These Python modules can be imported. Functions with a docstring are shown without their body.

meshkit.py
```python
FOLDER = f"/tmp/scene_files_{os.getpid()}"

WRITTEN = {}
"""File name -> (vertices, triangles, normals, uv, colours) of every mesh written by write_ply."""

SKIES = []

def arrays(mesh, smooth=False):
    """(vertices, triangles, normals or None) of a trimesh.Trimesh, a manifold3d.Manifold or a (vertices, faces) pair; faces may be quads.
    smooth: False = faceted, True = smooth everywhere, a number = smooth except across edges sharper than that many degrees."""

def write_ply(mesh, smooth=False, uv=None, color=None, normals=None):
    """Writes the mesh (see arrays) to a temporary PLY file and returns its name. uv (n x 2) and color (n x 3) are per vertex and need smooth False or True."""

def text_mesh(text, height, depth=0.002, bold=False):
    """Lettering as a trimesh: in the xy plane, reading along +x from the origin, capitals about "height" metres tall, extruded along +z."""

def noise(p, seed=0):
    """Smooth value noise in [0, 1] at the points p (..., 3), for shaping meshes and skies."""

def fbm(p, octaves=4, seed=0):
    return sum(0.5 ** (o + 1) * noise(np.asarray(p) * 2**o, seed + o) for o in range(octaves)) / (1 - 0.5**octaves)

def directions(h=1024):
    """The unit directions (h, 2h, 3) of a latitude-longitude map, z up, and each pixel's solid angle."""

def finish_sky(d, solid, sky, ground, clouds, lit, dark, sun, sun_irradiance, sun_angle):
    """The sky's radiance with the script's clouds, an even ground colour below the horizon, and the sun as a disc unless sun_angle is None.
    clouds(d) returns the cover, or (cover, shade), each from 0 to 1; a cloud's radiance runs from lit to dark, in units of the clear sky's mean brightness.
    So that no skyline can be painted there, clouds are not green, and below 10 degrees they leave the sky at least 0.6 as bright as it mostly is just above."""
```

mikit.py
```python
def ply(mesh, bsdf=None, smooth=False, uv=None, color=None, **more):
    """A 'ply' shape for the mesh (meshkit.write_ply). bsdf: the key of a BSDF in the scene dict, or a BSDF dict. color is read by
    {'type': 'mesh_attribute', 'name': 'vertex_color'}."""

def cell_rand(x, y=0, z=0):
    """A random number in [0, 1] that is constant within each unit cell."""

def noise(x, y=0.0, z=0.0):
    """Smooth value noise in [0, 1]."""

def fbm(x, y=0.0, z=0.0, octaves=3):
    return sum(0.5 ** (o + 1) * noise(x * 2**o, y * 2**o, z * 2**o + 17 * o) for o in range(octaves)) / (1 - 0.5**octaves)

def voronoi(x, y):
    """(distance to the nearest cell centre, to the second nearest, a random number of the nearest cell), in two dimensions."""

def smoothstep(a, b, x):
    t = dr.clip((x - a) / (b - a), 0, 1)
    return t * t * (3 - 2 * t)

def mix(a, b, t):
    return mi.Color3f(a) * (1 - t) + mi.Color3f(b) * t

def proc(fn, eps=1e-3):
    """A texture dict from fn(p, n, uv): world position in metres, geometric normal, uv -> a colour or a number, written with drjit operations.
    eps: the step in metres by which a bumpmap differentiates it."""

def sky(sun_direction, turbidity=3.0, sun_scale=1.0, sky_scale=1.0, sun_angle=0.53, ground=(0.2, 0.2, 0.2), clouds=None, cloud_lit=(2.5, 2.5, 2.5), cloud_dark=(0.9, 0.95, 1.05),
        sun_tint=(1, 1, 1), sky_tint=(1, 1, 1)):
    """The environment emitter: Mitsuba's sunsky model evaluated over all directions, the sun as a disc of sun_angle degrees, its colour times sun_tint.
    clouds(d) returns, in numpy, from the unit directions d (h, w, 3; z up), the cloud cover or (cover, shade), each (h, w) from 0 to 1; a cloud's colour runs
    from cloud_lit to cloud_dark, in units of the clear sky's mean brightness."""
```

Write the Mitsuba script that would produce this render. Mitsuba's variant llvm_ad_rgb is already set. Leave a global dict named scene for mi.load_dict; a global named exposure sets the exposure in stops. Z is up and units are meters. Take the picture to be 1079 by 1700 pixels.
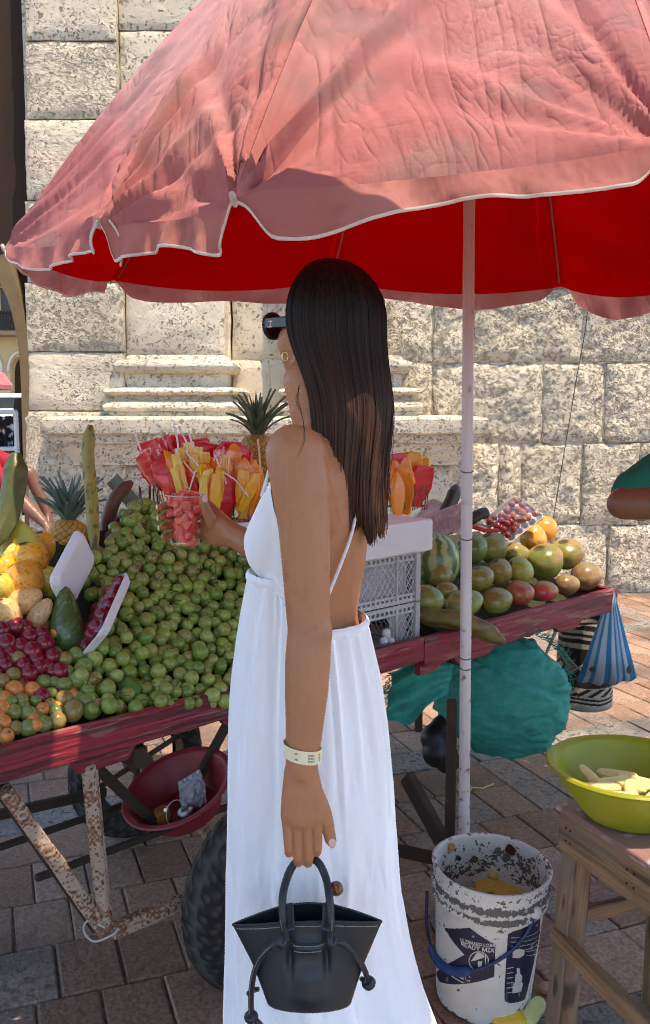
import math, random
import numpy as np, trimesh, manifold3d as m3
import drjit as dr, mitsuba as mi
import mikit, meshkit
from scipy.spatial import cKDTree
from mikit import noise, fbm, voronoi, cell_rand, smoothstep, mix
T = mi.ScalarTransform4f
rng = np.random.default_rng(7); random.seed(7)

# ------------------------------------------------------------------ camera, light, exposure
CAM_H, PITCH, FOC = 1.47, math.radians(6.2), 1472.0
scene, labels = {}, {}
scene['camera'] = {'type': 'perspective', 'fov': 60.0, 'fov_axis': 'y', 'near_clip': 0.05, 'far_clip': 400.0,
    'to_world': T().look_at(origin=[0, 0, CAM_H], target=[0, math.cos(PITCH), CAM_H - math.sin(PITCH)], up=[0, 0, 1])}
SUN = (0.30, -0.27, 1.0)
scene['daylight'] = mikit.sky(SUN, turbidity=3, sun_scale=0.56, sky_scale=1.2, sky_tint=(1.0, 0.935, 0.87), sun_tint=(1.0, 0.96, 0.90), ground=(0.3, 0.26, 0.22))
exposure = 3.1

def at(px, py, y):
    """World point on the line of sight of photo pixel (px, py), y metres in front of the camera."""
    a, b = (px - 539.5) / FOC, -(py - 850.0) / FOC
    d = np.array([a, math.cos(PITCH) + b * math.sin(PITCH), -math.sin(PITCH) + b * math.cos(PITCH)])
    return np.array([0, 0, CAM_H]) + d * (y / d[1])

def atz(px, py, z):
    """The same, at height z."""
    a, b = (px - 539.5) / FOC, -(py - 850.0) / FOC
    d = np.array([a, math.cos(PITCH) + b * math.sin(PITCH), -math.sin(PITCH) + b * math.cos(PITCH)])
    return np.array([0, 0, CAM_H]) + d * ((z - CAM_H) / d[2])

def size_in_view(p, s):
    """Rough picture size of something s metres big at p; 0 when out of view."""
    x, y, z = p[0], p[1], p[2] - CAM_H
    zc = y * math.cos(PITCH) - z * math.sin(PITCH); yc = -z * math.cos(PITCH) - y * math.sin(PITCH)
    if zc < 0.2: return 0
    u, v = 539.5 + FOC * x / zc, 850 + FOC * yc / zc
    return s / zc * FOC if -30 < u < 1110 and -30 < v < 1730 else 0

# ------------------------------------------------------------------ helpers
A = np.array
def unit(v): v = np.asarray(v, float); return v / max(np.linalg.norm(v), 1e-12)
def tm(v, f):
    f = np.asarray(f, int)
    if f.shape[1] == 4: f = np.vstack([f[:, [0, 1, 2]], f[:, [0, 2, 3]]])
    return trimesh.Trimesh(np.asarray(v, float), f, process=False)
def man(m):
    q = m.to_mesh(); return tm(np.array(q.vert_properties[:, :3]), np.array(q.tri_verts))
def cat(ms): return trimesh.util.concatenate(ms)
COUNT = {}
def key_for(name):
    n = COUNT.get(name, 0); COUNT[name] = n + 1
    return name if n == 0 else f'{name}_{n:03d}'
def N(p, f, s=0): return meshkit.noise(np.asarray(p) * f + 31.7 * s, s)
def F(p, f, o=3, s=0): return meshkit.fbm(np.asarray(p) * f + 13.1 * s, o, s)
def add(name, mesh, bsdf, col=None, smooth=True, uv=None, parent=None, label=None, cat_=None, group=None, kind=None):
    """One entry of the scene. col: a colour, or fn(vertices, normals) -> colours, for the BSDFs that read vertex_color."""
    key = key_for(f'{parent}__{name}' if parent else name)
    if isinstance(mesh, m3.Manifold): mesh = man(mesh)
    if smooth not in (True, False) and (col is not None or uv is not None):
        old = np.array(mesh.vertices); mesh = trimesh.graph.smooth_shade(trimesh.Trimesh(mesh.vertices, mesh.faces), angle=math.radians(smooth), facet_minarea=None); smooth = True
        if any(isinstance(x, np.ndarray) and len(x) == len(old) and x.ndim == 2 for x in (col, uv)):
            near = cKDTree(old).query(np.array(mesh.vertices))[1]
            col, uv = (x[near] if isinstance(x, np.ndarray) and x.ndim == 2 else x for x in (col, uv))
    more = {}
    if col is not None:
        v = np.array(mesh.vertices)
        if callable(col): col = col(v)
        col = np.clip(np.broadcast_to(np.asarray(col, float), v.shape), 0.002, 0.95)
        more['color'] = col
    if uv is not None: more['uv'] = np.broadcast_to(np.asarray(uv, float), (len(mesh.vertices), 2))
    scene[key] = mikit.ply(mesh, bsdf, smooth=smooth, **more)
    tag(key, label, cat_, group, kind); return key
def tag(key, label=None, cat_=None, group=None, kind=None):
    d = {k: v for k, v in (('label', label), ('category', cat_), ('group', group), ('kind', kind)) if v}
    if d: labels[key] = {**labels.get(key, {}), **d}
def thing(name, label, cat_, group=None):
    k = key_for(name); tag(k, label, cat_, group); return k

def box(c, s, rot=None):
    m = trimesh.creation.box(extents=s)
    if rot is not None: m.apply_transform(rot)
    m.apply_translation(c); return m
def rbox(s, r=0.006, seg=1):
    """Box of size s with chamfered edges, centred."""
    x, y, z = [k / 2 for k in s]; r = min(r, 0.45 * min(s))
    pts = [(sx * (x - a), sy * (y - b), sz * (z - c)) for sx in (-1, 1) for sy in (-1, 1) for sz in (-1, 1) for a, b, c in ((0, r, r), (r, 0, r), (r, r, 0))]
    return man(m3.Manifold.hull_points(np.array(pts)))
def frame(x, z=(0, 0, 1)):
    """4x4 with local x along x and z near z."""
    x = unit(x); y = unit(np.cross(z, x)); m = np.eye(4); m[:3, 0], m[:3, 1], m[:3, 2] = x, y, np.cross(x, y); return m
def beam(p, q, w, h, r=0.004, up=(0, 0, 1), sub=0):
    """Chamfered bar from p to q, w wide, h high."""
    p, q = A(p, float), A(q, float); L = np.linalg.norm(q - p)
    m = rbox((L, w, h), r); 
    if sub: m = man(m3.Manifold.hull_points(np.array(m.vertices)).refine_to_length(sub))
    up = up if abs(np.dot(unit(q - p), up)) < 0.98 else (0, 1, 0)
    t = frame(q - p, up); t[:3, 3] = (p + q) / 2; m.apply_transform(t); return m
def tube(pts, rad, n=8, cap=True):
    pts = np.asarray(pts, float); rad = np.broadcast_to(np.asarray(rad, float), (len(pts),))
    t = np.gradient(pts, axis=0); t /= np.linalg.norm(t, axis=1, keepdims=True) + 1e-12
    a = np.cross(t[0], (0, 0, 1)); a = unit(a if np.linalg.norm(a) > 0.1 else np.cross(t[0], (0, 1, 0)))
    ang = np.arange(n) * 2 * math.pi / n; v = []
    for p, d, r in zip(pts, t, rad):
        a = unit(a - d * np.dot(a, d)); b = np.cross(d, a)
        v.append(p + r * (np.cos(ang)[:, None] * a + np.sin(ang)[:, None] * b))
    v = np.vstack(v); i, j = np.meshgrid(np.arange(len(pts) - 1), np.arange(n), indexing='ij')
    q = np.stack([i * n + j, i * n + (j + 1) % n, (i + 1) * n + (j + 1) % n, (i + 1) * n + j], -1).reshape(-1, 4)
    f = np.vstack([q[:, [0, 1, 2]], q[:, [0, 2, 3]]])
    if cap:
        v = np.vstack([v, pts[0], pts[-1]]); k = len(v) - 2; j = np.arange(n)
        f = np.vstack([f, np.stack([np.full(n, k), (j + 1) % n, j], 1), np.stack([np.full(n, k + 1), (len(pts) - 1) * n + j, (len(pts) - 1) * n + (j + 1) % n], 1)])
    return tm(v, f)
def smooth_path(pts, n=24):
    """Catmull-Rom through pts."""
    p = np.asarray(pts, float); p = np.vstack([2 * p[0] - p[1], p, 2 * p[-1] - p[-2]]); out = []
    m = len(p) - 3; ts = np.linspace(0, m - 1e-9, n)
    for s in ts:
        i = int(s); t = s - i; a, b, c, d = p[i:i + 4]
        out.append(0.5 * (2 * b + (c - a) * t + (2 * a - 5 * b + 4 * c - d) * t * t + (3 * b - a - 3 * c + d) * t ** 3))
    return np.array(out)
def grid(fn, nu, nv, closed_u=False, us=None, vs=None):
    """Surface from fn(u, v) arrays -> (..., 3)."""
    us = np.linspace(0, 1, nu + 1)[:nu + (not closed_u)] if us is None else us
    vs = np.linspace(0, 1, nv + 1) if vs is None else vs
    U, V = np.meshgrid(us, vs, indexing='ij'); P = fn(U, V); a, b = U.shape
    i, j = np.meshgrid(np.arange(a if closed_u else a - 1), np.arange(b - 1), indexing='ij'); k = (i + 1) % a
    return tm(P.reshape(-1, 3), np.stack([i * b + j, k * b + j, k * b + j + 1, i * b + j + 1], -1).reshape(-1, 4))
def lathe(prof, n=48, fn=None):
    """Profile of (r, z) turned about z."""
    prof = np.asarray(prof, float); ang = np.arange(n) * 2 * math.pi / n
    v = np.stack([np.outer(np.cos(ang), prof[:, 0]), np.outer(np.sin(ang), prof[:, 0]), np.tile(prof[:, 1], (n, 1))], -1)
    b = len(prof); i, j = np.meshgrid(np.arange(n), np.arange(b - 1), indexing='ij'); k = (i + 1) % n
    m = tm(v.reshape(-1, 3), np.stack([i * b + j, k * b + j, k * b + j + 1, i * b + j + 1], -1).reshape(-1, 4))
    return m
def move(m, t=(0, 0, 0), rz=0, rx=0, ry=0, s=1):
    m = m.copy(); M = trimesh.transformations.euler_matrix(rx, ry, rz, 'sxyz')
    M[:3, :3] = M[:3, :3] @ np.diag(np.broadcast_to(s, 3)); M[:3, 3] = t; m.apply_transform(M); return m
def place(m, M): m = m.copy(); m.apply_transform(M); return m
def sph(c, r, n=16): return m3.Manifold.sphere(r, n).translate(list(map(float, c)))
def bone(p, a, q, b, n=16): return m3.Manifold.batch_hull([sph(p, a, n), sph(q, b, n)])
def chain(pts, rs, n=16): return [bone(pts[i], rs[i], pts[i + 1], rs[i + 1], n) for i in range(len(pts) - 1)]
def soft(parts, length=0.006, it=8, lamb=0.5, nu=-0.52):
    m = m3.Manifold.batch_boolean(parts, m3.OpType.Add).refine_to_length(length)
    t = man(m); t = trimesh.Trimesh(t.vertices, t.faces, process=True)
    trimesh.smoothing.filter_taubin(t, lamb=lamb, nu=nu, iterations=it); return t
ICO = {k: trimesh.creation.icosphere(subdivisions=k) for k in (1, 2, 3, 4)}
def mixc(a, b, t): t = np.asarray(t)[..., None]; return np.asarray(a) * (1 - t) + np.asarray(b) * t
def sst(a, b, x): t = np.clip((x - a) / (b - a), 0, 1); return t * t * (3 - 2 * t)

# ------------------------------------------------------------------ materials
VC = {'type': 'mesh_attribute', 'name': 'vertex_color'}
def two(b): return {'type': 'twosided', 'bsdf': b}
def bump(b, fn, scale, eps=1e-3): return {'type': 'bumpmap', 'arbitrary': mikit.proc(fn, eps), 'scale': scale, 'bsdf': b}
def principled(base, rough=0.5, **k): return {'type': 'principled', 'base_color': base, 'roughness': rough, **k}
def rgb(*c): return {'type': 'rgb', 'value': list(c)}
M = scene
M['mat_matte'] = two(principled(VC, 0.75, specular=0.25))
M['mat_satin'] = two(principled(VC, 0.42, specular=0.45))
M['mat_fruit'] = two(principled(VC, 0.24, specular=0.55))
M['mat_glossy'] = two(principled(VC, 0.16, specular=0.6))
M['mat_leafy'] = two(principled(VC, 0.5, specular=0.3))
M['mat_thin_sheet'] = {'type': 'principledthin', 'base_color': VC, 'roughness': 0.35, 'diff_trans': 0.9, 'spec_trans': 0.0}
M['mat_clear'] = {'type': 'thindielectric', 'int_ior': 1.5}
M['mat_steel'] = two({'type': 'roughconductor', 'material': 'Cr', 'alpha': 0.25})
M['mat_gold'] = two({'type': 'roughconductor', 'material': 'Au', 'alpha': 0.2})

def pits(x, y, freq, keep, size):
    """Round weathered holes: voronoi cells, of which a share keep have a hole of random size."""
    d, _, k = voronoi(x * freq, y * freq)
    r = size * (0.35 + 0.65 * dr.clip((keep - k) / dr.maximum(keep, 1e-3), 0, 1))
    return dr.select(k < keep, smoothstep(r, r * 0.55, d), 0.0)
def stone_parts(p, n, uv):
    side = dr.abs(n.x) > 0.7; top = dr.abs(n.z) > 0.75
    a, b = dr.select(side, p.y, p.x), dr.select(top, p.y, p.z)
    wx_ = noise(p.x * 24, p.y * 24, p.z * 24) + 0.55 * noise(p.x * 63, p.y * 63, p.z * 63) - 0.78; wz_ = noise(p.x * 24 + 40, p.y * 24, p.z * 24) + 0.55 * noise(p.x * 63 + 11, p.y * 63, p.z * 63) - 0.78
    a, b = a + 0.034 * wx_, b + 0.034 * wz_
    d = uv.y
    patch = fbm(p.x * 2.6, p.y * 2.6, p.z * 2.6)
    rough = noise(a * 34, b * 34, p.y * 9)
    rough2 = noise(a * 75 + 7, b * 75, p.y * 9)
    fine = noise(p.x * 130, p.y * 130 + 4, p.z * 130)
    k = dr.clip(0.13 + 0.34 * d + 1.1 * (patch - 0.5), 0.02, 0.9)
    pit = dr.maximum(pits(a, b, 17, k * 0.45, 0.36), dr.maximum(pits(a + 3, b, 36, k, 0.44), pits(a, b + 5, 74, dr.minimum(k * 1.3, 0.9), 0.47) * 0.75))
    crag = smoothstep(0.50, 0.30, rough * 0.65 + rough2 * 0.35) * smoothstep(0.45, 0.85, d)
    return dr.clip(dr.maximum(pit, crag * 0.9), 0, 1), fine, patch, rough
def stone_color(p, n, uv):
    pit, fine, patch, rough = stone_parts(p, n, uv)
    tint = uv.x
    c = mix((0.565, 0.495, 0.37), (0.735, 0.66, 0.515), dr.clip(patch * 1.3 - 0.2 + (tint - 0.5) * 0.7, 0, 1))
    c = mix(c, (0.64, 0.46, 0.34), smoothstep(0.72, 1.0, tint) * smoothstep(0.4, 0.7, noise(p.x * 5, p.y * 5, p.z * 5)) * 0.6)
    grime = smoothstep(0.47, 0.74, fbm(p.x * 1.7 + 7, p.y, p.z * 2.6, 5)) * 0.6
    c = mix(c, (0.36, 0.33, 0.265), grime * 0.85)
    c = c * (0.84 + 0.20 * fine + 0.10 * rough)
    return mix(c, (0.21, 0.17, 0.12), pit * 0.8)
def stone_height(p, n, uv):
    pit, fine, patch, rough = stone_parts(p, n, uv)
    return 0.25 * fine + 0.5 * rough - 1.0 * pit
M['mat_stone'] = two(bump({'type': 'diffuse', 'reflectance': mikit.proc(stone_color)}, stone_height, 0.011, 2e-3))
def paver_color(p, n, uv):
    t = uv.x
    c = mix((0.235, 0.132, 0.085), (0.43, 0.285, 0.20), dr.clip(t * 0.8 + 0.35 * fbm(p.x * 6, p.y * 6) - 0.15, 0, 1))
    g = mix((0.17, 0.155, 0.135), (0.30, 0.27, 0.235), fbm(p.x * 5 + 3, p.y * 5))
    c = mix(c, g, uv.y)
    sp = noise(p.x * 150, p.y * 150)
    c = c * (0.62 + 0.55 * sp) 
    c = mix(c, (0.055, 0.05, 0.045), smoothstep(0.55, 0.75, fbm(p.x * 2.2 + 11, p.y * 2.2, 0, 4)) * 0.55)
    pit = smoothstep(0.74, 0.86, noise(p.x * 60, p.y * 60 + 9)) * uv.y
    return mix(c, (0.06, 0.055, 0.05), pit * 0.8)
def paver_height(p, n, uv):
    return 0.7 * fbm(p.x * 40, p.y * 40, 0, 3) + 0.3 * noise(p.x * 180, p.y * 180)
M['mat_paver'] = two(bump(principled(mikit.proc(paver_color), 0.62, specular=0.35), paver_height, 0.006, 1e-3))
def wood_color(p, n, uv):
    """uv = coordinates along and across the grain, in metres."""
    g = noise(uv.x * 6, uv.y * 90) * 0.55 + noise(uv.x * 14, uv.y * 260 + 3) * 0.45
    c = mix((0.085, 0.047, 0.024), (0.33, 0.215, 0.12), g)
    c = mix(c, (0.20, 0.17, 0.135), smoothstep(0.45, 0.7, fbm(uv.x * 3 + 5, uv.y * 9, p.z * 2)) * 0.7)
    return mix(c, (0.04, 0.028, 0.018), smoothstep(0.66, 0.8, noise(uv.x * 5 + 3, uv.y * 40, p.z * 9)) * 0.75)
def wood_height(p, n, uv): return noise(uv.x * 8, uv.y * 170) + 0.5 * noise(uv.x * 30, uv.y * 300)
M['mat_wood'] = two(bump(principled(mikit.proc(wood_color), 0.7, specular=0.25), wood_height, 0.002, 1e-3))
def red_color(p, n, uv):
    g = noise(uv.x * 7, uv.y * 110)
    c = mix((0.15, 0.012, 0.022), (0.30, 0.03, 0.045), g * 0.6 + 0.4 * fbm(uv.x * 5, uv.y * 20))
    worn = smoothstep(0.60, 0.72, fbm(uv.x * 9 + 2, uv.y * 60, p.z * 5, 4))
    c = mix(c, (0.26, 0.14, 0.10), worn * 0.7)
    return mix(c, (0.035, 0.01, 0.01), smoothstep(0.62, 0.72, noise(uv.x * 3, uv.y * 70 + 9)) * 0.65)
M['mat_red_wood'] = two(bump(principled(mikit.proc(red_color), 0.48, specular=0.4), wood_height, 0.0022, 1e-3))
def rust_color(p, n, uv):
    w = 0.02 * noise(p.x * 50, p.y * 50, p.z * 50)
    a = fbm(p.x * 22 + w * 30, p.y * 22, p.z * 22 + w * 30, 4); b = noise(p.x * 210 + 40 * w, p.y * 210, p.z * 170 + 60 * w)
    c = mix((0.36, 0.25, 0.17), (0.52, 0.44, 0.36), a)
    c = mix(c, (0.19, 0.075, 0.03), smoothstep(0.42, 0.60, a * 0.6 + b * 0.4) * 0.85)
    return mix(c, (0.06, 0.03, 0.016), smoothstep(0.68, 0.85, b) * 0.7)
M['mat_rust'] = two(bump(principled(mikit.proc(rust_color), 0.75, specular=0.3), lambda p, n, uv: fbm(p.x * 60, p.y * 60, p.z * 60), 0.003, 1e-3))

# ------------------------------------------------------------------ ground: brick pavers and grey stone bands
YAW = math.radians(20.5)
GX, GY = A([math.cos(YAW), math.sin(YAW), 0]), A([-math.sin(YAW), math.cos(YAW), 0])
def sheet(z, x0, x1, y0, y1):
    return tm([(x0, y0, z), (x1, y0, z), (x1, y1, z), (x0, y1, z)], [[0, 1, 2, 3]])
add('ground', sheet(-0.012, -150, 150, -120, 250), 'mat_paver', smooth=False, uv=(0.25, 0.75), kind='structure', label='dark joint bed and open plaza ground under the brick pavers')
def paver(cx, cy, w, d, seed):
    r = np.random.default_rng(seed)
    h = r.normal(0, 0.0012); tilt = r.normal(0, 0.003, 2); b = 0.0045
    w, d = w - 0.006 + r.normal(0, 0.0015), d - 0.006 + r.normal(0, 0.0015)
    ring = lambda k, z: [(sx * (w / 2 - k), sy * (d / 2 - k), z) for sx, sy in ((-1, -1), (1, -1), (1, 1), (-1, 1))]
    P = A(ring(0, -0.012) + ring(0, -b) + ring(b, 0), float)
    P[:, 2] += h + P[:, 0] * tilt[0] + P[:, 1] * tilt[1]
    P[4:, :2] += r.normal(0, 0.0015, (8, 2))
    W = P[:, :1] * GX + P[:, 1:2] * GY + cx * GX + cy * GY; W[:, 2] = P[:, 2]
    f = [[8, 9, 10, 11]] + [[a + i, a + (i + 1) % 4, a + 4 + (i + 1) % 4, a + 4 + i] for a in (0, 4) for i in range(4)]
    return tm(W, f), r
pieces = []
row, j = -14.0, 0
while row < 15.0:
    band = j % 7 in (2,)
    d = 0.20 if band else 0.245
    w = 0.46 if band else (0.16 if j % 2 else 0.165)
    off = ((j * 0.37) % 1.0) * w
    for i in range(-90, 90):
        wi = w
        cx, cy = i * w + off, row + d / 2
        c = cx * GX + cy * GY
        if not (-9 < c[0] < 6 and 0.8 < c[1] < 12): continue
        if c[1] > 7.8 and c[0] > -2.6: continue
        m, r = paver(cx, cy, w, d, int(1000 * (row + 20)) * 977 + i + 500)
        pieces.append((size_in_view((c[0], c[1], 0), d * 1.4 / max(c[1], 1)), m, (r.uniform(0, 1), 1.0 if band else 0.55 * (r.uniform() < 0.22) + 0.1 * r.uniform())))
    row += d; j += 1
pieces.sort(key=lambda x: -x[0])
for s, m, uv in pieces[:300]: add('paver', m, 'mat_paver', smooth=False, uv=uv, parent='ground')
rest = pieces[300:]
add('far_pavers', cat([m for _, m, _ in rest]), 'mat_paver', smooth=False, uv=np.vstack([np.tile(uv, (len(m.vertices), 1)) for _, m, uv in rest]), parent='ground', kind='stuff')

# ------------------------------------------------------------------ the stone wall of coral blocks
def block(x0, x1, z0, z1, yf, depth, seed, rough=0.012, gap=0.006, axis=0):
    """One weathered stone: uneven face, eroded rounded edges. The face looks along -y."""
    r = np.random.default_rng(seed); w, h = x1 - x0, z1 - z0
    res = 0.028 if rough > 0.02 else 0.05; nx, nz = max(6, int(w / res)), max(5, int(h / res))
    def edge(n): t = np.linspace(0, 1, n + 1); return np.r_[0, 0.012, t[1:-1], 0.988, 1]
    U, V = np.meshgrid(edge(nx), edge(nz), indexing='ij')
    X, Z = x0 + gap + U * (w - 2 * gap), z0 + gap + V * (h - 2 * gap)
    P = np.stack([X, np.zeros_like(X), Z], -1); q = P + seed * 3.17
    e = np.minimum(np.minimum(X - x0, x1 - X), np.minimum(Z - z0, z1 - Z))
    relief = (F(q, 5, 4, 1) - 0.5) * rough * 2.2 + (F(q, 22, 2, 2) - 0.5) * rough * (1.3 if rough > 0.02 else 1.0)
    round_ = (0.034 if rough > 0.02 else 0.024) * np.exp(-np.maximum(e - gap, 0) / ((0.020 if rough > 0.02 else 0.012) + 0.03 * F(q, 4, 2, 3)))
    Y = yf - relief + round_
    wob = (F(q, 7, 3, 4) - 0.5) * (0.040 if rough > 0.02 else 0.022)
    inx = np.where(U < 0.5, 1, -1) * (e < 0.035) * wob * (np.minimum(X - x0, x1 - X) < 0.035)
    inz = np.where(V < 0.5, 1, -1) * wob * (np.minimum(Z - z0, z1 - Z) < 0.03)
    P = np.stack([X + inx, Y, Z + inz], -1)
    a, b = U.shape; i, k = np.meshgrid(np.arange(a - 1), np.arange(b - 1), indexing='ij')
    f = np.stack([i * b + k, (i + 1) * b + k, (i + 1) * b + k + 1, i * b + k + 1], -1).reshape(-1, 4)
    border = np.r_[[ii * b for ii in range(a)], [(a - 1) * b + kk for kk in range(1, b)], [ii * b + b - 1 for ii in range(a - 2, -1, -1)], [kk for kk in range(b - 2, 0, -1)]].astype(int)
    v = P.reshape(-1, 3); back = v[border].copy(); back[:, 1] = yf + depth; n = len(v); L = len(border); ar = np.arange(L)
    side = np.stack([border, n + ar, n + (ar + 1) % L, border[(ar + 1) % L]], -1)
    return tm(np.vstack([v, back]), np.vstack([f, side]))
wall = thing('stone_wall', 'weathered cream coral stone block wall running behind the cart to the right edge', 'wall')
YW = 7.26
def wz(py, y=YW): return at(540, py, y)[2]
def wx(px, py, y=YW): return at(px, py, y)[0]
def stones(parent, rows, y, depth, rough, dens, name='stone_block'):
    for (p0, p1, xs) in rows:
        z1, z0 = (wz(p0, y) if p0 is not None else 5.4), (wz(p1, y) if p1 is not None else -0.02)
        for xa, xb in zip(xs[:-1], xs[1:]):
            pm = ((p0 or 0) + (p1 or 985)) / 2
            sd = rng.integers(1, 1 << 30)
            m = block(wx(xa, pm, y), wx(xb, pm, y), z0, z1, y + rng.uniform(-0.012, 0.012), depth, int(sd) % 1000 + 1, rough)
            add(name, m, 'mat_stone', smooth=35, uv=(rng.uniform(0.1, 0.95), np.clip(dens + rng.uniform(-0.3, 0.3), 0, 1)), parent=parent)
stones(wall, [(None, 60, [384, 560, 760, 960, 1180, 1420]), (60, 195, [384, 520, 720, 880, 1080, 1300, 1420]), (195, 335, [384, 600, 800, 1010, 1230, 1420]),
              (335, 478, [384, 470, 690, 870, 1060, 1250, 1420])], YW, 0.4, 0.018, 0.8)
stones(wall, [(478, 596, [384, 462, 638]), (596, 692, [384, 448, 560, 640]), (692, None, [384, 470, 560, 640])], YW + 0.02, 0.4, 0.008, 0.2)
stones(wall, [(478, 602, [638, 720, 788, 968, 1180, 1420]), (602, 736, [638, 660, 718, 902, 1006, 1200, 1420]), (736, 872, [638, 716, 828, 866, 968, 1062, 1250, 1420]),
              (872, None, [638, 760, 905, 1010, 1170, 1420])], YW, 0.4, 0.025, 0.9)
# mortar core behind the joints
add('mortar', box((wx(384, 500) / 2 + wx(1420, 500) / 2, YW + 0.30, 2.6), (wx(1420, 500) - wx(384, 500) - 0.02, 0.5, 5.3)), 'mat_stone', smooth=False, uv=(0.3, 0.3), parent=wall)

pier = thing('stone_pier', 'square pitted cream stone corner pier at the left of the wall', 'pier')
YP = 6.98
stones(pier, [(None, -60, [40, 192]), (-60, 66, [40, 192]), (66, 197, [40, 196]), (197, 332, [40, 200]), (332, 468, [40, 204]), (468, 584, [40, 205]), (584, 682, [40, 206]), (682, 852, [40, 208]), (852, None, [40, 210])], YP, 0.9, 0.010, 0.55)
px0, px1 = wx(42, 400, YP), wx(203, 400, YP)
add('core', box(((px0 + px1) / 2, YP + 0.55, 2.6), (px1 - px0 - 0.03, 0.98, 5.3)), 'mat_stone', smooth=False, uv=(0.3, 0.2), parent=pier)

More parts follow.
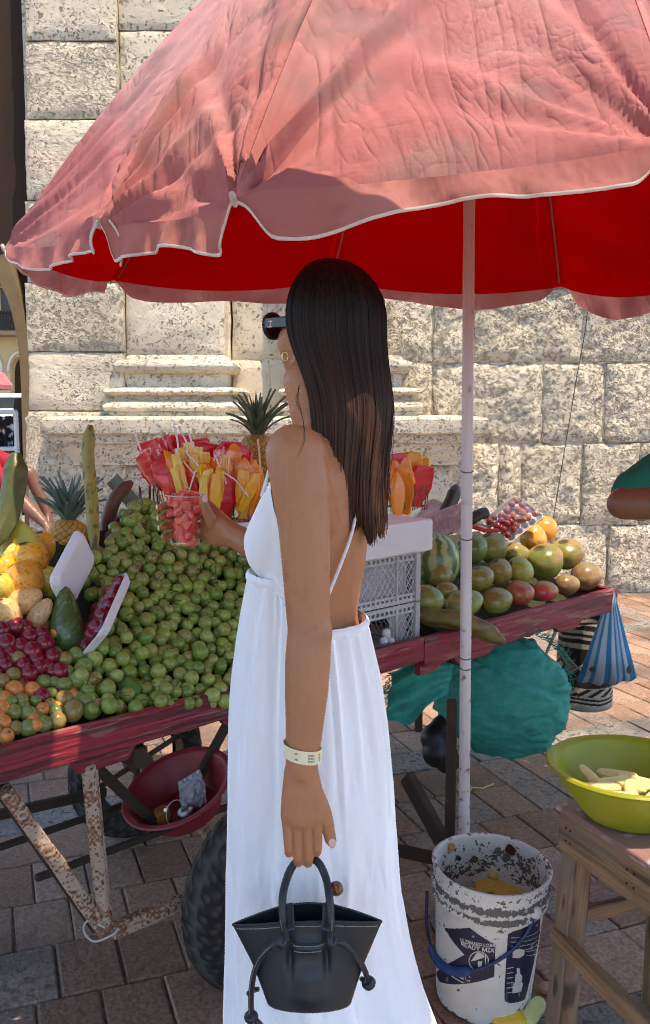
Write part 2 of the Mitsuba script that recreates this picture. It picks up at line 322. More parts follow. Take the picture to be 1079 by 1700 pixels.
# engaged columns: pedestal with cornice, two moulded bases and shafts
ped = thing('column_pedestal', 'stained stone pedestal with projecting moulded cornice behind the fruit skewers', 'pedestal')
def moulding(x0, x1, prof, n=40, ret=0.5):
    """A moulding along x with mitred returns at both ends. prof: (projection towards the camera, z), from y = YW."""
    prof = A(prof, float); k = len(prof)
    path = []
    L = x1 - x0
    sec = lambda s, o: np.stack([np.full(k, 0.0), prof[:, 0], prof[:, 1]], 1)
    rows = []
    def row(x, kind):
        p, z = prof[:, 0], prof[:, 1]
        if kind == 'l': return np.stack([x0 - p, np.full(k, YW + 0.1), z], 1)
        if kind == 'r': return np.stack([x1 + p, np.full(k, YW + 0.1), z], 1)
        return np.stack([x0 - p + (L + 2 * p) * x, YW - p, z], 1)
    rows = [row(0, 'l')] + [row(0, 'l') * [1, 0, 1] + [0, YW, 0] - A([0, 1, 0]) * prof[:, :1] * 0.5] + [row(t, 'm') for t in np.linspace(0, 1, n)] + [row(0, 'r') * [1, 0, 1] + [0, YW, 0] - A([0, 1, 0]) * prof[:, :1] * 0.5] + [row(0, 'r')]
    P = A(rows); q = P * 1.0
    P = P + (F(q, 9, 3, 5)[..., None] - 0.5) * 0.026 * A([0.3, 1, 0.6]) + (F(q, 30, 2, 6)[..., None] - 0.5) * 0.012 * A([0.2, 1, 0.6])
    a = len(rows); i, j = np.meshgrid(np.arange(a - 1), np.arange(k - 1), indexing='ij')
    f = np.stack([i * k + j, i * k + j + 1, (i + 1) * k + j + 1, (i + 1) * k + j], -1).reshape(-1, 4)
    return tm(P.reshape(-1, 3), f)
def arc(p0, p1, bulge, n=7):
    """Points of a half-round from p0 to p1 (projection, z)."""
    p0, p1 = A(p0, float), A(p1, float); t = np.linspace(0, math.pi, n); m, d = (p0 + p1) / 2, (p0 - p1) / 2
    return [tuple(m + d * math.cos(a) + A([bulge, 0]) * math.sin(a)) for a in t]
X0, X1 = wx(186, 760), wx(706, 760)
Zt = wz(690, YW - 0.35)
cz = lambda py: wz(py, YW - 0.3)
prof = [(-0.05, Zt + 0.005), (0.22, Zt)] + [(0.37, Zt - 0.012)] + [(0.385, Zt - 0.03), (0.385, Zt - 0.13), (0.37, Zt - 0.145), (0.33, Zt - 0.15), (0.325, Zt - 0.21), (0.29, Zt - 0.215)] + \
    [(0.285, Zt - 0.26), (0.25, Zt - 0.34), (0.235, Zt - 0.36), (0.235, Zt - 0.385), (0.20, Zt - 0.39)]
prof = [(p * 1.30, z) for p, z in prof]
add('cornice', moulding(X0 + 0.08, X1 - 0.08, prof), 'mat_stone', smooth=40, uv=(0.55, 0.45), parent=ped)
for k, (xa, xb) in enumerate(((X0, X0 * 0.55 + X1 * 0.45), (X0 * 0.55 + X1 * 0.45, X1))):
    for z1, z0 in ((Zt - 0.385, Zt - 0.72), (Zt - 0.72, -0.02)):
        add('stone_block', block(xa - (0.2 if k == 0 else 0), xb + (0.2 if k else 0), z0, z1, YW - 0.22, 0.3, 40 + k * 7 + int(z1 * 10), 0.012), 'mat_stone', smooth=35, uv=(0.25, 0.55), parent=ped)
for pa, pb, side in ((196, 372, 'left'), (470, 640, 'right')):
    col = thing('engaged_column', ('left' if side == 'left' else 'right') + ' flat stone column shaft on a rounded moulded base ' + ('beside the pier' if side == 'left' else 'hidden mostly behind the long hair'), 'column')
    xa, xb = wx(pa + 12, 540, YW - 0.2), wx(pb + 2, 540, YW - 0.2); zb = cz(592)
    s = [cz(v) for v in (592, 602, 620, 628, 642, 657, 662, 690)]
    p2 = [(0.0, s[0] + 0.02), (0.10, s[0] + 0.018), (0.115, s[0])] + arc((0.12, s[0] - 0.02), (0.12, s[2]), 0.055) + [(0.12, s[3] + 0.02), (0.11, s[4])] + arc((0.17, s[4] - 0.01), (0.17, s[5]), 0.05) + \
        [(0.165, s[6])] + arc((0.165, s[6] - 0.012), (0.19, s[7] + 0.03), 0.045) + [(0.2, s[7] - 0.01)]
    ba, bb = (at(180, 660, YW - 0.3)[0], at(402, 660, YW - 0.3)[0]) if side == 'left' else (at(468, 660, YW - 0.3)[0], at(694, 660, YW - 0.3)[0])
    add('base', moulding(ba + 0.35, bb - 0.35, [(p * 1.45 + 0.06, z) for p, z in p2]), 'mat_stone', smooth=40, uv=(0.75, 0.35), parent=col)
    for py0, py1 in ((592, 330), (330, 60), (60, -400)):
        add('stone_block', block(xa, xb, zb + 0.01 if py0 == 592 else wz(py0, YW - 0.1), wz(py1, YW - 0.1), YW - 0.22, 0.4, 60 + py0, 0.006), 'mat_stone', smooth=35, uv=(0.8 if py0 == 592 else 0.4, 0.12), parent=col)
# recess between the pier and the column
ret = thing('recessed_wall', 'narrow recessed strip of pale stone between the pier and the left column', 'wall')
stones(ret, [(None, 10, [190, 386]), (10, 240, [190, 386]), (240, 480, [190, 386]), (480, None, [190, 260, 386])], YW + 0.03, 0.3, 0.008, 0.25)
add('chip', move(ICO[2], at(192, 682, YW - 0.2), s=(0.035, 0.03, 0.018)), 'mat_matte', col=lambda v: mixc((0.75, 0.72, 0.66), (0.6, 0.56, 0.5), N(v, 60)), label='small whitish stone chip lying on the left end of the pedestal cornice', cat_='stone')

# ------------------------------------------------------------------ the red umbrella
def canopy_color(p, n, uv):
    """Sun-faded red cotton: paler towards the top, grey stains, drips. uv = (across the panel, down the panel)."""
    f = fbm(p.x * 3, p.y * 3, p.z * 3, 4); g = fbm(p.x * 14, p.y * 14 + 3, p.z * 14, 3)
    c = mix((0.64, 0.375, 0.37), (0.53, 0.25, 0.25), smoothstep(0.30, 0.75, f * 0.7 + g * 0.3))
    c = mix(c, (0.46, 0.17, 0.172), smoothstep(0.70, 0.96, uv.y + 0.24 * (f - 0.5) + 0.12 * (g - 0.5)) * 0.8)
    grey = smoothstep(0.52, 0.70, fbm(p.x * 6 + 9, p.y * 6 + 2, p.z * 7, 5)) * 0.62
    c = mix(c, (0.30, 0.205, 0.20), grey)
    thread = smoothstep(0.5, 0.0, dr.abs(noise(uv.x * 26 + 5 * f + 4 * g, uv.y * 14 - 3 * f) - 0.5) * 26)
    c = mix(c, (0.36, 0.16, 0.15), thread * smoothstep(0.40, 0.62, g) * 0.65)
    seam = smoothstep(0.028, 0.014, dr.abs(dr.minimum(uv.x, 1 - uv.x)))
    return mix(c, (0.66, 0.33, 0.30), seam * 0.35)
def canopy_height(p, n, uv):
    """Creases: long ones down the panel, shorter ones across it, a little crumple in patches, and the weave."""
    x, y = uv.x * (0.15 + 0.85 * uv.y), uv.y * 1.6
    q = noise(x * 6, y * 5, 3.0); q2 = noise(x * 5 + 9, y * 6, 1.0)
    a = dr.abs(noise(x * 34 + 5 * q, y * 5 + 3 * q2) - 0.5)
    b = dr.abs(noise(x * 9 + 4 * q2 + 20, y * 30 + 5 * q) - 0.5)
    c = dr.abs(noise(x * 42 + y * 30 + 4 * q, y * 12 - x * 14 + 40) - 0.5)
    d = dr.abs(noise(x * 70 + 6 * q, y * 70 + 6 * q2) - 0.5)
    m1 = smoothstep(0.35, 0.7, noise(x * 4 + 3, y * 4 + 8)); m2 = smoothstep(0.4, 0.75, noise(x * 5 + 13, y * 5 + 2)); m3 = smoothstep(0.45, 0.8, noise(x * 7 + 23, y * 6 + 5))
    r = lambda v: dr.sqrt(v + 0.0025)
    return r(a) * (0.4 + 0.6 * m1) + r(b) * m2 * 0.7 + r(c) * m3 * 0.8 + r(d) * 0.35 * m2 + 0.06 * noise(p.x * 160, p.y * 160, p.z * 160)
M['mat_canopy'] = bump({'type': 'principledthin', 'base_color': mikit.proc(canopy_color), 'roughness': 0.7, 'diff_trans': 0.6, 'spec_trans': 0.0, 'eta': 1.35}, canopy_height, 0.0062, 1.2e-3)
M['mat_lining'] = {'type': 'principledthin', 'base_color': rgb(0.80, 0.003, 0.005), 'roughness': 0.6, 'diff_trans': 1.0, 'spec_trans': 0.0, 'eta': 1.3}
M['mat_flap'] = bump({'type': 'principledthin', 'base_color': VC, 'roughness': 0.8, 'diff_trans': 0.55, 'spec_trans': 0.0, 'eta': 1.3}, lambda p, n, uv: fbm(p.x * 45, p.y * 45, p.z * 18), 0.006, 1e-3)
umb = thing('market_umbrella', 'big faded red market umbrella on a white pole standing over the fruit cart', 'umbrella')
K = 0.83
UC = A([0.346 * K, 2.851 * K, CAM_H + 0.489 * K]); SX, SY = -0.024, 0.086
def tip(px, py):
    o = A([0, 0, CAM_H]); d = at(px, py, 1.0) - o
    n = A([-SX, -SY, 1.0]); return o + d * (np.dot(n, UC - o) / np.dot(n, d))
tips = [tip(390, 331), tip(168, 370), tip(10, 412), tip(184, 460), tip(545, 460), tip(935, 470)]
tips += [UC + 1.08 * A([math.cos(a), math.sin(a), SX * math.cos(a) + SY * math.sin(a)]) for a in (math.radians(30), math.radians(-6), math.radians(-40))]
tips += [at(1130, 240, 1.40)]
order = list(range(6)) + [6, 7, 8, 9]
APEX = UC + A([0.10, -0.05, 0.98])
def rib(T_, t):
    """Curve of a rib from the apex (t=0) to its tip (t=1) and a little beyond."""
    t = np.asarray(t)[..., None]
    q = T_ + (APEX - T_) * (1 - t)
    q = q.copy(); up = (APEX[2] - T_[2])
    q[..., 2] = (T_[2] + up * (1 - np.maximum(t, 0) ** 1.75))[..., 0]
    return q
SAG = {9: 0.0, 0: 0.0, 1: 0.02, 2: 0.03}
def panel_pts(i, a, t, off=0.0, detail=1.0):
    A_, B_ = tips[i], tips[(i + 1) % 10]
    P = rib(A_, t) * (1 - a[..., None]) + rib(B_, t) * a[..., None]
    chord = 4 * a * (1 - a)
    mid = (A_ + B_) / 2; out = unit((mid - UC) * [1, 1, 0])
    W = np.linalg.norm(A_ - B_)
    # cloth sags between the ribs, is drawn up at the tips
    P = P + (-0.030 * chord * t ** 1.5)[..., None] * out - A([0, 0, 1]) * (SAG.get(i, 0.04) * chord * t ** 2)[..., None]
    nrm = out * 0.75 + A([0, 0, 0.66])
    d0, d1 = a * W * t + 1e-3, (1 - a) * W * t + 1e-3
    y = (1 - t) * 1.35
    r0, r1 = np.hypot(d0, y), np.hypot(d1, y); g0, g1 = np.arctan2(d0, y + 1e-3), np.arctan2(d1, y + 1e-3)
    fold = lambda r, g, s: (N(np.stack([g * 8 + s, r * 0.5, r * 0 + s], -1), 1, 3) - 0.5) * np.exp(-r / 0.42) * sst(0, 0.05, r)
    w = 0.060 * fold(r0, g0, i * 5.1) + 0.060 * fold(r1, g1, i * 5.1 + 2)
    w = w + 0.012 * (F(P, 2.2, 2, 11) - 0.5) + 0.003 * (np.abs(F(np.stack([P[..., 0] + 0.4 * P[..., 2], P[..., 1], P[..., 2] * 0.5], -1), 9, 3, 12) - 0.5) * 2)
    w = w * sst(0.0, 0.03, a) * sst(0.0, 0.03, 1 - a) + 0.004 * np.exp(-np.minimum(d0, d1) / 0.012)
    return P + nrm * (w * detail + off)[..., None]
def flap_len(i, a):
    L = {0: 0.058, 1: 0.045, 2: 0.06, 3: 0.058, 4: 0.055, 5: 0.075, 9: 0.058}.get(i, 0.08)
    if i == 9: L = L * (0.80 + 0.35 * sst(0.35, 0.85, a))
    pin = sst(0.0, 0.10, a) * sst(0.0, 0.10, 1 - a)
    return L * (0.10 + 0.90 * pin) * (1 + 0.18 * np.sin(a * 9 + i * 2.1))
def flap_pts(i, a, s):
    """The flap hanging below the crease: a across, s from 0 at the crease to 1 at the hem."""
    base = panel_pts(i, a, np.ones_like(a)); A_, B_ = tips[i], tips[(i + 1) % 10]
    out = unit(((A_ + B_) / 2 - UC) * [1, 1, 0]); L = flap_len(i, a)
    flare = 0.25 + 0.5 * (N(np.stack([a * 6 + i, a * 0 + s * 0.7, a * 0], -1), 1, 7) - 0.4)
    return base - A([0, 0, 1]) * (L * s)[..., None] + out * (L * s * flare * 0.8 + (0.010 * np.sin(a * 26 + i) + 0.030 * (F(np.stack([a * 11 + i * 3, s * 0.8, a * 0], -1), 1, 3, 17) - 0.5)) * s * sst(0, 0.1, a) * sst(0, 0.1, 1 - a))[..., None]
def fcol(i):
    def c(v):
        g = F(v, 9, 4, 2); b = mixc((0.45, 0.165, 0.155), (0.57, 0.27, 0.25), g)
        return mixc(b, (0.30, 0.13, 0.12), sst(0.55, 0.75, F(v, 14, 3, 9)) * 0.6)
    return c
for i in range(10):
    front = i in (0, 1, 9, 2)
    nu, nv = (110, 130) if front else (36, 36)
    vs = np.linspace(0, 1, nv + 1) ** 0.8
    us = np.r_[0, 0.004, np.linspace(0.02, 0.98, nu - 3), 0.996, 1]
    UU, VV = np.meshgrid(us, vs, indexing='ij')
    m = grid(lambda a, t: panel_pts(i, a, t), nu, nv, us=us, vs=vs)
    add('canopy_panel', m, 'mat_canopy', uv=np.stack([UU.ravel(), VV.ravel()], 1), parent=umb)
    us2 = np.linspace(0, 1, 37); vs2 = np.linspace(0.02, 1, 31)
    add('lining_panel', grid(lambda a, t: panel_pts(i, a, t, -0.022, 0.4), 36, 30, us=us2, vs=vs2), 'mat_lining', parent=umb)
    us3 = np.linspace(0, 1, 91)
    add('flap', grid(lambda a, s: flap_pts(i, a, s), 90, 8, us=us3), 'mat_flap', col=fcol(i), parent=umb)
    a = np.linspace(0.0, 1, 80); hem = flap_pts(i, a, np.ones_like(a))
    if i in (0, 1, 2, 9):
        o = unit(((tips[i] + tips[(i + 1) % 10]) / 2 - UC) * [1, 1, 0])
        H = np.stack([hem + o * 0.0022 + A([0, 0, 0.0030]), hem + o * 0.0026 + A([0, 0, 0]), hem + o * 0.001 - A([0, 0, 0.0028]), hem - o * 0.002 - A([0, 0, 0.002]), hem - o * 0.002 + A([0, 0, 0.0038])], 1)
        n_ = len(hem); q_, k_ = np.meshgrid(np.arange(n_ - 1), np.arange(4), indexing='ij')
        add('binding', tm(H.reshape(-1, 3), np.stack([q_ * 5 + k_, q_ * 5 + k_ + 1, (q_ + 1) * 5 + k_ + 1, (q_ + 1) * 5 + k_], -1).reshape(-1, 4)), 'mat_matte', col=lambda v: mixc((0.75, 0.70, 0.66), (0.55, 0.46, 0.42), N(v, 40)), parent=umb)
    tt = np.linspace(0.05, 0.985, 30); R = rib(tips[i], tt); out = unit((tips[i] - UC) * [1, 1, 0])
    add('rib', tube(R - out * 0.030 - A([0, 0, 0.030]), 0.0035, 6), 'mat_matte', col=(0.40, 0.16, 0.14), parent=umb)
# knots and loose cords at the rib tips
for i in (0, 1, 2):
    t0 = tips[i]; out = unit((t0 - UC) * [1, 1, 0])
    kn = soft([bone(t0 + out * 0.005 + A([0.003, 0, -0.010]), 0.0048, t0 + out * 0.009 + A([0.0, 0, 0.006]), 0.0062)], 0.004, 4)
    add('tip_knot', kn, 'mat_matte', col=lambda v: mixc((0.62, 0.56, 0.5), (0.35, 0.25, 0.22), N(v, 150)), parent=umb)
for dx, L, sw in ((-0.006, 0.062, -0.01), (0.032, 0.085, 0.012)):
    t0 = tips[1] + A([dx, -0.015, 0.0])
    add('cord', tube(smooth_path([t0 + A([-0.4 * dx, 0, 0.002]), t0 + A([sw * 0.3, -0.005, -0.25 * L]), t0 + A([sw, -0.004, -0.6 * L]), t0 + A([sw * 0.6, 0, -L])], 16), 0.0022, 6), 'mat_matte', col=(0.66, 0.6, 0.55), parent=umb)
# pole, gathered collar, base
PB = A([*at(772, 1365, 2.42)[:2], 0.0]); PT = at(779, 330, 2.42); up = (PT - PB) / (PT[2])
ptop = PB + (PT - PB) * ((APEX[2] - 0.05) / PT[2])
def pole_col(v):
    c = mixc((0.66, 0.62, 0.60), (0.52, 0.44, 0.42), F(v * [1, 1, 0.3], 14))
    sp = sst(0.66, 0.72, F(v, 45, 3, 5)) * sst(1.2, 0.3, v[:, 2]) + sst(0.72, 0.78, F(v, 45, 3, 5)) * 0.5
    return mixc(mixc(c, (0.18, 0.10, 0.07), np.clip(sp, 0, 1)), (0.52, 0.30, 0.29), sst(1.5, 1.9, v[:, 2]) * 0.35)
pz = np.linspace(0, 1, 500); add('pole', tube(PB + (ptop - PB) * pz[:, None], np.where(pz < 0.012, 0.011, 0.0157), 20), 'mat_satin', col=pole_col, parent=umb)
for z in (1.135, 1.32, 0.77, 0.80):
    c = PB + (PT - PB) * (z / PT[2]); r = 0.0168
    a = np.linspace(0, 2 * math.pi, 25); add('wire_tie', tube(np.stack([c[0] + r * np.cos(a), c[1] + r * np.sin(a), c[2] + 0.004 * np.sin(a)], 1), 0.0016, 5), 'mat_matte', col=(0.12, 0.10, 0.09), parent=umb)
c = PB + (PT - PB) * (0.42 / PT[2]); a = np.linspace(0, 2 * math.pi, 25)
add('string', tube(np.vstack([np.stack([c[0] + 0.019 * np.cos(a), c[1] + 0.019 * np.sin(a), c[2] + 0.006 * np.sin(a)], 1), [c + A([0.05, -0.01, 0.002]), c + A([0.085, 0.0, 0.012])]]), 0.0018, 5), 'mat_matte', col=(0.55, 0.55, 0.22), parent=umb)
ubase = lathe([(0.0, 0.06), (0.03, 0.06), (0.035, 0.05), (0.085, 0.045), (0.095, 0.03), (0.095, 0.004), (0, 0.004)], 32); ubase.apply_translation([PB[0], PB[1], 0])
add('base', ubase, 'mat_matte', col=(0.16, 0.15, 0.14), parent=umb)
gc = [at(975, 505, 3.55), at(955, 640, 3.6), at(940, 730, 3.62), at(917, 870, 3.65)]
add('guy_string', tube(smooth_path([tips[5] + A([0, 0, -0.01])] + gc, 20), 0.002, 5), 'mat_matte', col=(0.10, 0.09, 0.08), parent=umb)


# neighbouring vendors' pale umbrellas, outside the picture, whose shade falls on the woman and the stool
def pale_umbrella(c, R, foot, label, cloth=(0.33, 0.31, 0.28), rot=0.0):
    t = thing('pale_umbrella', label, 'umbrella'); c = A(c, float); top = c + A([0, 0, 0.55]); V = []
    for k in range(8):
        a0, a1 = k * math.pi / 4 + rot, (k + 1) * math.pi / 4 + rot
        def f(a, s):
            q0, q1 = A([math.cos(a0), math.sin(a0), 0]) * R, A([math.cos(a1), math.sin(a1), 0]) * R
            q = c + q0 * (1 - a[..., None]) + q1 * a[..., None]; p = top + (q - top) * s[..., None]; p[..., 2] += 0.10 * np.sin(math.pi * s); return p
        add('canopy_panel', grid(f, 10, 12), 'mat_flap', col=cloth, parent=t)
        add('rib', tube([top + A([0, 0, -0.02]), (top + c) / 2 + A([math.cos(a0), math.sin(a0), 0]) * R / 2 + A([0, 0, 0.07]), c + A([math.cos(a0), math.sin(a0), 0]) * R * 0.99], 0.004, 6), 'mat_matte', col=(0.3, 0.3, 0.3), parent=t)
    add('pole', tube([A(foot, float), top], 0.016, 12), 'mat_satin', col=(0.6, 0.6, 0.6), parent=t)
pale_umbrella((0.066, 0.412, 2.16), 1.0, (1.05, -0.55, 0), 'pale cream umbrella outside the picture behind the viewer, shading the woman', rot=math.radians(76 - 22.5))
pale_umbrella((-0.78, 0.98, 2.42), 0.86, (-1.5, 0.6, 0), 'pale cream umbrella outside the picture above the left end of the cart', (0.70, 0.66, 0.60))
pale_umbrella((1.82, 2.15, 2.35), 0.90, (1.95, 2.2, 0), 'pale cream umbrella outside the picture on the right, shading the wooden stool')

# ------------------------------------------------------------------ the red fruit cart
CO = atz(0, 1237, 0.80); CE = atz(1015, 974, 0.80)
CU = unit((CE - CO) * [1, 1, 0]); CV = A([-CU[1], CU[0], 0]); CL = np.linalg.norm((CE - CO)[:2])
def C(u, v, z): return A([CO[0], CO[1], 0]) + CU * u + CV * v + A([0, 0, z])
cart = thing('fruit_cart', 'long wooden vending cart with worn red boards and rusty metal legs under the umbrella', 'cart')
def wood_bar(name, p, q, w, h, bsdf='mat_red_wood', parent=cart, up=(0, 0, 1), ragged=0.0, seed=0, **k):
    """A board from p to q with uv along and across its grain; ragged > 0 splinters its lower edge."""
    p, q = A(p, float), A(q, float); L = np.linalg.norm(q - p); n = max(2, int(L / 0.02)); b = 0.10 * min(w, h)
    sec = A([(-w / 2 + b, -h / 2), (w / 2 - b, -h / 2), (w / 2, -h / 2 + b), (w / 2, h / 2 - b), (w / 2 - b, h / 2), (-w / 2 + b, h / 2), (-w / 2, h / 2 - b), (-w / 2, -h / 2 + b)])
    xs = np.linspace(0, L, n); S = np.repeat(sec[None], n, 0); r = np.random.default_rng(seed + 5)
    lowd = ragged * sst(0.5, 0.62, meshkit.noise(np.stack([xs * 7 + seed, xs * 0, xs * 0], 1))) * (0.6 + 0.4 * meshkit.noise(np.stack([xs * 40, xs * 0 + seed, xs * 0], 1)))
    wob = (meshkit.fbm(np.stack([xs * 9, xs * 0 + seed, xs * 0], 1), 3) - 0.5) * 0.006
    low = sec[:, 1] < 0
    S[:, :, 1] += np.where(low[None], lowd[:, None] + wob[:, None] * 0.6, wob[:, None])
    up_ = up if abs(np.dot(unit(q - p), up)) < 0.98 else (0, 1, 0)
    t = frame(q - p, up_)
    V = p + xs[:, None, None] * t[:3, 0] + S[..., :1] * t[:3, 1] + S[..., 1:] * t[:3, 2]
    i, j = np.meshgrid(np.arange(n - 1), np.arange(8), indexing='ij'); k2 = (j + 1) % 8
    f = np.stack([i * 8 + j, i * 8 + k2, (i + 1) * 8 + k2, (i + 1) * 8 + j], -1).reshape(-1, 4)
    f = np.vstack([f[:, [0, 1, 2]], f[:, [0, 2, 3]], [[0, a + 1, a] for a in range(1, 7)], [[(n - 1) * 8, (n - 1) * 8 + a, (n - 1) * 8 + a + 1] for a in range(1, 7)]])
    ang = np.cumsum(np.r_[0, np.linalg.norm(np.diff(np.vstack([sec, sec[:1]]), axis=0), axis=1)])[:8]
    uv = np.stack([np.repeat(xs, 8) + seed * 1.7, np.tile(ang, n) + seed * 0.31], 1)
    m = tm(V.reshape(-1, 3), f)
    uvd = {tuple(np.round(v_, 6)): u_ for v_, u_ in zip(m.vertices, uv)}
    ms = trimesh.graph.smooth_shade(m, angle=math.radians(30), facet_minarea=None)
    uv2 = A([uvd.get(tuple(np.round(v_, 6)), (0, 0)) for v_ in ms.vertices])
    return add(name, ms, bsdf, smooth=True, uv=uv2, parent=parent, **k)
wood_bar('front_board', C(-0.75, -0.012, 0.765), C(1.30, -0.012, 0.765), 0.028, 0.072, seed=1)
wood_bar('front_board', C(1.303, -0.012, 0.755), C(CL, -0.012, 0.755), 0.030, 0.088, seed=2)
wood_bar('lower_board', C(-0.75, 0.016, 0.70), C(0.36, 0.016, 0.715), 0.022, 0.060, seed=3, ragged=0.05)
wood_bar('lower_board', C(0.37, 0.018, 0.715), C(1.28, 0.018, 0.715), 0.022, 0.045, seed=8, ragged=0.045)
wood_bar('lower_board', C(1.32, 0.016, 0.70), C(CL - 0.16, 0.016, 0.70), 0.022, 0.055, seed=4, ragged=0.03)
wood_bar('end_board', C(CL - 0.01, 0.01, 0.755), C(CL - 0.01, 0.95, 0.755), 0.028, 0.085, seed=5)
wood_bar('back_board', C(-0.75, 0.96, 0.80), C(CL, 0.96, 0.80), 0.028, 0.16, seed=6)
for k in range(5):
    wood_bar('bed_plank', C(-0.75, 0.10 + 0.19 * k, 0.722), C(CL - 0.03, 0.10 + 0.19 * k, 0.722), 0.18, 0.02, 'mat_wood', seed=10 + k)
DK = lambda v: mixc((0.030, 0.022, 0.016), (0.075, 0.052, 0.036), F(v, 25, 3))
def dark_bar(name, p, q, w=0.04, h=0.05): add(name, beam(p, q, w, h, sub=0.05), 'mat_matte', col=DK, smooth=30, parent=cart)
dark_bar('side_beam', C(-0.75, 0.30, 0.64), C(1.30, 0.22, 0.675), 0.04, 0.075)
dark_bar('side_beam', C(1.28, 0.25, 0.66), C(CL - 0.1, 0.25, 0.66), 0.04, 0.06)
dark_bar('cross_beam', C(0.36, 0.05, 0.66), C(0.36, 0.95, 0.66)); dark_bar('cross_beam', C(1.62, 0.05, 0.66), C(1.62, 0.95, 0.66))
RB = C(0.235, 0.015, 0.285)
def rust_bar(name, p, q, w=0.035, h=0.028): add(name, man(m3.Manifold.hull_points(np.array(beam(p, q, w, h, 0.005).vertices)).refine_to_length(0.03)), 'mat_rust', smooth=30, parent=cart)
rust_bar('front_leg', C(0.205, 0.015, 0.70), RB, 0.030, 0.036)
rust_bar('lower_rail', RB + CU * 0.012, C(0.62, 0.03, 0.262), 0.032, 0.036)
wood_bar('brace', C(0.02, 0.03, 0.69), RB + A([0, 0, 0.0]), 0.032, 0.030, 'mat_rust', seed=21)
dark_bar('brace', C(0.02, 0.055, 0.69), RB + CV * 0.035, 0.02, 0.034)
dark_bar('brace', C(0.30, 0.35, 0.66), C(0.64, 0.40, 0.26), 0.022, 0.028)
dark_bar('brace', C(0.98, 0.40, 0.66), C(0.70, 0.40, 0.30), 0.022, 0.028)
rust_bar('axle', C(0.655, -0.03, 0.255), C(0.86, 0.90, 0.255), 0.026, 0.026)
dark_bar('lower_rail', C(0.235, 0.80, 0.285), C(0.655, 0.76, 0.262), 0.025, 0.03)
dark_bar('back_leg', C(0.235, 0.80, 0.66), C(0.235, 0.80, 0.285), 0.03, 0.03)
for vv in (0.30, 0.52): dark_bar('rack_bar', C(0.20, vv, 0.318), C(1.0, vv, 0.318), 0.018, 0.018)
wt = [RB + A([0.004, -0.024, 0.03]), RB + A([-0.03, -0.03, 0.05]), RB + A([-0.045, -0.02, 0.02]), RB + A([-0.02, -0.03, 0.0]), RB + A([0.02, -0.025, 0.012]), RB + A([0.035, -0.02, 0.025])]
add('tied_wire', tube(smooth_path(wt, 40), 0.0028, 6), 'mat_matte', col=(0.45, 0.43, 0.38), parent=cart)
# right-hand legs
dark_bar('leg', PB + A([-0.035, 0.05, 0.66]), PB + A([-0.036, 0.05, 0.08]), 0.028, 0.028)
dark_bar('brace', C(1.28, 0.02, 0.36), PB + A([-0.04, 0.065, 0.20]), 0.03, 0.055)
dark_bar('brace', C(1.02, 0.5, 0.14), PB + A([-0.05, 0.085, 0.16]), 0.025, 0.035)
dark_bar('leg', C(CL - 0.1, 0.9, 0.70), C(CL - 0.1, 0.9, 0.0), 0.035, 0.035)
rust_bar('hook_rod', C(2.12, 0.02, 0.70), C(2.04, 0.02, 0.60), 0.012, 0.012)
# wheels: tyre with tread, rim, spokes, hub
def wheel(c, R, wdt, parent):
    m = np.eye(4); m[:3, 0], m[:3, 1], m[:3, 2] = CU, A([0, 0, 1.0]), -CV; m[:3, 3] = c
    n = 120; prof = []
    for a in np.linspace(-2.35, 2.35, 21): prof.append((R - 0.055 + 0.055 * math.cos(a) ** (1), wdt * math.sin(a) * 0.5))
    prof = A(prof); ang = np.arange(n) * 2 * math.pi / n
    Rr = np.tile(prof[:, 0], (n, 1)); Zz = np.tile(prof[:, 1], (n, 1)); k = np.linspace(-1, 1, 21)[None]
    zig = (np.sin(ang[:, None] * 30 + 5.0 * np.abs(k) * 2.2) > 0.78) & (np.abs(k) < 0.72)
    groove = (np.abs(np.abs(k) - 0.16) < 0.05)
    Rr = Rr - np.where(zig | groove, 0.007, 0.0)
    v = np.stack([Rr * np.cos(ang)[:, None], Rr * np.sin(ang)[:, None], Zz], -1)
    b = 21; i, j = np.meshgrid(np.arange(n), np.arange(b - 1), indexing='ij'); kk = (i + 1) % n
    t = place(tm(v.reshape(-1, 3), np.stack([i * b + j, kk * b + j, kk * b + j + 1, i * b + j + 1], -1).reshape(-1, 4)), m)
    cut = (zig | groove).ravel()
    def tc(v):
        base = mixc((0.014, 0.014, 0.015), (0.034, 0.032, 0.031), F(v, 14, 3)); base = mixc(base, (0.085, 0.078, 0.07), sst(0.5, 0.7, F(v, 60, 3, 4)) * 0.4)
        base[cut] = mixc(base[cut], (0.14, 0.13, 0.11), np.full(cut.sum(), 0.5)); return base
    add('tyre', t, 'mat_matte', col=tc, smooth=True, parent=parent)
    rim = lathe([(R - 0.085, -0.030), (R - 0.060, -0.034), (R - 0.052, -0.030), (R - 0.075, -0.02), (R - 0.080, 0.0), (R - 0.075, 0.02), (R - 0.052, 0.030), (R - 0.060, 0.034), (R - 0.085, 0.030), (R - 0.085, -0.030)], 60)
    RC = lambda v: mixc((0.075, 0.045, 0.030), (0.16, 0.085, 0.05), F(v, 30, 3))
    add('rim', place(rim, m), 'mat_satin', col=RC, smooth=40, parent=parent)
    for q in range(6):
        a = q * math.pi / 3 + 0.3; e = A([math.cos(a), math.sin(a), 0])
        add('spoke', place(beam(e * 0.03, e * (R - 0.082), 0.02, 0.012), m), 'mat_satin', col=RC, smooth=False, parent=parent)
    add('hub', place(lathe([(0.0, -0.05), (0.035, -0.05), (0.04, -0.04), (0.04, 0.04), (0.035, 0.05), (0, 0.05)], 24), m), 'mat_satin', col=RC, smooth=40, parent=parent)
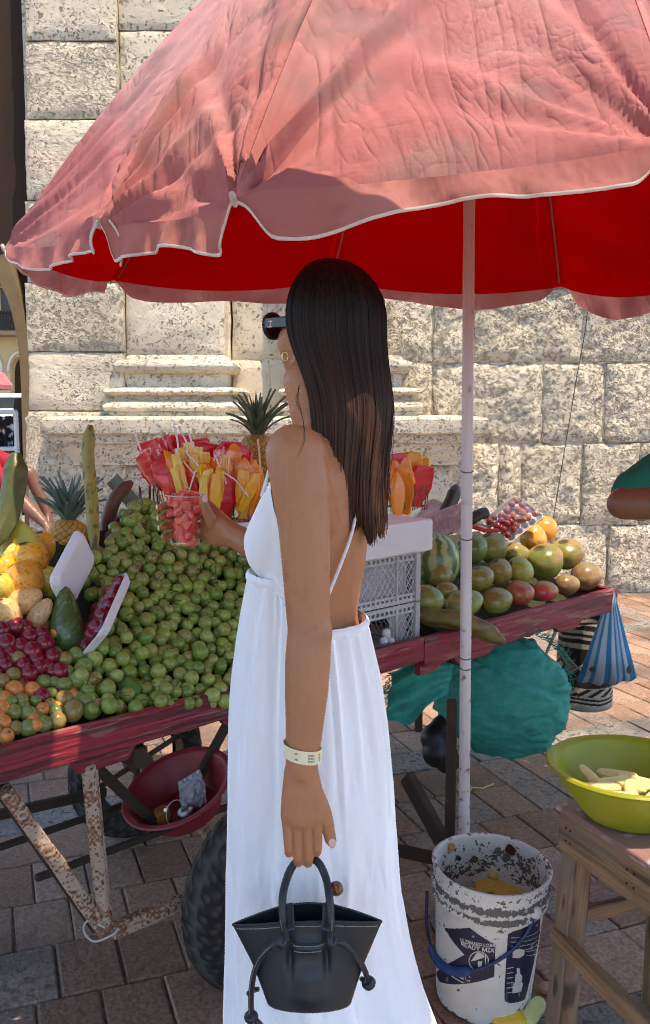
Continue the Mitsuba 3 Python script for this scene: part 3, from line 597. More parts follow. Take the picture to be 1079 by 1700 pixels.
for c in (C(0.665, -0.055, 0.262), C(0.86, 0.90, 0.262)):
    w = f'{cart}__wheel' if f'{cart}__wheel__tyre' not in scene else f'{cart}__wheel_001'
    wheel(c, 0.262, 0.105, w)

# ------------------------------------------------------------------ fruit lying on the cart's sloping heap
def hit(px, py, lift=0.0, slope=0.70, z0=0.775):
    lift = lift + 0.045 * (meshkit.fbm(A([px / 75.0, py / 75.0, slope]), 2) - 0.5)
    return hit0(px, py, lift, slope, z0)
def hit0(px, py, lift=0.0, slope=0.70, z0=0.775):
    """Where the line of sight meets the heap, whose top rises with the distance from the front board."""
    o = A([0, 0, CAM_H]); d = at(px, py, 1.0) - o; g = A([-slope * CV[0], -slope * CV[1], 1.0])
    c0 = z0 + lift - slope * np.dot(A([CO[0], CO[1]]), CV[:2])
    return o + d * ((c0 - np.dot(g, o)) / np.dot(g, d))
def px_size(p, px): return px / FOC * (p[1] * math.cos(PITCH) - (p[2] - CAM_H) * math.sin(PITCH))
# the wooden slope under the fruit, mostly hidden
def slope_board(name, ua, ub, va, vb, z0, s):
    add(name, place(rbox((1, 1, 1), 0.01), np.array([[*( (ub - ua) * CU[:2]), 0, 0], [0, 0, 0, 0], [0, 0, 0, 0], [0, 0, 0, 1]], float).T) if 0 else
        tm([C(ua, va, z0 + s * va), C(ub, va, z0 + s * va), C(ub, vb, z0 + s * vb), C(ua, vb, z0 + s * vb), C(ua, va, 0.735), C(ub, va, 0.735), C(ub, vb, 0.735), C(ua, vb, 0.735)],
           [[0, 1, 2, 3], [7, 6, 5, 4], [0, 4, 5, 1], [1, 5, 6, 2], [2, 6, 7, 3], [3, 7, 4, 0]]), 'mat_matte', col=(0.030, 0.032, 0.016), smooth=False, parent=cart)
slope_board('display_slope', -0.7, 1.16, 0.03, 0.60, 0.715, 0.70)
slope_board('display_slope', 1.52, CL - 0.04, 0.03, 0.62, 0.705, 0.42)

def ellip(r, seed=0, sub=3, sq=(1, 1, 1), lump=0.03, f=2.0):
    m = ICO[sub].copy(); v = np.array(m.vertices); v = v * (1 + lump * (F(v + seed * 2.3, f, 2) - 0.5)[:, None] * 2); m.vertices = v * r * A(sq); return m
def turned(m, p, seed, tilt=None):
    r = np.random.default_rng(seed); Rm = trimesh.transformations.random_rotation_matrix(r.random(3)) if tilt is None else tilt.copy()
    Rm[:3, 3] = p; return place(m, Rm)
# --- limoncillos: the small round green fruit
from shapely.geometry import Polygon, Point
heap = Polygon([(150, 1182), (215, 1178), (262, 1174), (300, 1170), (385, 1165), (400, 1100), (425, 950), (440, 900), (400, 872), (330, 852), (282, 842), (255, 836), (222, 834), (196, 862), (176, 905), (150, 930), (136, 962), (146, 985), (172, 1005), (170, 1080), (128, 1110), (140, 1160)])
def project(p):
    x, y, z = p[0], p[1], p[2] - CAM_H
    zc = y * math.cos(PITCH) - z * math.sin(PITCH); yc = -z * math.cos(PITCH) - y * math.sin(PITCH)
    return 539.5 + FOC * x / zc, 850 + FOC * yc / zc
r_ = np.random.default_rng(21); lim = []
def try_fill(poly, out, rad, layer, tries, slope=0.70, z0=0.775, jit=0.009, gap=1.84):
    """Dart throwing on the heap's surface."""
    x0, y0, x1, y1 = poly.bounds; cells = {}
    pts = [p for p, q, l in out if l == layer]
    for _ in range(tries):
        px, py = r_.uniform(x0, x1), r_.uniform(y0, y1)
        if not poly.contains(Point(px, py)): continue
        R = rad * r_.uniform(0.82, 1.14)
        p = hit(px, py, R * 0.8 - layer * rad * 1.35 + r_.normal(0, jit), slope, z0)
        k = tuple(np.floor(p / 0.04).astype(int)); ok = True
        for a in (-1, 0, 1):
            for b in (-1, 0, 1):
                for c in (-1, 0, 1):
                    for q, Rq in cells.get((k[0] + a, k[1] + b, k[2] + c), ()):
                        if np.linalg.norm(q - p) < (R + Rq) * 0.5 * gap: ok = False
        if ok: cells.setdefault(k, []).append((p, R)); out.append((p, R, layer))
try_fill(heap, lim, 0.0174, 0, 10000)
try_fill(heap, lim, 0.0168, 1, 5000)
lim.sort(key=lambda x: (x[2], x[0][1]))
GREENS = [(0.20, 0.29, 0.04), (0.27, 0.36, 0.055), (0.16, 0.25, 0.035), (0.31, 0.37, 0.08), (0.24, 0.29, 0.055), (0.29, 0.31, 0.07)]
def lime_mesh(R, seed):
    m = ICO[2].copy(); v = np.array(m.vertices); d = v[:, 2]
    s = 1 + 0.03 * d + 0.07 * np.exp(-((1 - d) / 0.03)) - 0.02 * np.exp(-((1 - d) / 0.12)); m.vertices = v * R * s[:, None] * [1, 1, 1.05]; return m, v
def lime_col(v, seed, base):
    r = np.random.default_rng(seed); c = mixc(A(base) * 0.72 * r.uniform(0.75, 1.1), A(base) * 1.15, F(v + seed, 1.7, 2)); c = mixc(c, (0.26, 0.25, 0.09), sst(0.62, 0.8, F(v + seed, 2.4, 2, 3)) * 0.5)
    c = mixc(c, (0.16, 0.12, 0.05), sst(0.975, 0.995, v[:, 2]) * 0.9); return mixc(c, (0.11, 0.085, 0.03), sst(0.70, 0.78, F(v + seed, 6, 2, 8)) * 0.5)
extra_m, extra_c = [], []
for n_, (p, R, layer) in enumerate(lim):
    m, v = lime_mesh(R, n_); base = GREENS[int(r_.integers(0, 6))]; m = turned(m, p, n_ + 90); col = lime_col(v, n_, base)
    if n_ < 300: add('green_fruit', m, 'mat_fruit', col=col, label='small round green limoncillo fruit in the big heap on the cart', cat_='fruit', group='small green fruit heaped beside the woman')
    else: extra_m.append(m); extra_c.append(col)
add('green_fruit_rest', cat(extra_m), 'mat_fruit', col=np.vstack(extra_c), label='remaining small green fruit lower in the big heap', cat_='fruit', kind='stuff')
tw = []
for _ in range(70):
    p, R, l = lim[int(r_.integers(0, 290))]; d = unit(r_.normal(0, 1, 3) * [1, 1, 0.5]); p = p + A([0, -0.006, 0.008])
    tw.append(tube(smooth_path([p, p + d * 0.022 + A([0, 0, 0.008]), p + d * 0.05 + A([0, -0.004, 0.0])], 6), 0.0013, 5))
add('fruit_stems', cat(tw), 'mat_matte', col=(0.10, 0.075, 0.03), label='thin brown twigs scattered through the heap of small green fruit', cat_='twigs', kind='stuff')
lp = hit(213, 1143, 0.028); leaf = grid(lambda a, t: lp + A([0.055, -0.01, 0]) * (a - 0.5)[..., None] * np.sin(math.pi * np.clip(t, 0.02, 0.98))[..., None] ** 0.7 + A([0.01, -0.03, -0.06]) * (t - 0.5)[..., None] * 0.8 - A([0, -1, 0.3]) * (0.012 * (2 * a - 1) ** 2)[..., None], 8, 10)
add('loose_leaf', leaf, 'mat_thin_sheet', col=lambda v: mixc((0.12, 0.26, 0.05), (0.22, 0.38, 0.10), F(v, 40, 2)), label='loose bright green leaf lying on the front of the green fruit heap', cat_='leaf')

# --- dark red plums, and the mixed orange and green small fruit in front (picture places read off the photograph)
def Z5(x, y): return x / 2.6975, 750 + y / 2.6975
PLUM = lambda v, s: mixc((0.10, 0.005, 0.015), (0.25, 0.014, 0.028), F(v + s, 1.4, 2)) + 0.02 * (N(v + s, 30) > 0.86)[:, None] * A([1, 0.6, 0.5])
ORNG = lambda v, s: mixc(mixc((0.56, 0.16, 0.03), (0.66, 0.26, 0.055), F(v + s, 1.5, 2)), (0.33, 0.20, 0.06), sst(0.55, 0.75, F(v + s, 2.5, 2, 3)) * 0.7)
OLIV = lambda v, s: mixc(mixc((0.17, 0.155, 0.035), (0.27, 0.22, 0.06), F(v + s, 1.5, 2)), (0.30, 0.12, 0.04), sst(0.5, 0.75, F(v + s, 1.6, 2, 3)) * 0.8)
GRNF = lambda v, s: mixc(mixc((0.12, 0.17, 0.03), (0.21, 0.25, 0.06), F(v + s, 1.5, 2)), (0.26, 0.20, 0.07), sst(0.58, 0.75, F(v + s, 2.0, 2, 3)) * 0.6)
small = [(65, 785, 44, 'p'), (25, 862, 46, 'p'), (8, 935, 40, 'p'), (130, 830, 36, 'p'), (198, 860, 40, 'p'), (140, 895, 44, 'p'), (232, 918, 36, 'p'), (176, 965, 36, 'p'), (128, 993, 38, 'p'), (266, 985, 40, 'p'), (20, 958, 36, 'p'),
         (185, 1096, 35, 'p'), (112, 788, 34, 'p'), (182, 815, 32, 'p'), (5, 800, 38, 'p'), (88, 872, 36, 'p'), (75, 925, 34, 'o2'), (60, 998, 32, 'o2'), (65, 1064, 38, 'o'), (143, 1066, 36, 'o'), (190, 1155, 31, 'o'), (28, 1274, 34, 'o'), (18, 1214, 32, 'o'),
         (10, 1150, 34, 'o'), (326, 1090, 24, 'o'), (18, 1104, 30, 'o'), (195, 1030, 32, 'g'), (338, 912, 34, 'g'), (340, 1026, 38, 'g'), (283, 1046, 33, 'g'), (62, 1165, 33, 'g'), (126, 1172, 34, 'g'), (130, 1236, 38, 'g'), (197, 1220, 35, 'g'), (258, 1204, 36, 'o2'),
         (250, 1162, 30, 'g'), (378, 1118, 32, 'g'), (406, 1166, 33, 'g'), (288, 1104, 36, 'o2'), (326, 1162, 44, 'o2'), (230, 1082, 26, 'g'), (96, 1110, 30, 'o2'), (70, 1236, 30, 'o2'), (364, 976, 33, 'o2'), (288, 932, 34, 'o2'), (240, 1032, 26, 'g'), (10, 1030, 32, 'o2'),
         (300, 985, 28, 'g'), (232, 985, 30, 'p'), (436, 1130, 26, 'o2'), (310, 1125, 22, 'g'), (408, 1022, 26, 'o2'), (225, 1130, 26, 'o2'), (160, 1115, 24, 'g'), (-20, 1180, 36, 'o'), (-25, 1090, 36, 'g'), (-30, 1000, 38, 'p'), (-30, 900, 38, 'p'), (-25, 1255, 34, 'o2'),
         (46, 905, 36, 'p'), (160, 930, 34, 'p'), (210, 960, 30, 'p'), (100, 955, 34, 'p'), (40, 1120, 30, 'g'), (150, 1200, 28, 'o')]
KIND = {'p': ('plum', 'glossy dark red plum in the pile at the left end of the cart', 'dark red plums at the left'), 'o': ('orange_fruit', 'small orange plum-like fruit at the front left edge of the cart', 'small orange fruit at the front'),
        'g': ('green_plum', 'small oval green plum among the mixed fruit at the front left', 'small green plums at the front'), 'o2': ('olive_fruit', 'small brownish olive plum among the mixed fruit at the front left', 'brownish small plums at the front')}
for n_, (x, y, r, k) in enumerate(small):
    px, py = Z5(x, y); p = hit(px, py, 0.012); R = px_size(p, r / 2.6975) * (1.12 if k == 'p' else 1.05)
    m = ellip(1.0, n_, 3, (1, 1, 1.0 if k == 'p' else 1.13), 0.02); v = np.array(m.vertices); m.vertices = v * R
    fn = {'p': PLUM, 'o': ORNG, 'g': GRNF, 'o2': OLIV}[k]; nm, lb, gp = KIND[k]
    c = fn(v, n_ * 3.1); c = mixc(c, A([0.10, 0.07, 0.03]), sst(0.965, 0.99, v[:, 2] / np.abs(v[:, 2]).max()) * 0.9)
    add(nm, turned(m, p, n_ + 7), 'mat_glossy' if k == 'p' else 'mat_fruit', col=c, label=lb, cat_='fruit', group=gp)
rest_m, rest_c = [], []; front = Polygon([(-20, 1228), (0, 1222), (160, 1180), (150, 1130), (130, 1105), (110, 1040), (60, 1030), (-20, 1040)])
fill = []; try_fill(front, fill, 0.0165, 1, 900, gap=1.8)
for n_, (p, R, l) in enumerate(fill):
    m = ellip(1.0, n_, 2); v = np.array(m.vertices); m.vertices = v * R; rest_m.append(turned(m, p, n_)); rest_c.append((GRNF, OLIV, ORNG, PLUM)[n_ % 4](v, n_ * 1.0))
add('mixed_small_fruit', cat(rest_m), 'mat_fruit', col=np.vstack(rest_c), label='lower layer of small mixed plums showing between the fruit at the left', cat_='fruit', kind='stuff')

# --- the yellow and orange mangoes behind them
def mango(px, py, L, W, rot, cols, label, seed, lift=0.03, name='mango', slope=0.70, z0=0.775, beak=0.12, bs='mat_fruit', speck=0.5, pt=None):
    """A mango L by W pixels long, its long axis turned rot degrees in the picture."""
    p = hit(px, py, lift, slope, z0) if pt is None else pt; a, b = px_size(p, L / 2), px_size(p, W / 2)
    m = ICO[4].copy() if L > 45 else ICO[3].copy(); v = np.array(m.vertices); d = v[:, 0]
    w = v.copy(); w[:, 1] += beak * (d ** 3); w[:, 1:] *= (1 - 0.14 * d)[:, None]; w *= (1 + 0.05 * (F(v + seed * 3.3, 1.3, 2) - 0.5) * 2)[:, None]
    cols = [tuple(min(0.9, q * 1.15) for q in c_) for c_ in cols]
    dim = np.exp(-((1 + d) / 0.015)); w[:, 0] += dim * 0.07
    m.vertices = w * A([a, b, b * 0.92])
    g = F(v + seed * 1.7, 1.2, 3); c = mixc(cols[0], cols[1], sst(0.3, 0.7, g)); 
    if len(cols) > 2: c = mixc(c, cols[2], sst(0.0, 0.9, v[:, 2] * 0.5 + v[:, 1] * 0.5 + (g - 0.5) * 1.6))
    sp = sst(0.70, 0.76, N(v + seed, 11, 5)) * speck + sst(0.66, 0.74, F(v + seed, 4, 3, 6)) * speck * 0.8
    c = mixc(c, (0.07, 0.045, 0.02), np.clip(sp, 0, 0.8)); c = mixc(c, (0.06, 0.045, 0.02), sst(-0.95, -0.985, d))
    rz = math.radians(rot); M_ = np.eye(4); X = A([math.cos(rz), 0.25, -math.sin(rz)]); M_[:3, :3] = frame(X, (0.1, -0.6, 0.8))[:3, :3]; M_[:3, 3] = p
    return add(name, place(m, M_), bs, col=c, label=label, cat_='fruit')
YEL = [(0.64, 0.34, 0.02), (0.72, 0.42, 0.035), (0.64, 0.25, 0.02)]; ORA = [(0.62, 0.24, 0.02), (0.66, 0.32, 0.035)]; PALE = [(0.56, 0.33, 0.12), (0.62, 0.40, 0.17)]
for n_, (x, y, L, W, rot, cols, lb, z) in enumerate([
        (140, 488, 165, 140, 80, YEL, 'round yellow mango with a black scar, topmost of the left pile', 0.07), (112, 572, 165, 150, 60, ORA, 'big orange mango in the middle of the left pile', 0.06),
        (108, 668, 150, 110, -20, PALE, 'peach coloured mango below the orange one in the left pile', 0.035), (40, 735, 160, 100, 75, PALE, 'pale elongated mango at the left edge above the plums', 0.03),
        (178, 728, 150, 80, -55, [(0.40, 0.26, 0.11), (0.50, 0.35, 0.17)], 'brown speckled mango beside the avocado', 0.03), (8, 612, 130, 110, 90, [(0.50, 0.40, 0.05), (0.56, 0.40, 0.06)], 'greenish yellow mango cut by the left edge of the picture', 0.05),
        (42, 530, 130, 110, 60, YEL, 'yellow mango behind the big orange one at the left', 0.05), (192, 425, 130, 100, 90, YEL, 'yellow mango half hidden beside the left pineapple', 0.05),
        (226, 590, 150, 90, 80, [(0.42, 0.34, 0.05), (0.50, 0.38, 0.06)], 'olive yellow mango behind the white foam tray', 0.03), (62, 462, 110, 90, 20, [(0.60, 0.44, 0.10), (0.62, 0.47, 0.12)], 'pale yellow mango below the cut green wedge', 0.07)]):
    px, py = Z5(x, y); mango(px, py, L * 1.12 / 2.6975, W * 1.12 / 2.6975, rot, cols, lb, 30 + n_, z)
# cut wedge
px, py = Z5(95, 375); p = hit(px, py, 0.10)
wd = man(m3.Manifold.hull_points(A([(-0.055, -0.02, -0.045), (0.05, -0.02, -0.035), (-0.02, -0.015, 0.055), (-0.05, 0.04, -0.05), (0.055, 0.04, -0.04), (-0.025, 0.045, 0.045), (0.0, -0.035, -0.045), (0.035, -0.022, 0.02)])).refine(6)); wd.vertices = np.array(wd.vertices) * (1 + 0.05 * (F(wd.vertices, 30, 2) - 0.5)[:, None])
add('melon_wedge', move(wd, p), 'mat_satin', col=lambda v: mixc((0.34, 0.33, 0.03), (0.52, 0.46, 0.07), F(v, 25, 3)), label='three cornered yellow green cut wedge on top of the left mango pile', cat_='fruit')
# avocado
def lathe_along(prof, p, axis, n=40): m = lathe(prof, n); M_ = np.eye(4); z = unit(axis); x = unit(np.cross(z, (0.3, 1, 0.1))); M_[:3, 0], M_[:3, 1], M_[:3, 2] = x, np.cross(z, x), z; M_[:3, 3] = p; return place(m, M_)
t_ = np.linspace(0, math.pi, 40); av = np.stack([np.sin(t_) * (0.036 + 0.014 * np.cos(t_ + 0.25) * 1.0), 0.072 * -np.cos(t_)], 1); av[:, 0] = np.abs(av[:, 0])
p = hit(110, 1030, 0.035); avm = lathe_along(av * 1.16, p, (-0.08, 0.25, 1.0)); avm.vertices = np.array(avm.vertices) + (F(avm.vertices, 120, 2)[:, None] - 0.5) * 0.0018
add('avocado', avm, 'mat_fruit', col=lambda v: mixc(mixc((0.028, 0.055, 0.014), (0.075, 0.12, 0.026), F(v, 25, 3)), (0.17, 0.19, 0.06), sst(0.66, 0.74, N(v, 260)) * 0.7), label='dark green pear shaped avocado between the plums and the wrapped tray', cat_='avocado')

# --- foam trays
def tray_frame(c, ux, n): M_ = np.eye(4); x = unit(ux); z = unit(A(n) - x * np.dot(x, n)); M_[:3, 0], M_[:3, 1], M_[:3, 2] = x, np.cross(z, x), z; M_[:3, 3] = c; return M_
def foam_tray(M_, L, W, H=0.022):
    """Rounded shallow dish, opening along +z."""
    def rr(l, w, r, n=8):
        o = []
        for cx, cy, a0 in ((l / 2 - r, w / 2 - r, 0), (-l / 2 + r, w / 2 - r, 90), (-l / 2 + r, -w / 2 + r, 180), (l / 2 - r, -w / 2 + r, 270)):
            for a in np.linspace(a0, a0 + 90, n): o.append((cx + r * math.cos(math.radians(a)), cy + r * math.sin(math.radians(a))))
        return A(o)
    lev = [(0.0, -H, 0.1), (0.30, -H, 0.02), (0.84, -H, 0.03), (0.90, -H + 0.003, 0.03), (0.985, -0.006, 0.03), (1.0, -0.003, 0.03), (1.0, 0.001, 0.03), (0.975, 0.001, 0.03), (0.955, -0.004, 0.03), (0.87, -H + 0.006, 0.03), (0.80, -H + 0.004, 0.03), (0.3, -H + 0.004, 0.02), (0.0, -H + 0.004, 0.1)]
    P = A([np.c_[rr(L, W, 0.022) * max(s, 0.001), np.full(32, z)] for s, z, _ in lev]); a, b = P.shape[:2]
    i, j = np.meshgrid(np.arange(a - 1), np.arange(b), indexing='ij'); k = (j + 1) % b
    return place(tm(P.reshape(-1, 3), np.stack([i * b + j, i * b + k, (i + 1) * b + k, (i + 1) * b + j], -1).reshape(-1, 4)), M_)
FOAM = lambda v: mixc((0.66, 0.66, 0.67), (0.74, 0.74, 0.75), N(v, 120))
a0, a1, a2 = hit(137, 895, 0.12), hit(88, 990, 0.07), hit(150, 930, 0.09)
c_ = hit(117, 945, 0.09); Mt = tray_frame(c_, a0 - a1, A([-0.95, 0.30, 0.05]))
add('foam_tray', foam_tray(Mt, 0.185, 0.115), 'mat_satin', col=FOAM, smooth=50, label='plain white foam tray standing on edge behind the avocado', cat_='tray')
c_ = hit(170, 1020, 0.06); Mt2 = tray_frame(c_, hit0(202, 958, 0.07) - hit0(143, 1090, 0.05), A([-0.72, -0.66, 0.22]))
tr = thing('wrapped_plum_tray', 'white foam tray of dark plums under cling film leaning on the green heap', 'tray', None)
add('tray', foam_tray(Mt2, 0.235, 0.125), 'mat_satin', col=FOAM, smooth=50, parent=tr)
rr_ = np.random.default_rng(4)
for i in range(5):
    for j in range(3):
        q = A([(i - 2) * 0.042 + rr_.normal(0, 0.003), (j - 1) * 0.036 + rr_.normal(0, 0.003), 0.0035 + rr_.normal(0, 0.003), 1]); m = ellip(0.0195, i * 3 + j, 3); v = np.array(m.vertices) / 0.0195
        add('plum', turned(m, (Mt2 @ q)[:3], i * 5 + j), 'mat_glossy', col=PLUM(v, i + j * 5.0) + (0.06 if (i * j) % 3 == 1 else 0) * A([1, 0.2, 0.1]), parent=tr)
cf = grid(lambda a, b: np.stack([(a - 0.5) * 0.228, (b - 0.5) * 0.12, 0.002 + 0.024 * np.sin(math.pi * a) ** 0.35 * np.sin(math.pi * b) ** 0.45 + 0.004 * (F(np.stack([a * 9, b * 5, a * 0], -1), 1, 3) - 0.5)], -1), 40, 24)
add('cling_film', place(cf, Mt2), 'mat_clear', parent=tr)

# --- pineapples
def pineapple(p, R, H, axis, crown, label, seed, dark=0.0):
    t = thing('pineapple', label, 'pineapple'); M_ = np.eye(4); z = unit(axis); x = unit(np.cross((0, -1, 0), z)); M_[:3, 0], M_[:3, 1], M_[:3, 2] = x, np.cross(z, x), z; M_[:3, 3] = p
    n, k = 132, 80; A_, T_ = np.meshgrid(np.arange(n) * 2 * math.pi / n, np.linspace(-1, 1, k), indexing='ij')
    rad = R * (1 - np.abs(T_) ** 3.2) ** 0.42 * (1 - 0.05 * T_)
    ea, eb = 13, 8
    s1, s2 = A_ / (2 * math.pi) * ea + T_ * eb / 2, A_ / (2 * math.pi) * ea - T_ * eb / 2
    f1, f2 = np.abs((s1 % 1) - 0.5) * 2, np.abs((s2 % 1) - 0.5) * 2; edge = np.maximum(f1, f2)
    ctr = np.exp(-((1 - edge - 0.97) ** 2) * 30) * 0 + np.exp(-(edge / 0.22) ** 2)
    rad = rad * (1 + 0.055 * (1 - edge ** 2.2) + 0.03 * ctr)
    P = np.stack([rad * np.cos(A_), rad * np.sin(A_), T_ * H / 2], -1)
    i, j = np.meshgrid(np.arange(n), np.arange(k - 1), indexing='ij'); q = (i + 1) % n
    m = tm(P.reshape(-1, 3), np.stack([i * k + j, q * k + j, q * k + j + 1, i * k + j + 1], -1).reshape(-1, 4))
    e = edge.ravel(); cc = ctr.ravel(); g = F(P.reshape(-1, 3) + seed, 22, 3)
    c = mixc((0.56, 0.27, 0.03), (0.66, 0.38, 0.06), g); c = mixc(c, (0.16, 0.07, 0.018), sst(0.72, 0.95, e)); c = mixc(c, (0.20, 0.09, 0.02), cc * 0.75); c = mixc(c, (0.16, 0.13, 0.035), dark * sst(0.2, 0.7, g))
    add('body', place(m, M_), 'mat_satin', col=c, parent=t)
    r = np.random.default_rng(seed)
    for w in range(crown[0]):
        f = w / crown[0]; az = w * 2.4 + r.normal(0, 0.15); lean = 0.10 + 1.05 * (1 - f) ** 0.9 + r.normal(0, 0.06); L = crown[1] * (0.55 + 0.5 * math.sin(math.pi * min(1, f * 0.75 + 0.15))) * r.uniform(0.85, 1.1); wd = R * 0.24 * (0.7 + 0.5 * (1 - f))
        s = np.linspace(0, 1, 9); bend = lean * (0.55 + 0.75 * s ** 1.4)
        rr2 = np.cumsum(np.r_[0, np.sin(bend[1:]) * L / 8]) + R * 0.16 * (1 - f); zz = np.cumsum(np.r_[0, np.cos(bend[1:]) * L / 8]) + H / 2 - 0.012 + 0.02 * f
        e1, e2 = A([math.cos(az), math.sin(az), 0]), A([-math.sin(az), math.cos(az), 0]); hw = wd * (1 - s ** 1.7) * (0.75 + 0.25 * np.sin(s * 3))
        mid = rr2[:, None] * e1 + zz[:, None] * A([0, 0, 1]); up = -np.gradient(zz)[:, None] * e1 + np.gradient(rr2)[:, None] * A([0, 0, 1])
        lf = np.stack([mid - hw[:, None] * e2 + e1 * 0, mid - up * 0.28, mid + hw[:, None] * e2, mid + up * 0.10], 1)
        i, j = np.meshgrid(np.arange(8), np.arange(4), indexing='ij'); k2 = (j + 1) % 4
        lm = tm(lf.reshape(-1, 3), np.stack([i * 4 + j, (i + 1) * 4 + j, (i + 1) * 4 + k2, i * 4 + k2], -1).reshape(-1, 4))
        add('leaf', place(lm, M_), 'mat_leafy', col=mixc(crown[2], crown[3], np.repeat(0.25 + 0.75 * s, 4) * 0.8 + 0.2 * r.random()), smooth=45, parent=t)
pineapple(at(113, 905, 2.52), 0.058, 0.155, (0.06, 0, 1), (38, 0.135, (0.05, 0.085, 0.06), (0.17, 0.23, 0.20)), 'golden pineapple with blue green leaves behind the white foam tray at the left', 3)
pineapple(at(428, 762, 3.25), 0.070, 0.185, (0.0, 0, 1), (34, 0.165, (0.03, 0.05, 0.022), (0.12, 0.16, 0.085)), 'darker pineapple with spiky green crown beside the bare shoulder', 8, 0.6)

# --- long pods
def pod(name, pts, rad, colf, label, cat_, ridges=4, flat=0.75, bs='mat_satin', taper=0.25):
    path = smooth_path(pts, 60); n = 28; t = np.gradient(path, axis=0); t /= np.linalg.norm(t, axis=1, keepdims=True); s = np.linspace(0, 1, 60)
    prof = rad * np.clip(np.minimum(1, (taper + (s / 0.18)) / (1 + taper)), 0, 1) ** 0.6 * np.clip(np.minimum(1, (taper * 0.6 + (1 - s) / 0.15) / (1 + taper * 0.6)), 0, 1) ** 0.7
    a = unit(np.cross(t[0], (0, 1, 0.2))); ang = np.arange(n) * 2 * math.pi / n; V = []
    for p, d, r in zip(path, t, prof):
        a = unit(a - d * np.dot(a, d)); b = np.cross(d, a); k = r * (1 + 0.09 * np.cos(ridges * ang))
        V.append(p + (k * np.cos(ang))[:, None] * a + (k * np.sin(ang))[:, None] * b * flat)
    V = A(V); V += (F(V, 40, 3)[..., None] - 0.5) * rad * 0.12
    i, j = np.meshgrid(np.arange(59), np.arange(n), indexing='ij'); k2 = (j + 1) % n; v = V.reshape(-1, 3)
    f = np.stack([i * n + j, i * n + k2, (i + 1) * n + k2, (i + 1) * n + j], -1).reshape(-1, 4); f = np.vstack([f[:, [0, 1, 2]], f[:, [0, 2, 3]]])
    jj = np.arange(n); f = np.vstack([f, np.stack([np.full(n, len(v)), (jj + 1) % n, jj], 1), np.stack([np.full(n, len(v) + 1), 59 * n + jj, 59 * n + (jj + 1) % n], 1)])
    v = np.vstack([v, path[0], path[-1]]); return add(name, tm(v, f), bs, col=colf, label=label, cat_=cat_)
YG = lambda v: mixc(mixc((0.21, 0.17, 0.028), (0.36, 0.28, 0.05), F(v, 18, 3)), (0.05, 0.04, 0.015), sst(0.54, 0.64, F(v * [1, 1, 0.5], 70, 3, 4)) * 0.85)
BR = lambda v: mixc((0.075, 0.045, 0.025), (0.17, 0.105, 0.06), F(v, 20, 3))
pod('long_pod', [at(150, 705, 2.46), at(146, 750, 2.45), at(152, 830, 2.42), at(158, 926, 2.36)], 0.0165, YG, 'tall upright yellow green ridged pod with dark specks beside the left pineapple', 'pod')
pod('long_pod', [at(26, 752, 2.25), at(24, 800, 2.23), at(10, 860, 2.2), at(-22, 915, 2.15)], 0.029, lambda v: mixc(mixc((0.035, 0.045, 0.012), (0.10, 0.11, 0.025), F(v, 15, 3)), (0.16, 0.13, 0.03), sst(0.5, 0.7, F(v, 30, 3, 2)) * 0.5), 'tall dark green pod leaning at the left edge of the picture', 'pod')
pod('brown_pod', [at(218, 800, 2.75), at(196, 820, 2.7), at(182, 850, 2.66), at(172, 900, 2.6)], 0.021, BR, 'thick brown curved pod leaning against the green heap, its tip pointing up right', 'pod', 3, 0.8)
pod('brown_pod', [at(212, 868, 2.66), at(196, 876, 2.62), at(174, 897, 2.56)], 0.013, BR, 'thin brown pod lying low beside the green heap', 'pod', 3, 0.8)
lfp = at(212, 822, 2.85)
add('cut_leaf', grid(lambda a, b: lfp + A([0.085, 0.0, -0.10]) * (a - 0.5)[..., None] * 1.1 + A([0.032, 0.01, 0.034]) * (b - 0.5)[..., None] - A([0, 1, 0]) * (0.012 * (2 * b - 1) ** 2)[..., None], 12, 6), 'mat_leafy', col=lambda v: mixc((0.13, 0.15, 0.10), (0.22, 0.23, 0.17), F(v, 30, 3)), label='grey green cut leaf blade standing behind the brown pod', cat_='leaf')
m = ellip(0.034, 5, 3); p = at(200, 868, 2.74)
add('wrapped_plum', move(m, p), 'mat_glossy', col=lambda v: PLUM(v * 30, 2.0), label='single dark purple fruit behind the top of the green heap', cat_='fruit')

# ------------------------------------------------------------------ the woman
FW, LF, UPV = unit(A([-0.95, 0.30, 0])), unit(A([-0.30, -0.95, 0])), A([0, 0, 1.0])
TC = A([-0.018, 1.585, 0])                                         # axis of the trunk
def B(f, l, z): return TC + FW * f + LF * l + UPV * z
woman = thing('person', 'dark haired woman seen from behind in a long white backless dress', 'person')
def ell(c, rf, rl, rz, n=24):
    s = m3.Manifold.sphere(1.0, n).scale([rf, rl, rz]); Mx = np.eye(4)[:3].copy(); Mx[:, 0], Mx[:, 1], Mx[:, 2], Mx[:, 3] = FW, LF, UPV, c; return s.transform(Mx)
def hulls(es): return [m3.Manifold.batch_hull([es[i], es[i + 1]]) for i in range(len(es) - 1)]
lev = [(-0.015, 0.00, 0.84, 0.09, 0.125, 0.08), (-0.02, 0.0, 0.93, 0.100, 0.136, 0.06), (0.0, 0.0, 1.03, 0.085, 0.135, 0.05), (0.005, 0.0, 1.11, 0.078, 0.120, 0.05), (0.0, 0.0, 1.20, 0.088, 0.128, 0.05),
       (-0.005, 0.0, 1.29, 0.092, 0.140, 0.05), (-0.015, 0.0, 1.365, 0.075, 0.142, 0.04), (-0.02, 0.0, 1.41, 0.05, 0.115, 0.028), (-0.022, 0.0, 1.44, 0.045, 0.060, 0.03)]
torso = hulls([ell(B(f, l, z), a, b, c) for f, l, z, a, b, c in lev])
torso += [bone(B(-0.02, 0, 1.43), 0.050, B(0.012, 0, 1.53), 0.046)]
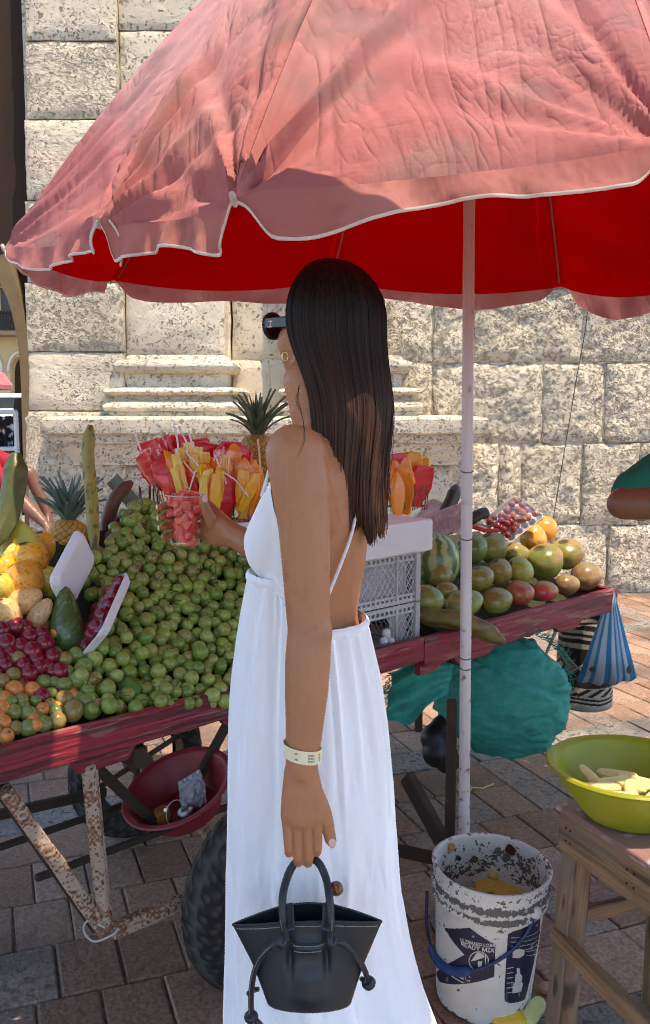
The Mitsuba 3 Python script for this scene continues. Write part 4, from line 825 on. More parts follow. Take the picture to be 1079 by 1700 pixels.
for s in (-1, 1): torso += [m3.Manifold.batch_hull([ell(B(0.048, 0.066 * s, 1.245), 0.054, 0.060, 0.058), ell(B(0.02, 0.066 * s, 1.31), 0.05, 0.06, 0.05)])]
# the left arm (nearest the camera) hangs straight down
SHL, MIDL, ELL, FOL, WRL = B(-0.008, 0.168, 1.385), at(505, 880, 1.372), at(513, 1050, 1.352), at(509, 1150, 1.338), at(500, 1278, 1.318)
SHL = at(489, 752, 1.392)
larm = [bone(B(-0.01, 0.08, 1.385), 0.05, SHL, 0.047), bone(B(-0.025, 0.10, 1.30), 0.05, SHL, 0.043)] + chain([SHL, at(497, 800, 1.384), MIDL, ELL], [0.047, 0.0465, 0.0405, 0.0335]) + chain([ELL, at(511, 1095, 1.346), FOL, at(505, 1215, 1.328), WRL], [0.0345, 0.0362, 0.0345, 0.029, 0.0245])
larm += [bone(ELL + A([0.012, -0.004, 0.004]), 0.026, ELL + A([0.010, 0.004, -0.02]), 0.024)]
# the right arm bends forward with the cup
SHR, ELR, WRR = B(-0.008, -0.165, 1.385), B(0.045, -0.19, 1.125), at(382, 885, 1.90)
rarm = [bone(B(-0.01, -0.08, 1.385), 0.05, SHR, 0.050)] + chain([SHR, (SHR + ELR) / 2, ELR], [0.050, 0.042, 0.036]) + chain([ELR, ELR * 0.6 + WRR * 0.4, WRR], [0.037, 0.036, 0.026])
# left hand: back of the hand to the camera, fingers hooked round the bag's handle
def hand_left():
    o = WRL; dn = unit(A([0.02, -0.04, -1.0])); sd = unit(A([1.0, 0.10, 0.02])); bk = unit(np.cross(sd, dn)); bk = bk if bk[1] < 0 else -bk
    def h(s, d, n): return o + sd * (s * 0.84) + dn * d + bk * n
    parts = [m3.Manifold.batch_hull([sph(h(s, d, n), r) for s, d, n, r in ((-0.012, 0.0, 0, 0.017), (0.012, 0.0, 0, 0.017), (-0.029, 0.074, 0.003, 0.0105), (0.025, 0.076, 0.004, 0.0110), (-0.011, 0.080, 0.006, 0.0112), (0.008, 0.081, 0.006, 0.0112), (-0.020, 0.04, 0.0, 0.015), (0.020, 0.035, 0.0, 0.016))])]
    fing = [(-0.0290, 0.076, 0.0080, (0.052, 0.022, 0.017)), (-0.0105, 0.082, 0.0086, (0.062, 0.026, 0.018)), (0.0085, 0.083, 0.0088, (0.063, 0.027, 0.018)), (0.0265, 0.077, 0.0083, (0.053, 0.024, 0.018))]
    for k, (s, d, r, (l1, l2, l3)) in enumerate(fing):
        p0 = h(s, d, 0.005); p1 = h(s * 0.93 + 0.001, d + l1, 0.006); p2 = p1 + dn * l2 * 0.40 - bk * l2 * 0.91; p3 = p2 - dn * l3 * 0.55 - bk * l3 * 0.83
        parts += chain([p0, p1, p2, p3], [r * 1.02, r * 0.92, r * 0.88, r * 0.78])
    parts += chain([h(0.020, 0.035, -0.004), h(0.040, 0.070, -0.006), h(0.048, 0.098, -0.002), h(0.053, 0.120, 0.000)], [0.0165, 0.0130, 0.0108, 0.0092])
    global KNUCK; KNUCK = [h(s, d + 0.004, 0.012) for s, d, r, l in fing] + [h(s * 0.93, d + l[0] * 0.98, 0.012) for s, d, r, l in fing]
    return parts, h
lhand, hL = hand_left()
CUPC = at(307, 905, 1.93); CUPT = at(308, 822, 1.93)
def hand_right():
    """Round the cup: the palm on its right, thumb on the near side, four fingers round the far side, their tips showing at the left."""
    ax = unit(CUPT - CUPC); X = unit(A([1, 0.0, 0]) - ax * ax[0]); Y = unit(np.cross(ax, X)); Y = Y if Y[1] > 0 else -Y
    Hc = np.linalg.norm(CUPT - CUPC)
    def cyl(a, r, s): a = math.radians(a); return CUPC + ax * Hc * s + (X * math.cos(a) + Y * math.sin(a)) * r
    parts = []
    kn = []
    for k, (s, r, R, end) in enumerate(((0.80, 0.0098, 0.055, 196), (0.60, 0.0100, 0.0525, 194), (0.40, 0.0098, 0.0505, 190), (0.20, 0.0090, 0.048, 182))):
        angs = (48, 85, 125, 160, end); pts = [cyl(a, R + (0.004 if a == 48 else 0), s + 0.05 * (48 - a) / 130) for a in angs]
        parts += chain(pts, [r * 1.12, r * 1.08, r, r * 0.95, r * 0.82]); kn.append(pts[0])
    pw = [WRR + A([-0.004, 0, 0.010]), WRR + A([-0.004, 0.0, -0.010])]
    parts += [m3.Manifold.batch_hull([sph(p, 0.0125) for p in kn] + [sph(p, 0.019) for p in pw] + [sph(cyl(5, 0.066, 0.30), 0.016), sph(cyl(12, 0.064, 0.10), 0.014)])]
    th = [cyl(0, 0.072, 0.28), cyl(-18, 0.064, 0.52), cyl(-32, 0.058, 0.74), cyl(-40, 0.0545, 0.98)]
    parts += chain(th, [0.0165, 0.0140, 0.0115, 0.0090]); return parts, cyl
rhand, cylR = hand_right()
# legs and feet, hidden by the skirt
legs = []
for s in (-1, 1):
    hp, kn_, an = B(-0.015, 0.068 * s, 0.84), B(0.0, 0.075 * s, 0.46), B(-0.03, 0.085 * s, 0.09)
    legs += chain([hp, kn_, (kn_ * 0.6 + an * 0.4) + FW * -0.02, an], [0.078, 0.052, 0.048, 0.034]) + chain([an + UPV * -0.03, B(0.06, 0.09 * s, 0.045), B(0.13, 0.095 * s, 0.03)], [0.034, 0.03, 0.02])
# head, turned a little away
HF, HL = unit(A([-0.84, 0.54, 0])), unit(A([-0.54, -0.84, 0])); HC = A([0.006, 1.62, 1.632])
def Hd(f, l, z): return HC + HF * f + HL * l + UPV * z
def hell(c, rf, rl, rz):
    s = m3.Manifold.sphere(1.0, 32).scale([rf, rl, rz]); Mx = np.zeros((3, 4)); Mx[:, 0], Mx[:, 1], Mx[:, 2], Mx[:, 3] = HF, HL, UPV, c; return s.transform(Mx)
head = [hell(Hd(-0.012, 0, 0.01), 0.092, 0.072, 0.092), m3.Manifold.batch_hull([hell(Hd(0.028, 0, -0.02), 0.058, 0.060, 0.06), hell(Hd(0.048, 0, -0.092), 0.026, 0.028, 0.018), hell(Hd(0.0, 0, -0.07), 0.045, 0.052, 0.03)]),
        m3.Manifold.batch_hull([sph(Hd(0.088, 0, 0.0), 0.008), sph(Hd(0.100, 0, -0.034), 0.010), sph(Hd(0.086, 0.012, -0.040), 0.007), sph(Hd(0.086, -0.012, -0.040), 0.007)]),
        m3.Manifold.batch_hull([sph(Hd(0.081, 0.012, -0.062), 0.007), sph(Hd(0.081, -0.012, -0.062), 0.007), sph(Hd(0.086, 0, -0.061), 0.008)]),
        bone(B(0.0, 0, 1.48), 0.047, Hd(-0.022, 0, -0.07), 0.047)]
for s in (-1, 1): head += [hell(Hd(-0.005, 0.072 * s, -0.02), 0.018, 0.010, 0.030), m3.Manifold.batch_hull([hell(Hd(0.050, 0.034 * s, -0.030), 0.034, 0.028, 0.034), hell(Hd(0.046, 0.014 * s, -0.094), 0.027, 0.022, 0.018), hell(Hd(-0.005, 0.050 * s, -0.062), 0.03, 0.018, 0.026), hell(Hd(0.01, 0.058 * s, 0.0), 0.03, 0.014, 0.03)])]
body = soft(torso + larm + rarm + legs + head + lhand + rhand, 0.0052, 7)
def skin_col(v):
    c = mixc((0.365, 0.152, 0.068), (0.43, 0.188, 0.088), F(v, 11, 3)); fine = N(v, 220)
    c = c * (0.975 + 0.05 * fine)[:, None]
    el = np.linalg.norm((v - (ELL + A([0.02, -0.03, -0.004]))) * [1, 1, 1.6], axis=1); c = mixc(c, (0.30, 0.13, 0.07), np.exp(-(el / 0.022) ** 2) * 0.6); cr1 = np.abs((v[:, 2] - ELL[2] - 0.010) - 0.55 * (v[:, 0] - ELL[0])) ; c = mixc(c, (0.27, 0.11, 0.06), np.exp(-(cr1 / 0.0022) ** 2) * sst(0.035, 0.012, np.linalg.norm(v - ELL - A([0.012, -0.03, 0]), axis=1)) * 0.6)
    for tipp in [cylR(a, R, s) for a, R, s in ((190, 0.055, 0.80), (188, 0.0525, 0.58), (184, 0.0505, 0.38))]: pass
    for kp in KNUCK: c = mixc(c, (0.31, 0.125, 0.062), np.exp(-(np.linalg.norm((v - kp) * [1, 1, 1.6], axis=1) / 0.0075) ** 2) * 0.5)
    blot = sst(0.60, 0.80, F(v, 42, 3, 5)); c = mixc(c, (0.30, 0.115, 0.052), blot * 0.4)
    lips = np.linalg.norm((v - Hd(0.088, 0, -0.061)) * [1, 1, 1.7], axis=1); return mixc(c, (0.42, 0.13, 0.11), sst(0.022, 0.014, lips))
M['mat_skin'] = two(bump(principled(VC, 0.40, specular=0.45, sheen=0.15), lambda p, n, uv: noise(p.x * 260, p.y * 260, p.z * 260) + 0.6 * noise(p.x * 90, p.y * 90, p.z * 90), 0.0007, 1e-3))
add('body', body, 'mat_skin', col=skin_col, parent=woman)
# elbow creases: two thin shallow folds are in the colour; nails on the cup hand
for a, R, s, r in ((197, 0.0605, 0.81, 0.0062), (195, 0.0585, 0.59, 0.0062), (191, 0.0560, 0.39, 0.006)):
    c = cylR(a, R + 0.001, s - 0.05); o = unit(c - (CUPC + (CUPT - CUPC) * s)); e = unit(np.cross(o, UPV))
    m = ICO[2].copy(); m.vertices = np.array(m.vertices) * [0.0085, 0.0024, r]; fm = np.eye(4); fm[:3, 0], fm[:3, 1], fm[:3, 2] = e, o, np.cross(e, o); fm[:3, 3] = c
    add('fingernail', place(m, fm), 'mat_glossy', col=(0.80, 0.62, 0.57), parent=woman)
c = cylR(-40, 0.0625, 0.97); o = unit(A([0.55, -0.83, 0.1])); e = unit(np.cross(o, UPV)); m = ICO[2].copy(); m.vertices = np.array(m.vertices) * [0.0065, 0.0022, 0.0085]; fm = np.eye(4); fm[:3, 0], fm[:3, 1], fm[:3, 2] = e, o, np.cross(e, o); fm[:3, 3] = c
add('fingernail', place(m, fm), 'mat_glossy', col=(0.72, 0.50, 0.44), parent=woman)
c = hL(0.0535, 0.116, 0.0085); m = ICO[2].copy(); m.vertices = np.array(m.vertices) * [0.006, 0.002, 0.008]
add('fingernail', move(m, c), 'mat_glossy', col=(0.66, 0.42, 0.33), parent=woman)

# --- the dress
def cloth_height(p, n, uv):
    q = noise(p.x * 6, p.y * 6, p.z * 4)
    a = dr.abs(noise(p.x * 16 + 2 * q, p.y * 16, p.z * 11 + 3 * q) - 0.5); b = dr.abs(noise(p.x * 34 + 3 * q, p.y * 34, p.z * 30 + 2 * q) - 0.5)
    m = smoothstep(0.42, 0.70, fbm(p.x * 3.1 + 2, p.y * 3, p.z * 3.1)) * smoothstep(1.05, 0.75, p.z)
    return (dr.sqrt(a + 0.003) + 0.5 * dr.sqrt(b + 0.003)) * (0.10 + 0.9 * m) + 0.02 * noise(p.x * 300, p.y * 300, p.z * 300)
M['mat_dress'] = two(bump(principled(rgb(0.86, 0.86, 0.875), 0.8, specular=0.2, sheen=0.3), cloth_height, 0.012, 1e-3))
def sk(zs): # silhouette of the skirt: left, right edges in the picture at each row
    return zs
rows = [(930, 416, 548), (965, 411, 585), (1010, 402, 604), (1060, 394, 616), (1120, 386, 630), (1200, 380, 642), (1300, 378, 651), (1400, 377, 656), (1480, 376, 661), (1560, 376, 676), (1640, 376, 698), (1700, 376, 719)]
Yd = 1.575; R_ = A([[at((l + r) / 2, y, Yd)[0], at((l + r) / 2, y, Yd)[2], (at(r, y, Yd)[0] - at(l, y, Yd)[0]) / 2] for y, l, r in rows])
R_ = np.vstack([R_, [R_[-1, 0] + 0.012, 0.07, R_[-1, 2] + 0.05]])
def prof(z, k): return np.interp(-z, -R_[:, 1], R_[:, k])
def waist_z(a):
    """Height of the skirt's top edge round the body: high under the bust, low at the back."""
    d = A([np.cos(a), np.sin(a)]); f = d[0] * FW[0] + d[1] * FW[1]
    return 1.105 + 0.085 * sst(-0.45, 0.15, f) + 0.0 * f
def skirt(a, t, off=0.0):
    zt = waist_z(a); z = zt + (0.075 - zt) * t
    cx, hw = prof(z, 0), prof(z, 2); hd = np.interp(z, [0.07, 0.4, 0.8, 0.95, 1.05, 1.2], [0.22, 0.20, 0.172, 0.158, 0.125, 0.105])
    k = sst(0.0, 0.55, t); u = a * 12.0
    ph = np.stack([np.cos(a) * 2.3, np.sin(a) * 2.3, z * 0.35], -1)
    big = (meshkit.noise(ph * 1.9, 3) - 0.5) * 2; mid = (meshkit.noise(ph * 3.0 + 9, 4) - 0.5) * 2
    pl = np.sin(a * 34 + 3 * mid + 1.5 * big) * 0.0065 * np.exp(-t * 8.0) * sst(0.0, 0.02, t) + np.sin(a * 17 + 4 * mid) * 0.006 * np.exp(-((t - 0.15) / 0.14) ** 2)
    w = pl + (0.036 * big + 0.010 * mid) * k * (0.35 + 0.65 * t) + 0.007 * np.sin(a * 7 + 3 * big) * k + 0.024 * (np.abs(F(np.stack([np.cos(a) * 1.2 + z * 0.9, np.sin(a) * 1.2, z * 1.5 - np.cos(a) * 0.8], -1), 2.6, 3, 21) - 0.5) * 2) * k
    edge = np.abs(np.cos(a)) ** 6 * 0.75
    x = cx + np.cos(a) * (hw + w * (1 - edge) + off); y = Yd - 0.0 + np.sin(a) * (hd + w + off)
    return np.stack([x, y, z + 0.004 * np.sin(a * 34) * np.exp(-t * 30) * (t > 0)], -1)
add('skirt', grid(lambda a, t: skirt(a * 2 * math.pi, t ** 1.15), 460, 170, closed_u=True), 'mat_dress', parent=woman)
band = grid(lambda a, t: skirt(a * 2 * math.pi, t * 0.0 + 0.0) + (UPV * (0.004 - 0.018 * t[..., None])) + np.stack([np.cos(a * 2 * math.pi), np.sin(a * 2 * math.pi), a * 0], -1) * 0.0055 * np.sin(math.pi * t)[..., None] ** 0.5, 240, 6, closed_u=True)
add('waistband', band, 'mat_dress', parent=woman)
# bodice: the trunk's own surface, front half only, lifted off the skin
tb = soft(torso, 0.006, 12); tb.vertices = np.array(tb.vertices) + np.array(tb.vertex_normals) * 0.0055
def cut(m, o, n): return trimesh.intersections.slice_mesh_plane(m, plane_normal=n, plane_origin=o)
bod = cut(tb, B(0, 0, 1.115), UPV); bod = cut(bod, B(0, 0, 1.36), -UPV)
bod = cut(bod, B(-0.055, 0, 1.12), unit(FW - UPV * 0.42))          # the side edge runs down to the back
bod = cut(bod, B(0.02, 0.0, 1.375), unit(FW * 0.6 - UPV * 1.0))
bv = np.array(bod.vertices); fz = (F(bv, 26, 3) - 0.5) * 0.006; bod.vertices = bv + np.array(bod.vertex_normals) * fz[:, None]
add('bodice', bod, 'mat_dress', parent=woman)
ST = lambda v: mixc((0.74, 0.74, 0.77), (0.82, 0.82, 0.84), N(v, 200))
add('strap', tube(smooth_path([B(0.075, 0.070, 1.33), B(0.045, 0.078, 1.405), B(0.0, 0.082, 1.437), B(-0.045, 0.075, 1.42), B(-0.080, 0.05, 1.37), B(-0.094, 0.03, 1.335)], 40), 0.0030, 8), 'mat_matte', col=ST, parent=woman)
add('strap', tube(smooth_path([B(-0.052, 0.118, 1.15), B(-0.070, 0.104, 1.20), B(-0.088, 0.070, 1.27), B(-0.092, 0.03, 1.34)], 24), 0.0030, 8), 'mat_matte', col=ST, parent=woman)
add('strap', tube(smooth_path([B(0.075, -0.105, 1.33), B(0.045, -0.10, 1.405), B(0.0, -0.092, 1.437), B(-0.045, -0.075, 1.42), B(-0.09, -0.03, 1.36)], 24), 0.0030, 8), 'mat_matte', col=ST, parent=woman)

# --- hair: a fall of fine strands from the crown
def hair_shell(a, t):
    """a runs round the head from the left temple over the back to the right temple; t from the parting to the ends."""
    ang = (a - 0.5) * 2 * 1.88                                    # 0 = straight back of the head
    d = np.stack([-np.cos(ang), np.sin(ang)], -1)                  # (forward, left)
    h1 = np.clip(t / 0.26, 0, 1); phi = h1 * math.pi * 0.5
    rf, rl = np.where(d[..., 0] > 0, 0.098, 0.102), 0.088
    px_ = np.sin(phi) * d[..., 0] * rf; pl_ = np.sin(phi) * d[..., 1] * rl; pz_ = np.cos(phi) * 0.104 + 0.012
    t2 = np.clip((t - 0.26) / 0.74, 0, 1)
    L = 0.392 - 0.055 * np.abs(ang) ** 1.5 * 0.5 + 0.012 * np.sin(ang * 9)
    drop = t2 * L
    nar = 1 - 0.05 * sst(0, 0.4, t2) - 0.10 * sst(0.3, 1, t2)
    back = 0.030 * np.sin(math.pi * np.clip(t2 * 0.9, 0, 1)) + 0.02 * t2
    f = px_ * np.where(t2 > 0, nar, 1) * (1 - 0.36 * sst(0.0, 0.9, t2)) - (0.015 + back * 0.3) * t2 ; l = pl_ * np.where(t2 > 0, nar, 1)
    f = f - 0.030 * sst(0.05, 0.5, t2) * 1.0
    P = HC + f[..., None] * HF + l[..., None] * HL + (pz_ - drop)[..., None] * UPV
    return P + A([-0.012, -0.02, 0]) * sst(0.1, 0.9, t2)[..., None]
HC_ = lambda v: mixc((0.010, 0.0055, 0.004), (0.034, 0.018, 0.011), F(v * [1, 1, 0.12], 70, 2)) * (1 + 0.9 * sst(1.55, 1.25, v[:, 2]))[:, None]
M['mat_hair'] = two(principled(VC, 0.45, specular=0.16, anisotropic=0.5))
add('hair_mass', grid(lambda a, t: hair_shell(a, t * 0.965) - HF * 0.0 + (HC * [1, 1, 0] + UPV * hair_shell(a, t)[..., 2:3] - hair_shell(a, t)) * 0.035 * (t[..., None] > 0.1), 80, 60), 'mat_hair', col=HC_, parent=woman)
hr = np.random.default_rng(5); vs_, fs_, cs_ = [], [], []; off = 0
for q in range(2600):
    a = hr.uniform(0.0, 1.0); n = 22; fly = q > 2450; t = np.linspace(hr.uniform(0.0, 0.05), 1.0 - abs(hr.normal(0, 0.045)), n)
    aa = a + 0.012 * (meshkit.noise(np.stack([t * 3, t * 0 + q * 0.37, t * 0], 1)) - 0.5) * sst(0.2, 1, t) * 4 * 0.6 + hr.normal(0, 0.010) * sst(0.3, 1, t)
    P = hair_shell(np.clip(aa, 0, 1), t); c = HC * [1, 1, 0] + UPV * P[:, 2:3]; o = P - c; o /= np.linalg.norm(o, axis=1, keepdims=True) + 1e-9
    lift = hr.uniform(-0.004, 0.0055) * sst(0.0, 0.3, t) + ((0.012 * hr.random() ** 5) + (hr.uniform(0.003, 0.018) if fly else 0)) * sst(0.35, 1, t) * (0.6 + 0.4 * np.sin(t * hr.uniform(4, 9) + q)); P = P + o * lift[:, None]
    e = np.cross(o, np.gradient(P, axis=0)); e /= np.linalg.norm(e, axis=1, keepdims=True) + 1e-9; w = (0.0005 if fly else 0.0016) * np.minimum(1, (1 - np.linspace(0, 1, n)) / 0.14 + 0.12) * hr.uniform(0.7, 1.5)
    V = np.stack([P - e * w[:, None], P + o * 0.0009, P + e * w[:, None]], 1).reshape(-1, 3)
    i, j = np.meshgrid(np.arange(n - 1), np.arange(2), indexing='ij'); fs_.append(np.stack([i * 3 + j, i * 3 + j + 1, (i + 1) * 3 + j + 1, (i + 1) * 3 + j], -1).reshape(-1, 4) + off); off += len(V); vs_.append(V)
    k = hr.uniform(0.45, 1.9); cs_.append(np.repeat(mixc((0.010, 0.0052, 0.0038), (0.070, 0.032, 0.019), sst(0.2, 1.0, t) * 0.8) * k, 3, axis=0))
add('hair', tm(np.vstack(vs_), np.vstack(fs_)), 'mat_hair', col=np.vstack(cs_), parent=woman, kind=None)
for k, pts in enumerate(([(497, 640, 1.50), (493, 665, 1.485), (503, 688, 1.42), (505, 728, 1.33), (495, 760, 1.322)],)):
    for q in range(3):
        P = smooth_path([at(x + hr.normal(0, 2.0), y, d) for x, y, d in pts], 24); add_r = np.linspace(1, 0.25, 24) * 0.00055
        vs = tube(P, add_r, 4); scene_k = add('loose_lock', vs, 'mat_hair', col=(0.015, 0.008, 0.006), parent=woman)
# --- sunglasses, earring, wristband
sg = thing('sunglasses', 'black thick framed sunglasses with a small pale emblem worn by the woman', 'sunglasses')
arm = beam(Hd(0.0, 0.080, 0.0), Hd(0.094, 0.064, 0.003), 0.005, 0.020, 0.002); BLK = (0.012, 0.012, 0.013)
add('temple', arm, 'mat_glossy', col=BLK, smooth=False, parent=sg); add('temple', beam(Hd(0.0, -0.080, 0.0), Hd(0.094, -0.064, 0.003), 0.005, 0.02, 0.002), 'mat_glossy', col=BLK, smooth=False, parent=sg)
for s in (-1, 1):
    a = np.linspace(0, 2 * math.pi, 49); ring = np.array([Hd(0.097 - 0.010 * (math.cos(q) * 0.5 + 0.5) * 0, 0.035 * s + 0.026 * math.cos(q), 0.0 + 0.0205 * math.sin(q)) for q in a])
    add('rim', tube(ring, 0.0048, 10), 'mat_glossy', col=BLK, parent=sg)
    lens = grid(lambda u, t: HC + HF * (0.097 + 0.004 * (1 - t ** 2))[..., None] + HL * (0.035 * s + 0.025 * t * np.cos(u * 2 * math.pi))[..., None] + UPV * (0.019 * t * np.sin(u * 2 * math.pi))[..., None], 32, 6, closed_u=True)
    add('lens', lens, 'mat_glossy', col=(0.03, 0.022, 0.018), parent=sg)
add('bridge', tube([Hd(0.100, -0.010, 0.006), Hd(0.103, 0, 0.008), Hd(0.100, 0.010, 0.006)], 0.004, 8), 'mat_glossy', col=BLK, parent=sg)
for l in (0.010, -0.004): pass
eo = lambda f, z: Hd(f, 0.0800 - 0.016 * f / 0.094 + 0.0029, z)
em = cat([beam(eo(0.072, 0.0045), eo(0.083, 0.0045), 0.0008, 0.0016, 0.0003), beam(eo(0.0785, -0.0045), eo(0.0765, 0.0065), 0.0008, 0.0016, 0.0003, up=(1, 0, 0)), beam(eo(0.074, -0.005), eo(0.085, -0.005), 0.0008, 0.0016, 0.0003)])
add('emblem', em, 'mat_satin', col=(0.6, 0.58, 0.5), smooth=False, parent=sg)
er = thing('earring', 'small thin metal hoop earring showing beside the dark hair', 'earring'); a = np.linspace(0.3, 2 * math.pi, 30); ec = at(473, 592, 1.535)
add('hoop', tube(np.stack([ec[0] + 0.005 * np.cos(a), ec[1] + 0.003 * np.cos(a), ec[2] + 0.0075 * np.sin(a)], 1), 0.0009, 8), 'mat_gold', parent=er)
bc = at(502, 1247, 1.3225); ba = unit(A([0.06, 0, 1])); a = np.linspace(0, 2 * math.pi, 64)
def bandf(u, t): q = u * 2 * math.pi; return bc + np.stack([0.0295 * np.cos(q), 0.0275 * np.sin(q), -0.0045 * np.cos(q) * 1.2 + (t - 0.5) * 0.021], -1)
wb = grid(bandf, 64, 3, closed_u=True)
wbk = thing('wristband', 'pale yellow paper wristband with grey print on the left wrist', 'wristband')
add('band', wb, 'mat_matte', col=(0.78, 0.70, 0.46), parent=wbk)
tx = []
for j in range(3):
    for q0, q1 in ((-1.25, -1.15), (-1.12, -1.0), (-0.97, -0.9), (-1.95, -1.8), (-0.55, -0.42)):
        if q0 < -1.5 and j == 1: continue
        z0 = -0.006 + j * 0.0045; P = [bandf(np.array(q / (2 * math.pi)), np.array(0.5 + (z0 + dz) / 0.021)) + A([math.cos(q), math.sin(q), 0]) * 0.0008 for q, dz in ((q0, 0), (q1, 0), (q1, 0.0028), (q0, 0.0028))]
        tx.append(tm(P, [[0, 1, 2, 3]]))
add('print', cat(tx), 'mat_matte', col=(0.30, 0.28, 0.22), smooth=False, parent=wbk)

# --- the cup of watermelon
cup = thing('fruit_cup', 'clear plastic cup of red watermelon chunks held in the right hand', 'cup')
cax = unit(CUPT - CUPC); cb = np.eye(4); cb[:3, 2] = cax; cb[:3, 0] = unit(A([1, 0, 0]) - cax * cax[0]); cb[:3, 1] = np.cross(cax, cb[:3, 0]); cb[:3, 3] = CUPC; ch = np.linalg.norm(CUPT - CUPC)
add('wall', place(lathe([(0.0, 0.001), (0.030, 0.001), (0.0315, 0.004), (0.0425, ch)], 48), cb), 'mat_clear', parent=cup)
a = np.linspace(0, 2 * math.pi, 49); add('rim', place(tube(np.stack([0.0432 * np.cos(a), 0.0432 * np.sin(a), a * 0 + ch], 1), 0.0012, 6), cb), 'mat_glossy', col=(0.62, 0.55, 0.53), parent=cup)
cr = np.random.default_rng(12)
def chunk(s, seed):
    r = np.random.default_rng(seed); m = man(m3.Manifold.hull_points(r.uniform(-1, 1, (14, 3)) * A(s)).refine(5)); v = np.array(m.vertices); m.vertices = v + (F(v, 90, 2)[:, None] - 0.5) * 0.003; return m
for q in range(30):
    z = 0.012 + ch * 0.93 * (q / 30); R = 0.027 + 0.009 * z / ch; a = q * 2.4; rr = R * (0.28 + 0.45 * cr.random()) ; p = A([rr * math.cos(a), rr * math.sin(a), z])
    add('watermelon_chunk', place(move(chunk((0.0165, 0.0165, 0.0145), q), p), cb), 'mat_fruit', col=lambda v: mixc((0.66, 0.045, 0.035), (0.80, 0.14, 0.10), F(v, 70, 3)), parent=cup)
m = chunk((0.016, 0.009, 0.04), 77); M_ = cb.copy(); M_[:3, 3] = at(272, 800, 1.93); Rr = trimesh.transformations.rotation_matrix(-0.45, [0, 1, 0]); M_[:3, :3] = Rr[:3, :3]
add('watermelon_chunk', place(m, M_), 'mat_fruit', col=lambda v: mixc((0.58, 0.03, 0.03), (0.70, 0.09, 0.08), F(v, 70, 3)), parent=cup)
add('fork', tube(smooth_path([at(308, 838, 1.93), at(316, 808, 1.932), at(324, 782, 1.935)], 10), 0.0016, 6), 'mat_glossy', col=(0.72, 0.6, 0.40), parent=cup)

# --- the black leather bag
def leather(p, n, uv): d, e, k = voronoi((p.x + p.y) * 420, (p.z + p.y * 0.3) * 420); return smoothstep(0.0, 0.25, e - d)
M['mat_leather'] = two(bump(principled(rgb(0.013, 0.018, 0.021), 0.34, specular=0.55), leather, 0.00025, 4e-4))
bag = thing('handbag', 'black leather tote handbag with white stitching and knotted side ties', 'bag')
YB = 1.290
def bp(px, py, d=0.0): return at(px, py, YB + d)
bt = [(386, 1535), (425, 1526), (478, 1517), (515, 1514), (552, 1515), (595, 1522), (634, 1530)]
def bag_face(a, t, side):
    """Front (side -1) or back (side 1) wall: a across, t from the opening to the base."""
    xt = np.interp(a, np.linspace(0, 1, 7), [q[0] for q in bt]); yt = np.interp(a, np.linspace(0, 1, 7), [q[1] for q in bt])
    sideL, sideR = np.interp(t, [0, 0.5, 1], [386, 416, 443]), np.interp(t, [0, 0.5, 1], [634, 608, 584])
    x = (sideL + (sideR - sideL) * a); y = yt + (1652 - yt) * t
    bulge = np.sin(math.pi * np.clip(a, 0, 1)) ** (0.75 - 0.5 * t) * (0.020 + 0.022 * t) * (1 if side < 0 else 0.9)
    g = lambda c, w: np.exp(-((a - c - (t - 0.35) * (0.10 if c < 0.5 else -0.10) * -1) / w) ** 2)
    pleat = 0.010 * (g(0.365, 0.030) + g(0.645, 0.030)) * np.exp(-((t - 0.42) / 0.22) ** 2) - 0.009 * np.exp(-((a - 0.5) / 0.16) ** 2) * sst(0.42, 0.62, t) * sst(1.0, 0.8, t) - 0.006 * np.exp(-((a - 0.5) / 0.13) ** 2) * np.exp(-((t - 0.26) / 0.07) ** 2)
    A0 = at(0, 0, 1); P = np.zeros(a.shape + (3,)); aa, bb = (x - 539.5) / FOC, -(y - 850.0) / FOC
    d = np.stack([aa, math.cos(PITCH) + bb * math.sin(PITCH), -math.sin(PITCH) + bb * math.cos(PITCH)], -1); P = A([0, 0, CAM_H]) + d * (YB / d[..., 1:2])
    P[..., 1] += side * (bulge - (pleat if side < 0 else 0)); P[..., 2] -= 0.004 * (1 if side < 0 else -1) * np.sin(math.pi * a) ** 1.2 * (1 - t)
    return P
for s, nm in ((-1, 'front_panel'), (1, 'back_panel')): add(nm, grid(lambda a, t: bag_face(a, t, s), 80, 60), 'mat_leather', parent=bag)
a = np.linspace(0, 1, 41); fr, bk2 = bag_face(a, np.ones_like(a), -1), bag_face(a, np.ones_like(a), 1)
add('base', grid(lambda u, t: bag_face(u, u * 0 + 1, -1) * (1 - t[..., None]) + bag_face(u, u * 0 + 1, 1) * t[..., None], 40, 3), 'mat_leather', parent=bag)
top = bag_face(a, np.zeros_like(a), -1); add('edge', tube(top, 0.0018, 6), 'mat_leather', parent=bag); add('edge', tube(bag_face(a, np.zeros_like(a), 1), 0.0018, 6), 'mat_leather', parent=bag)
def stitch(P, nrm=A([0, -1, 0]), L=0.0021, gap=0.0034, off=0.0012):
    seg = np.linalg.norm(np.diff(P, axis=0), axis=1); s = np.r_[0, np.cumsum(seg)]; out = []
    for q in np.arange(0, s[-1] - L, gap):
        p0, p1 = [A([np.interp(k, s, P[:, c]) for c in range(3)]) for k in (q, q + L)]; out.append(tube([p0 + nrm * off, p1 + nrm * off], 0.00055, 4))
    return cat(out)
sl = [stitch(bag_face(np.linspace(*r, 40), np.full(40, 0.045), -1), off=0.0010) for r in ((0.02, 0.35), (0.385, 0.635), (0.68, 0.98))] + [stitch(bag_face(np.linspace(0.40, 0.615, 40), np.full(40, tt), -1), off=0.004) for tt in (0.235, 0.30)]
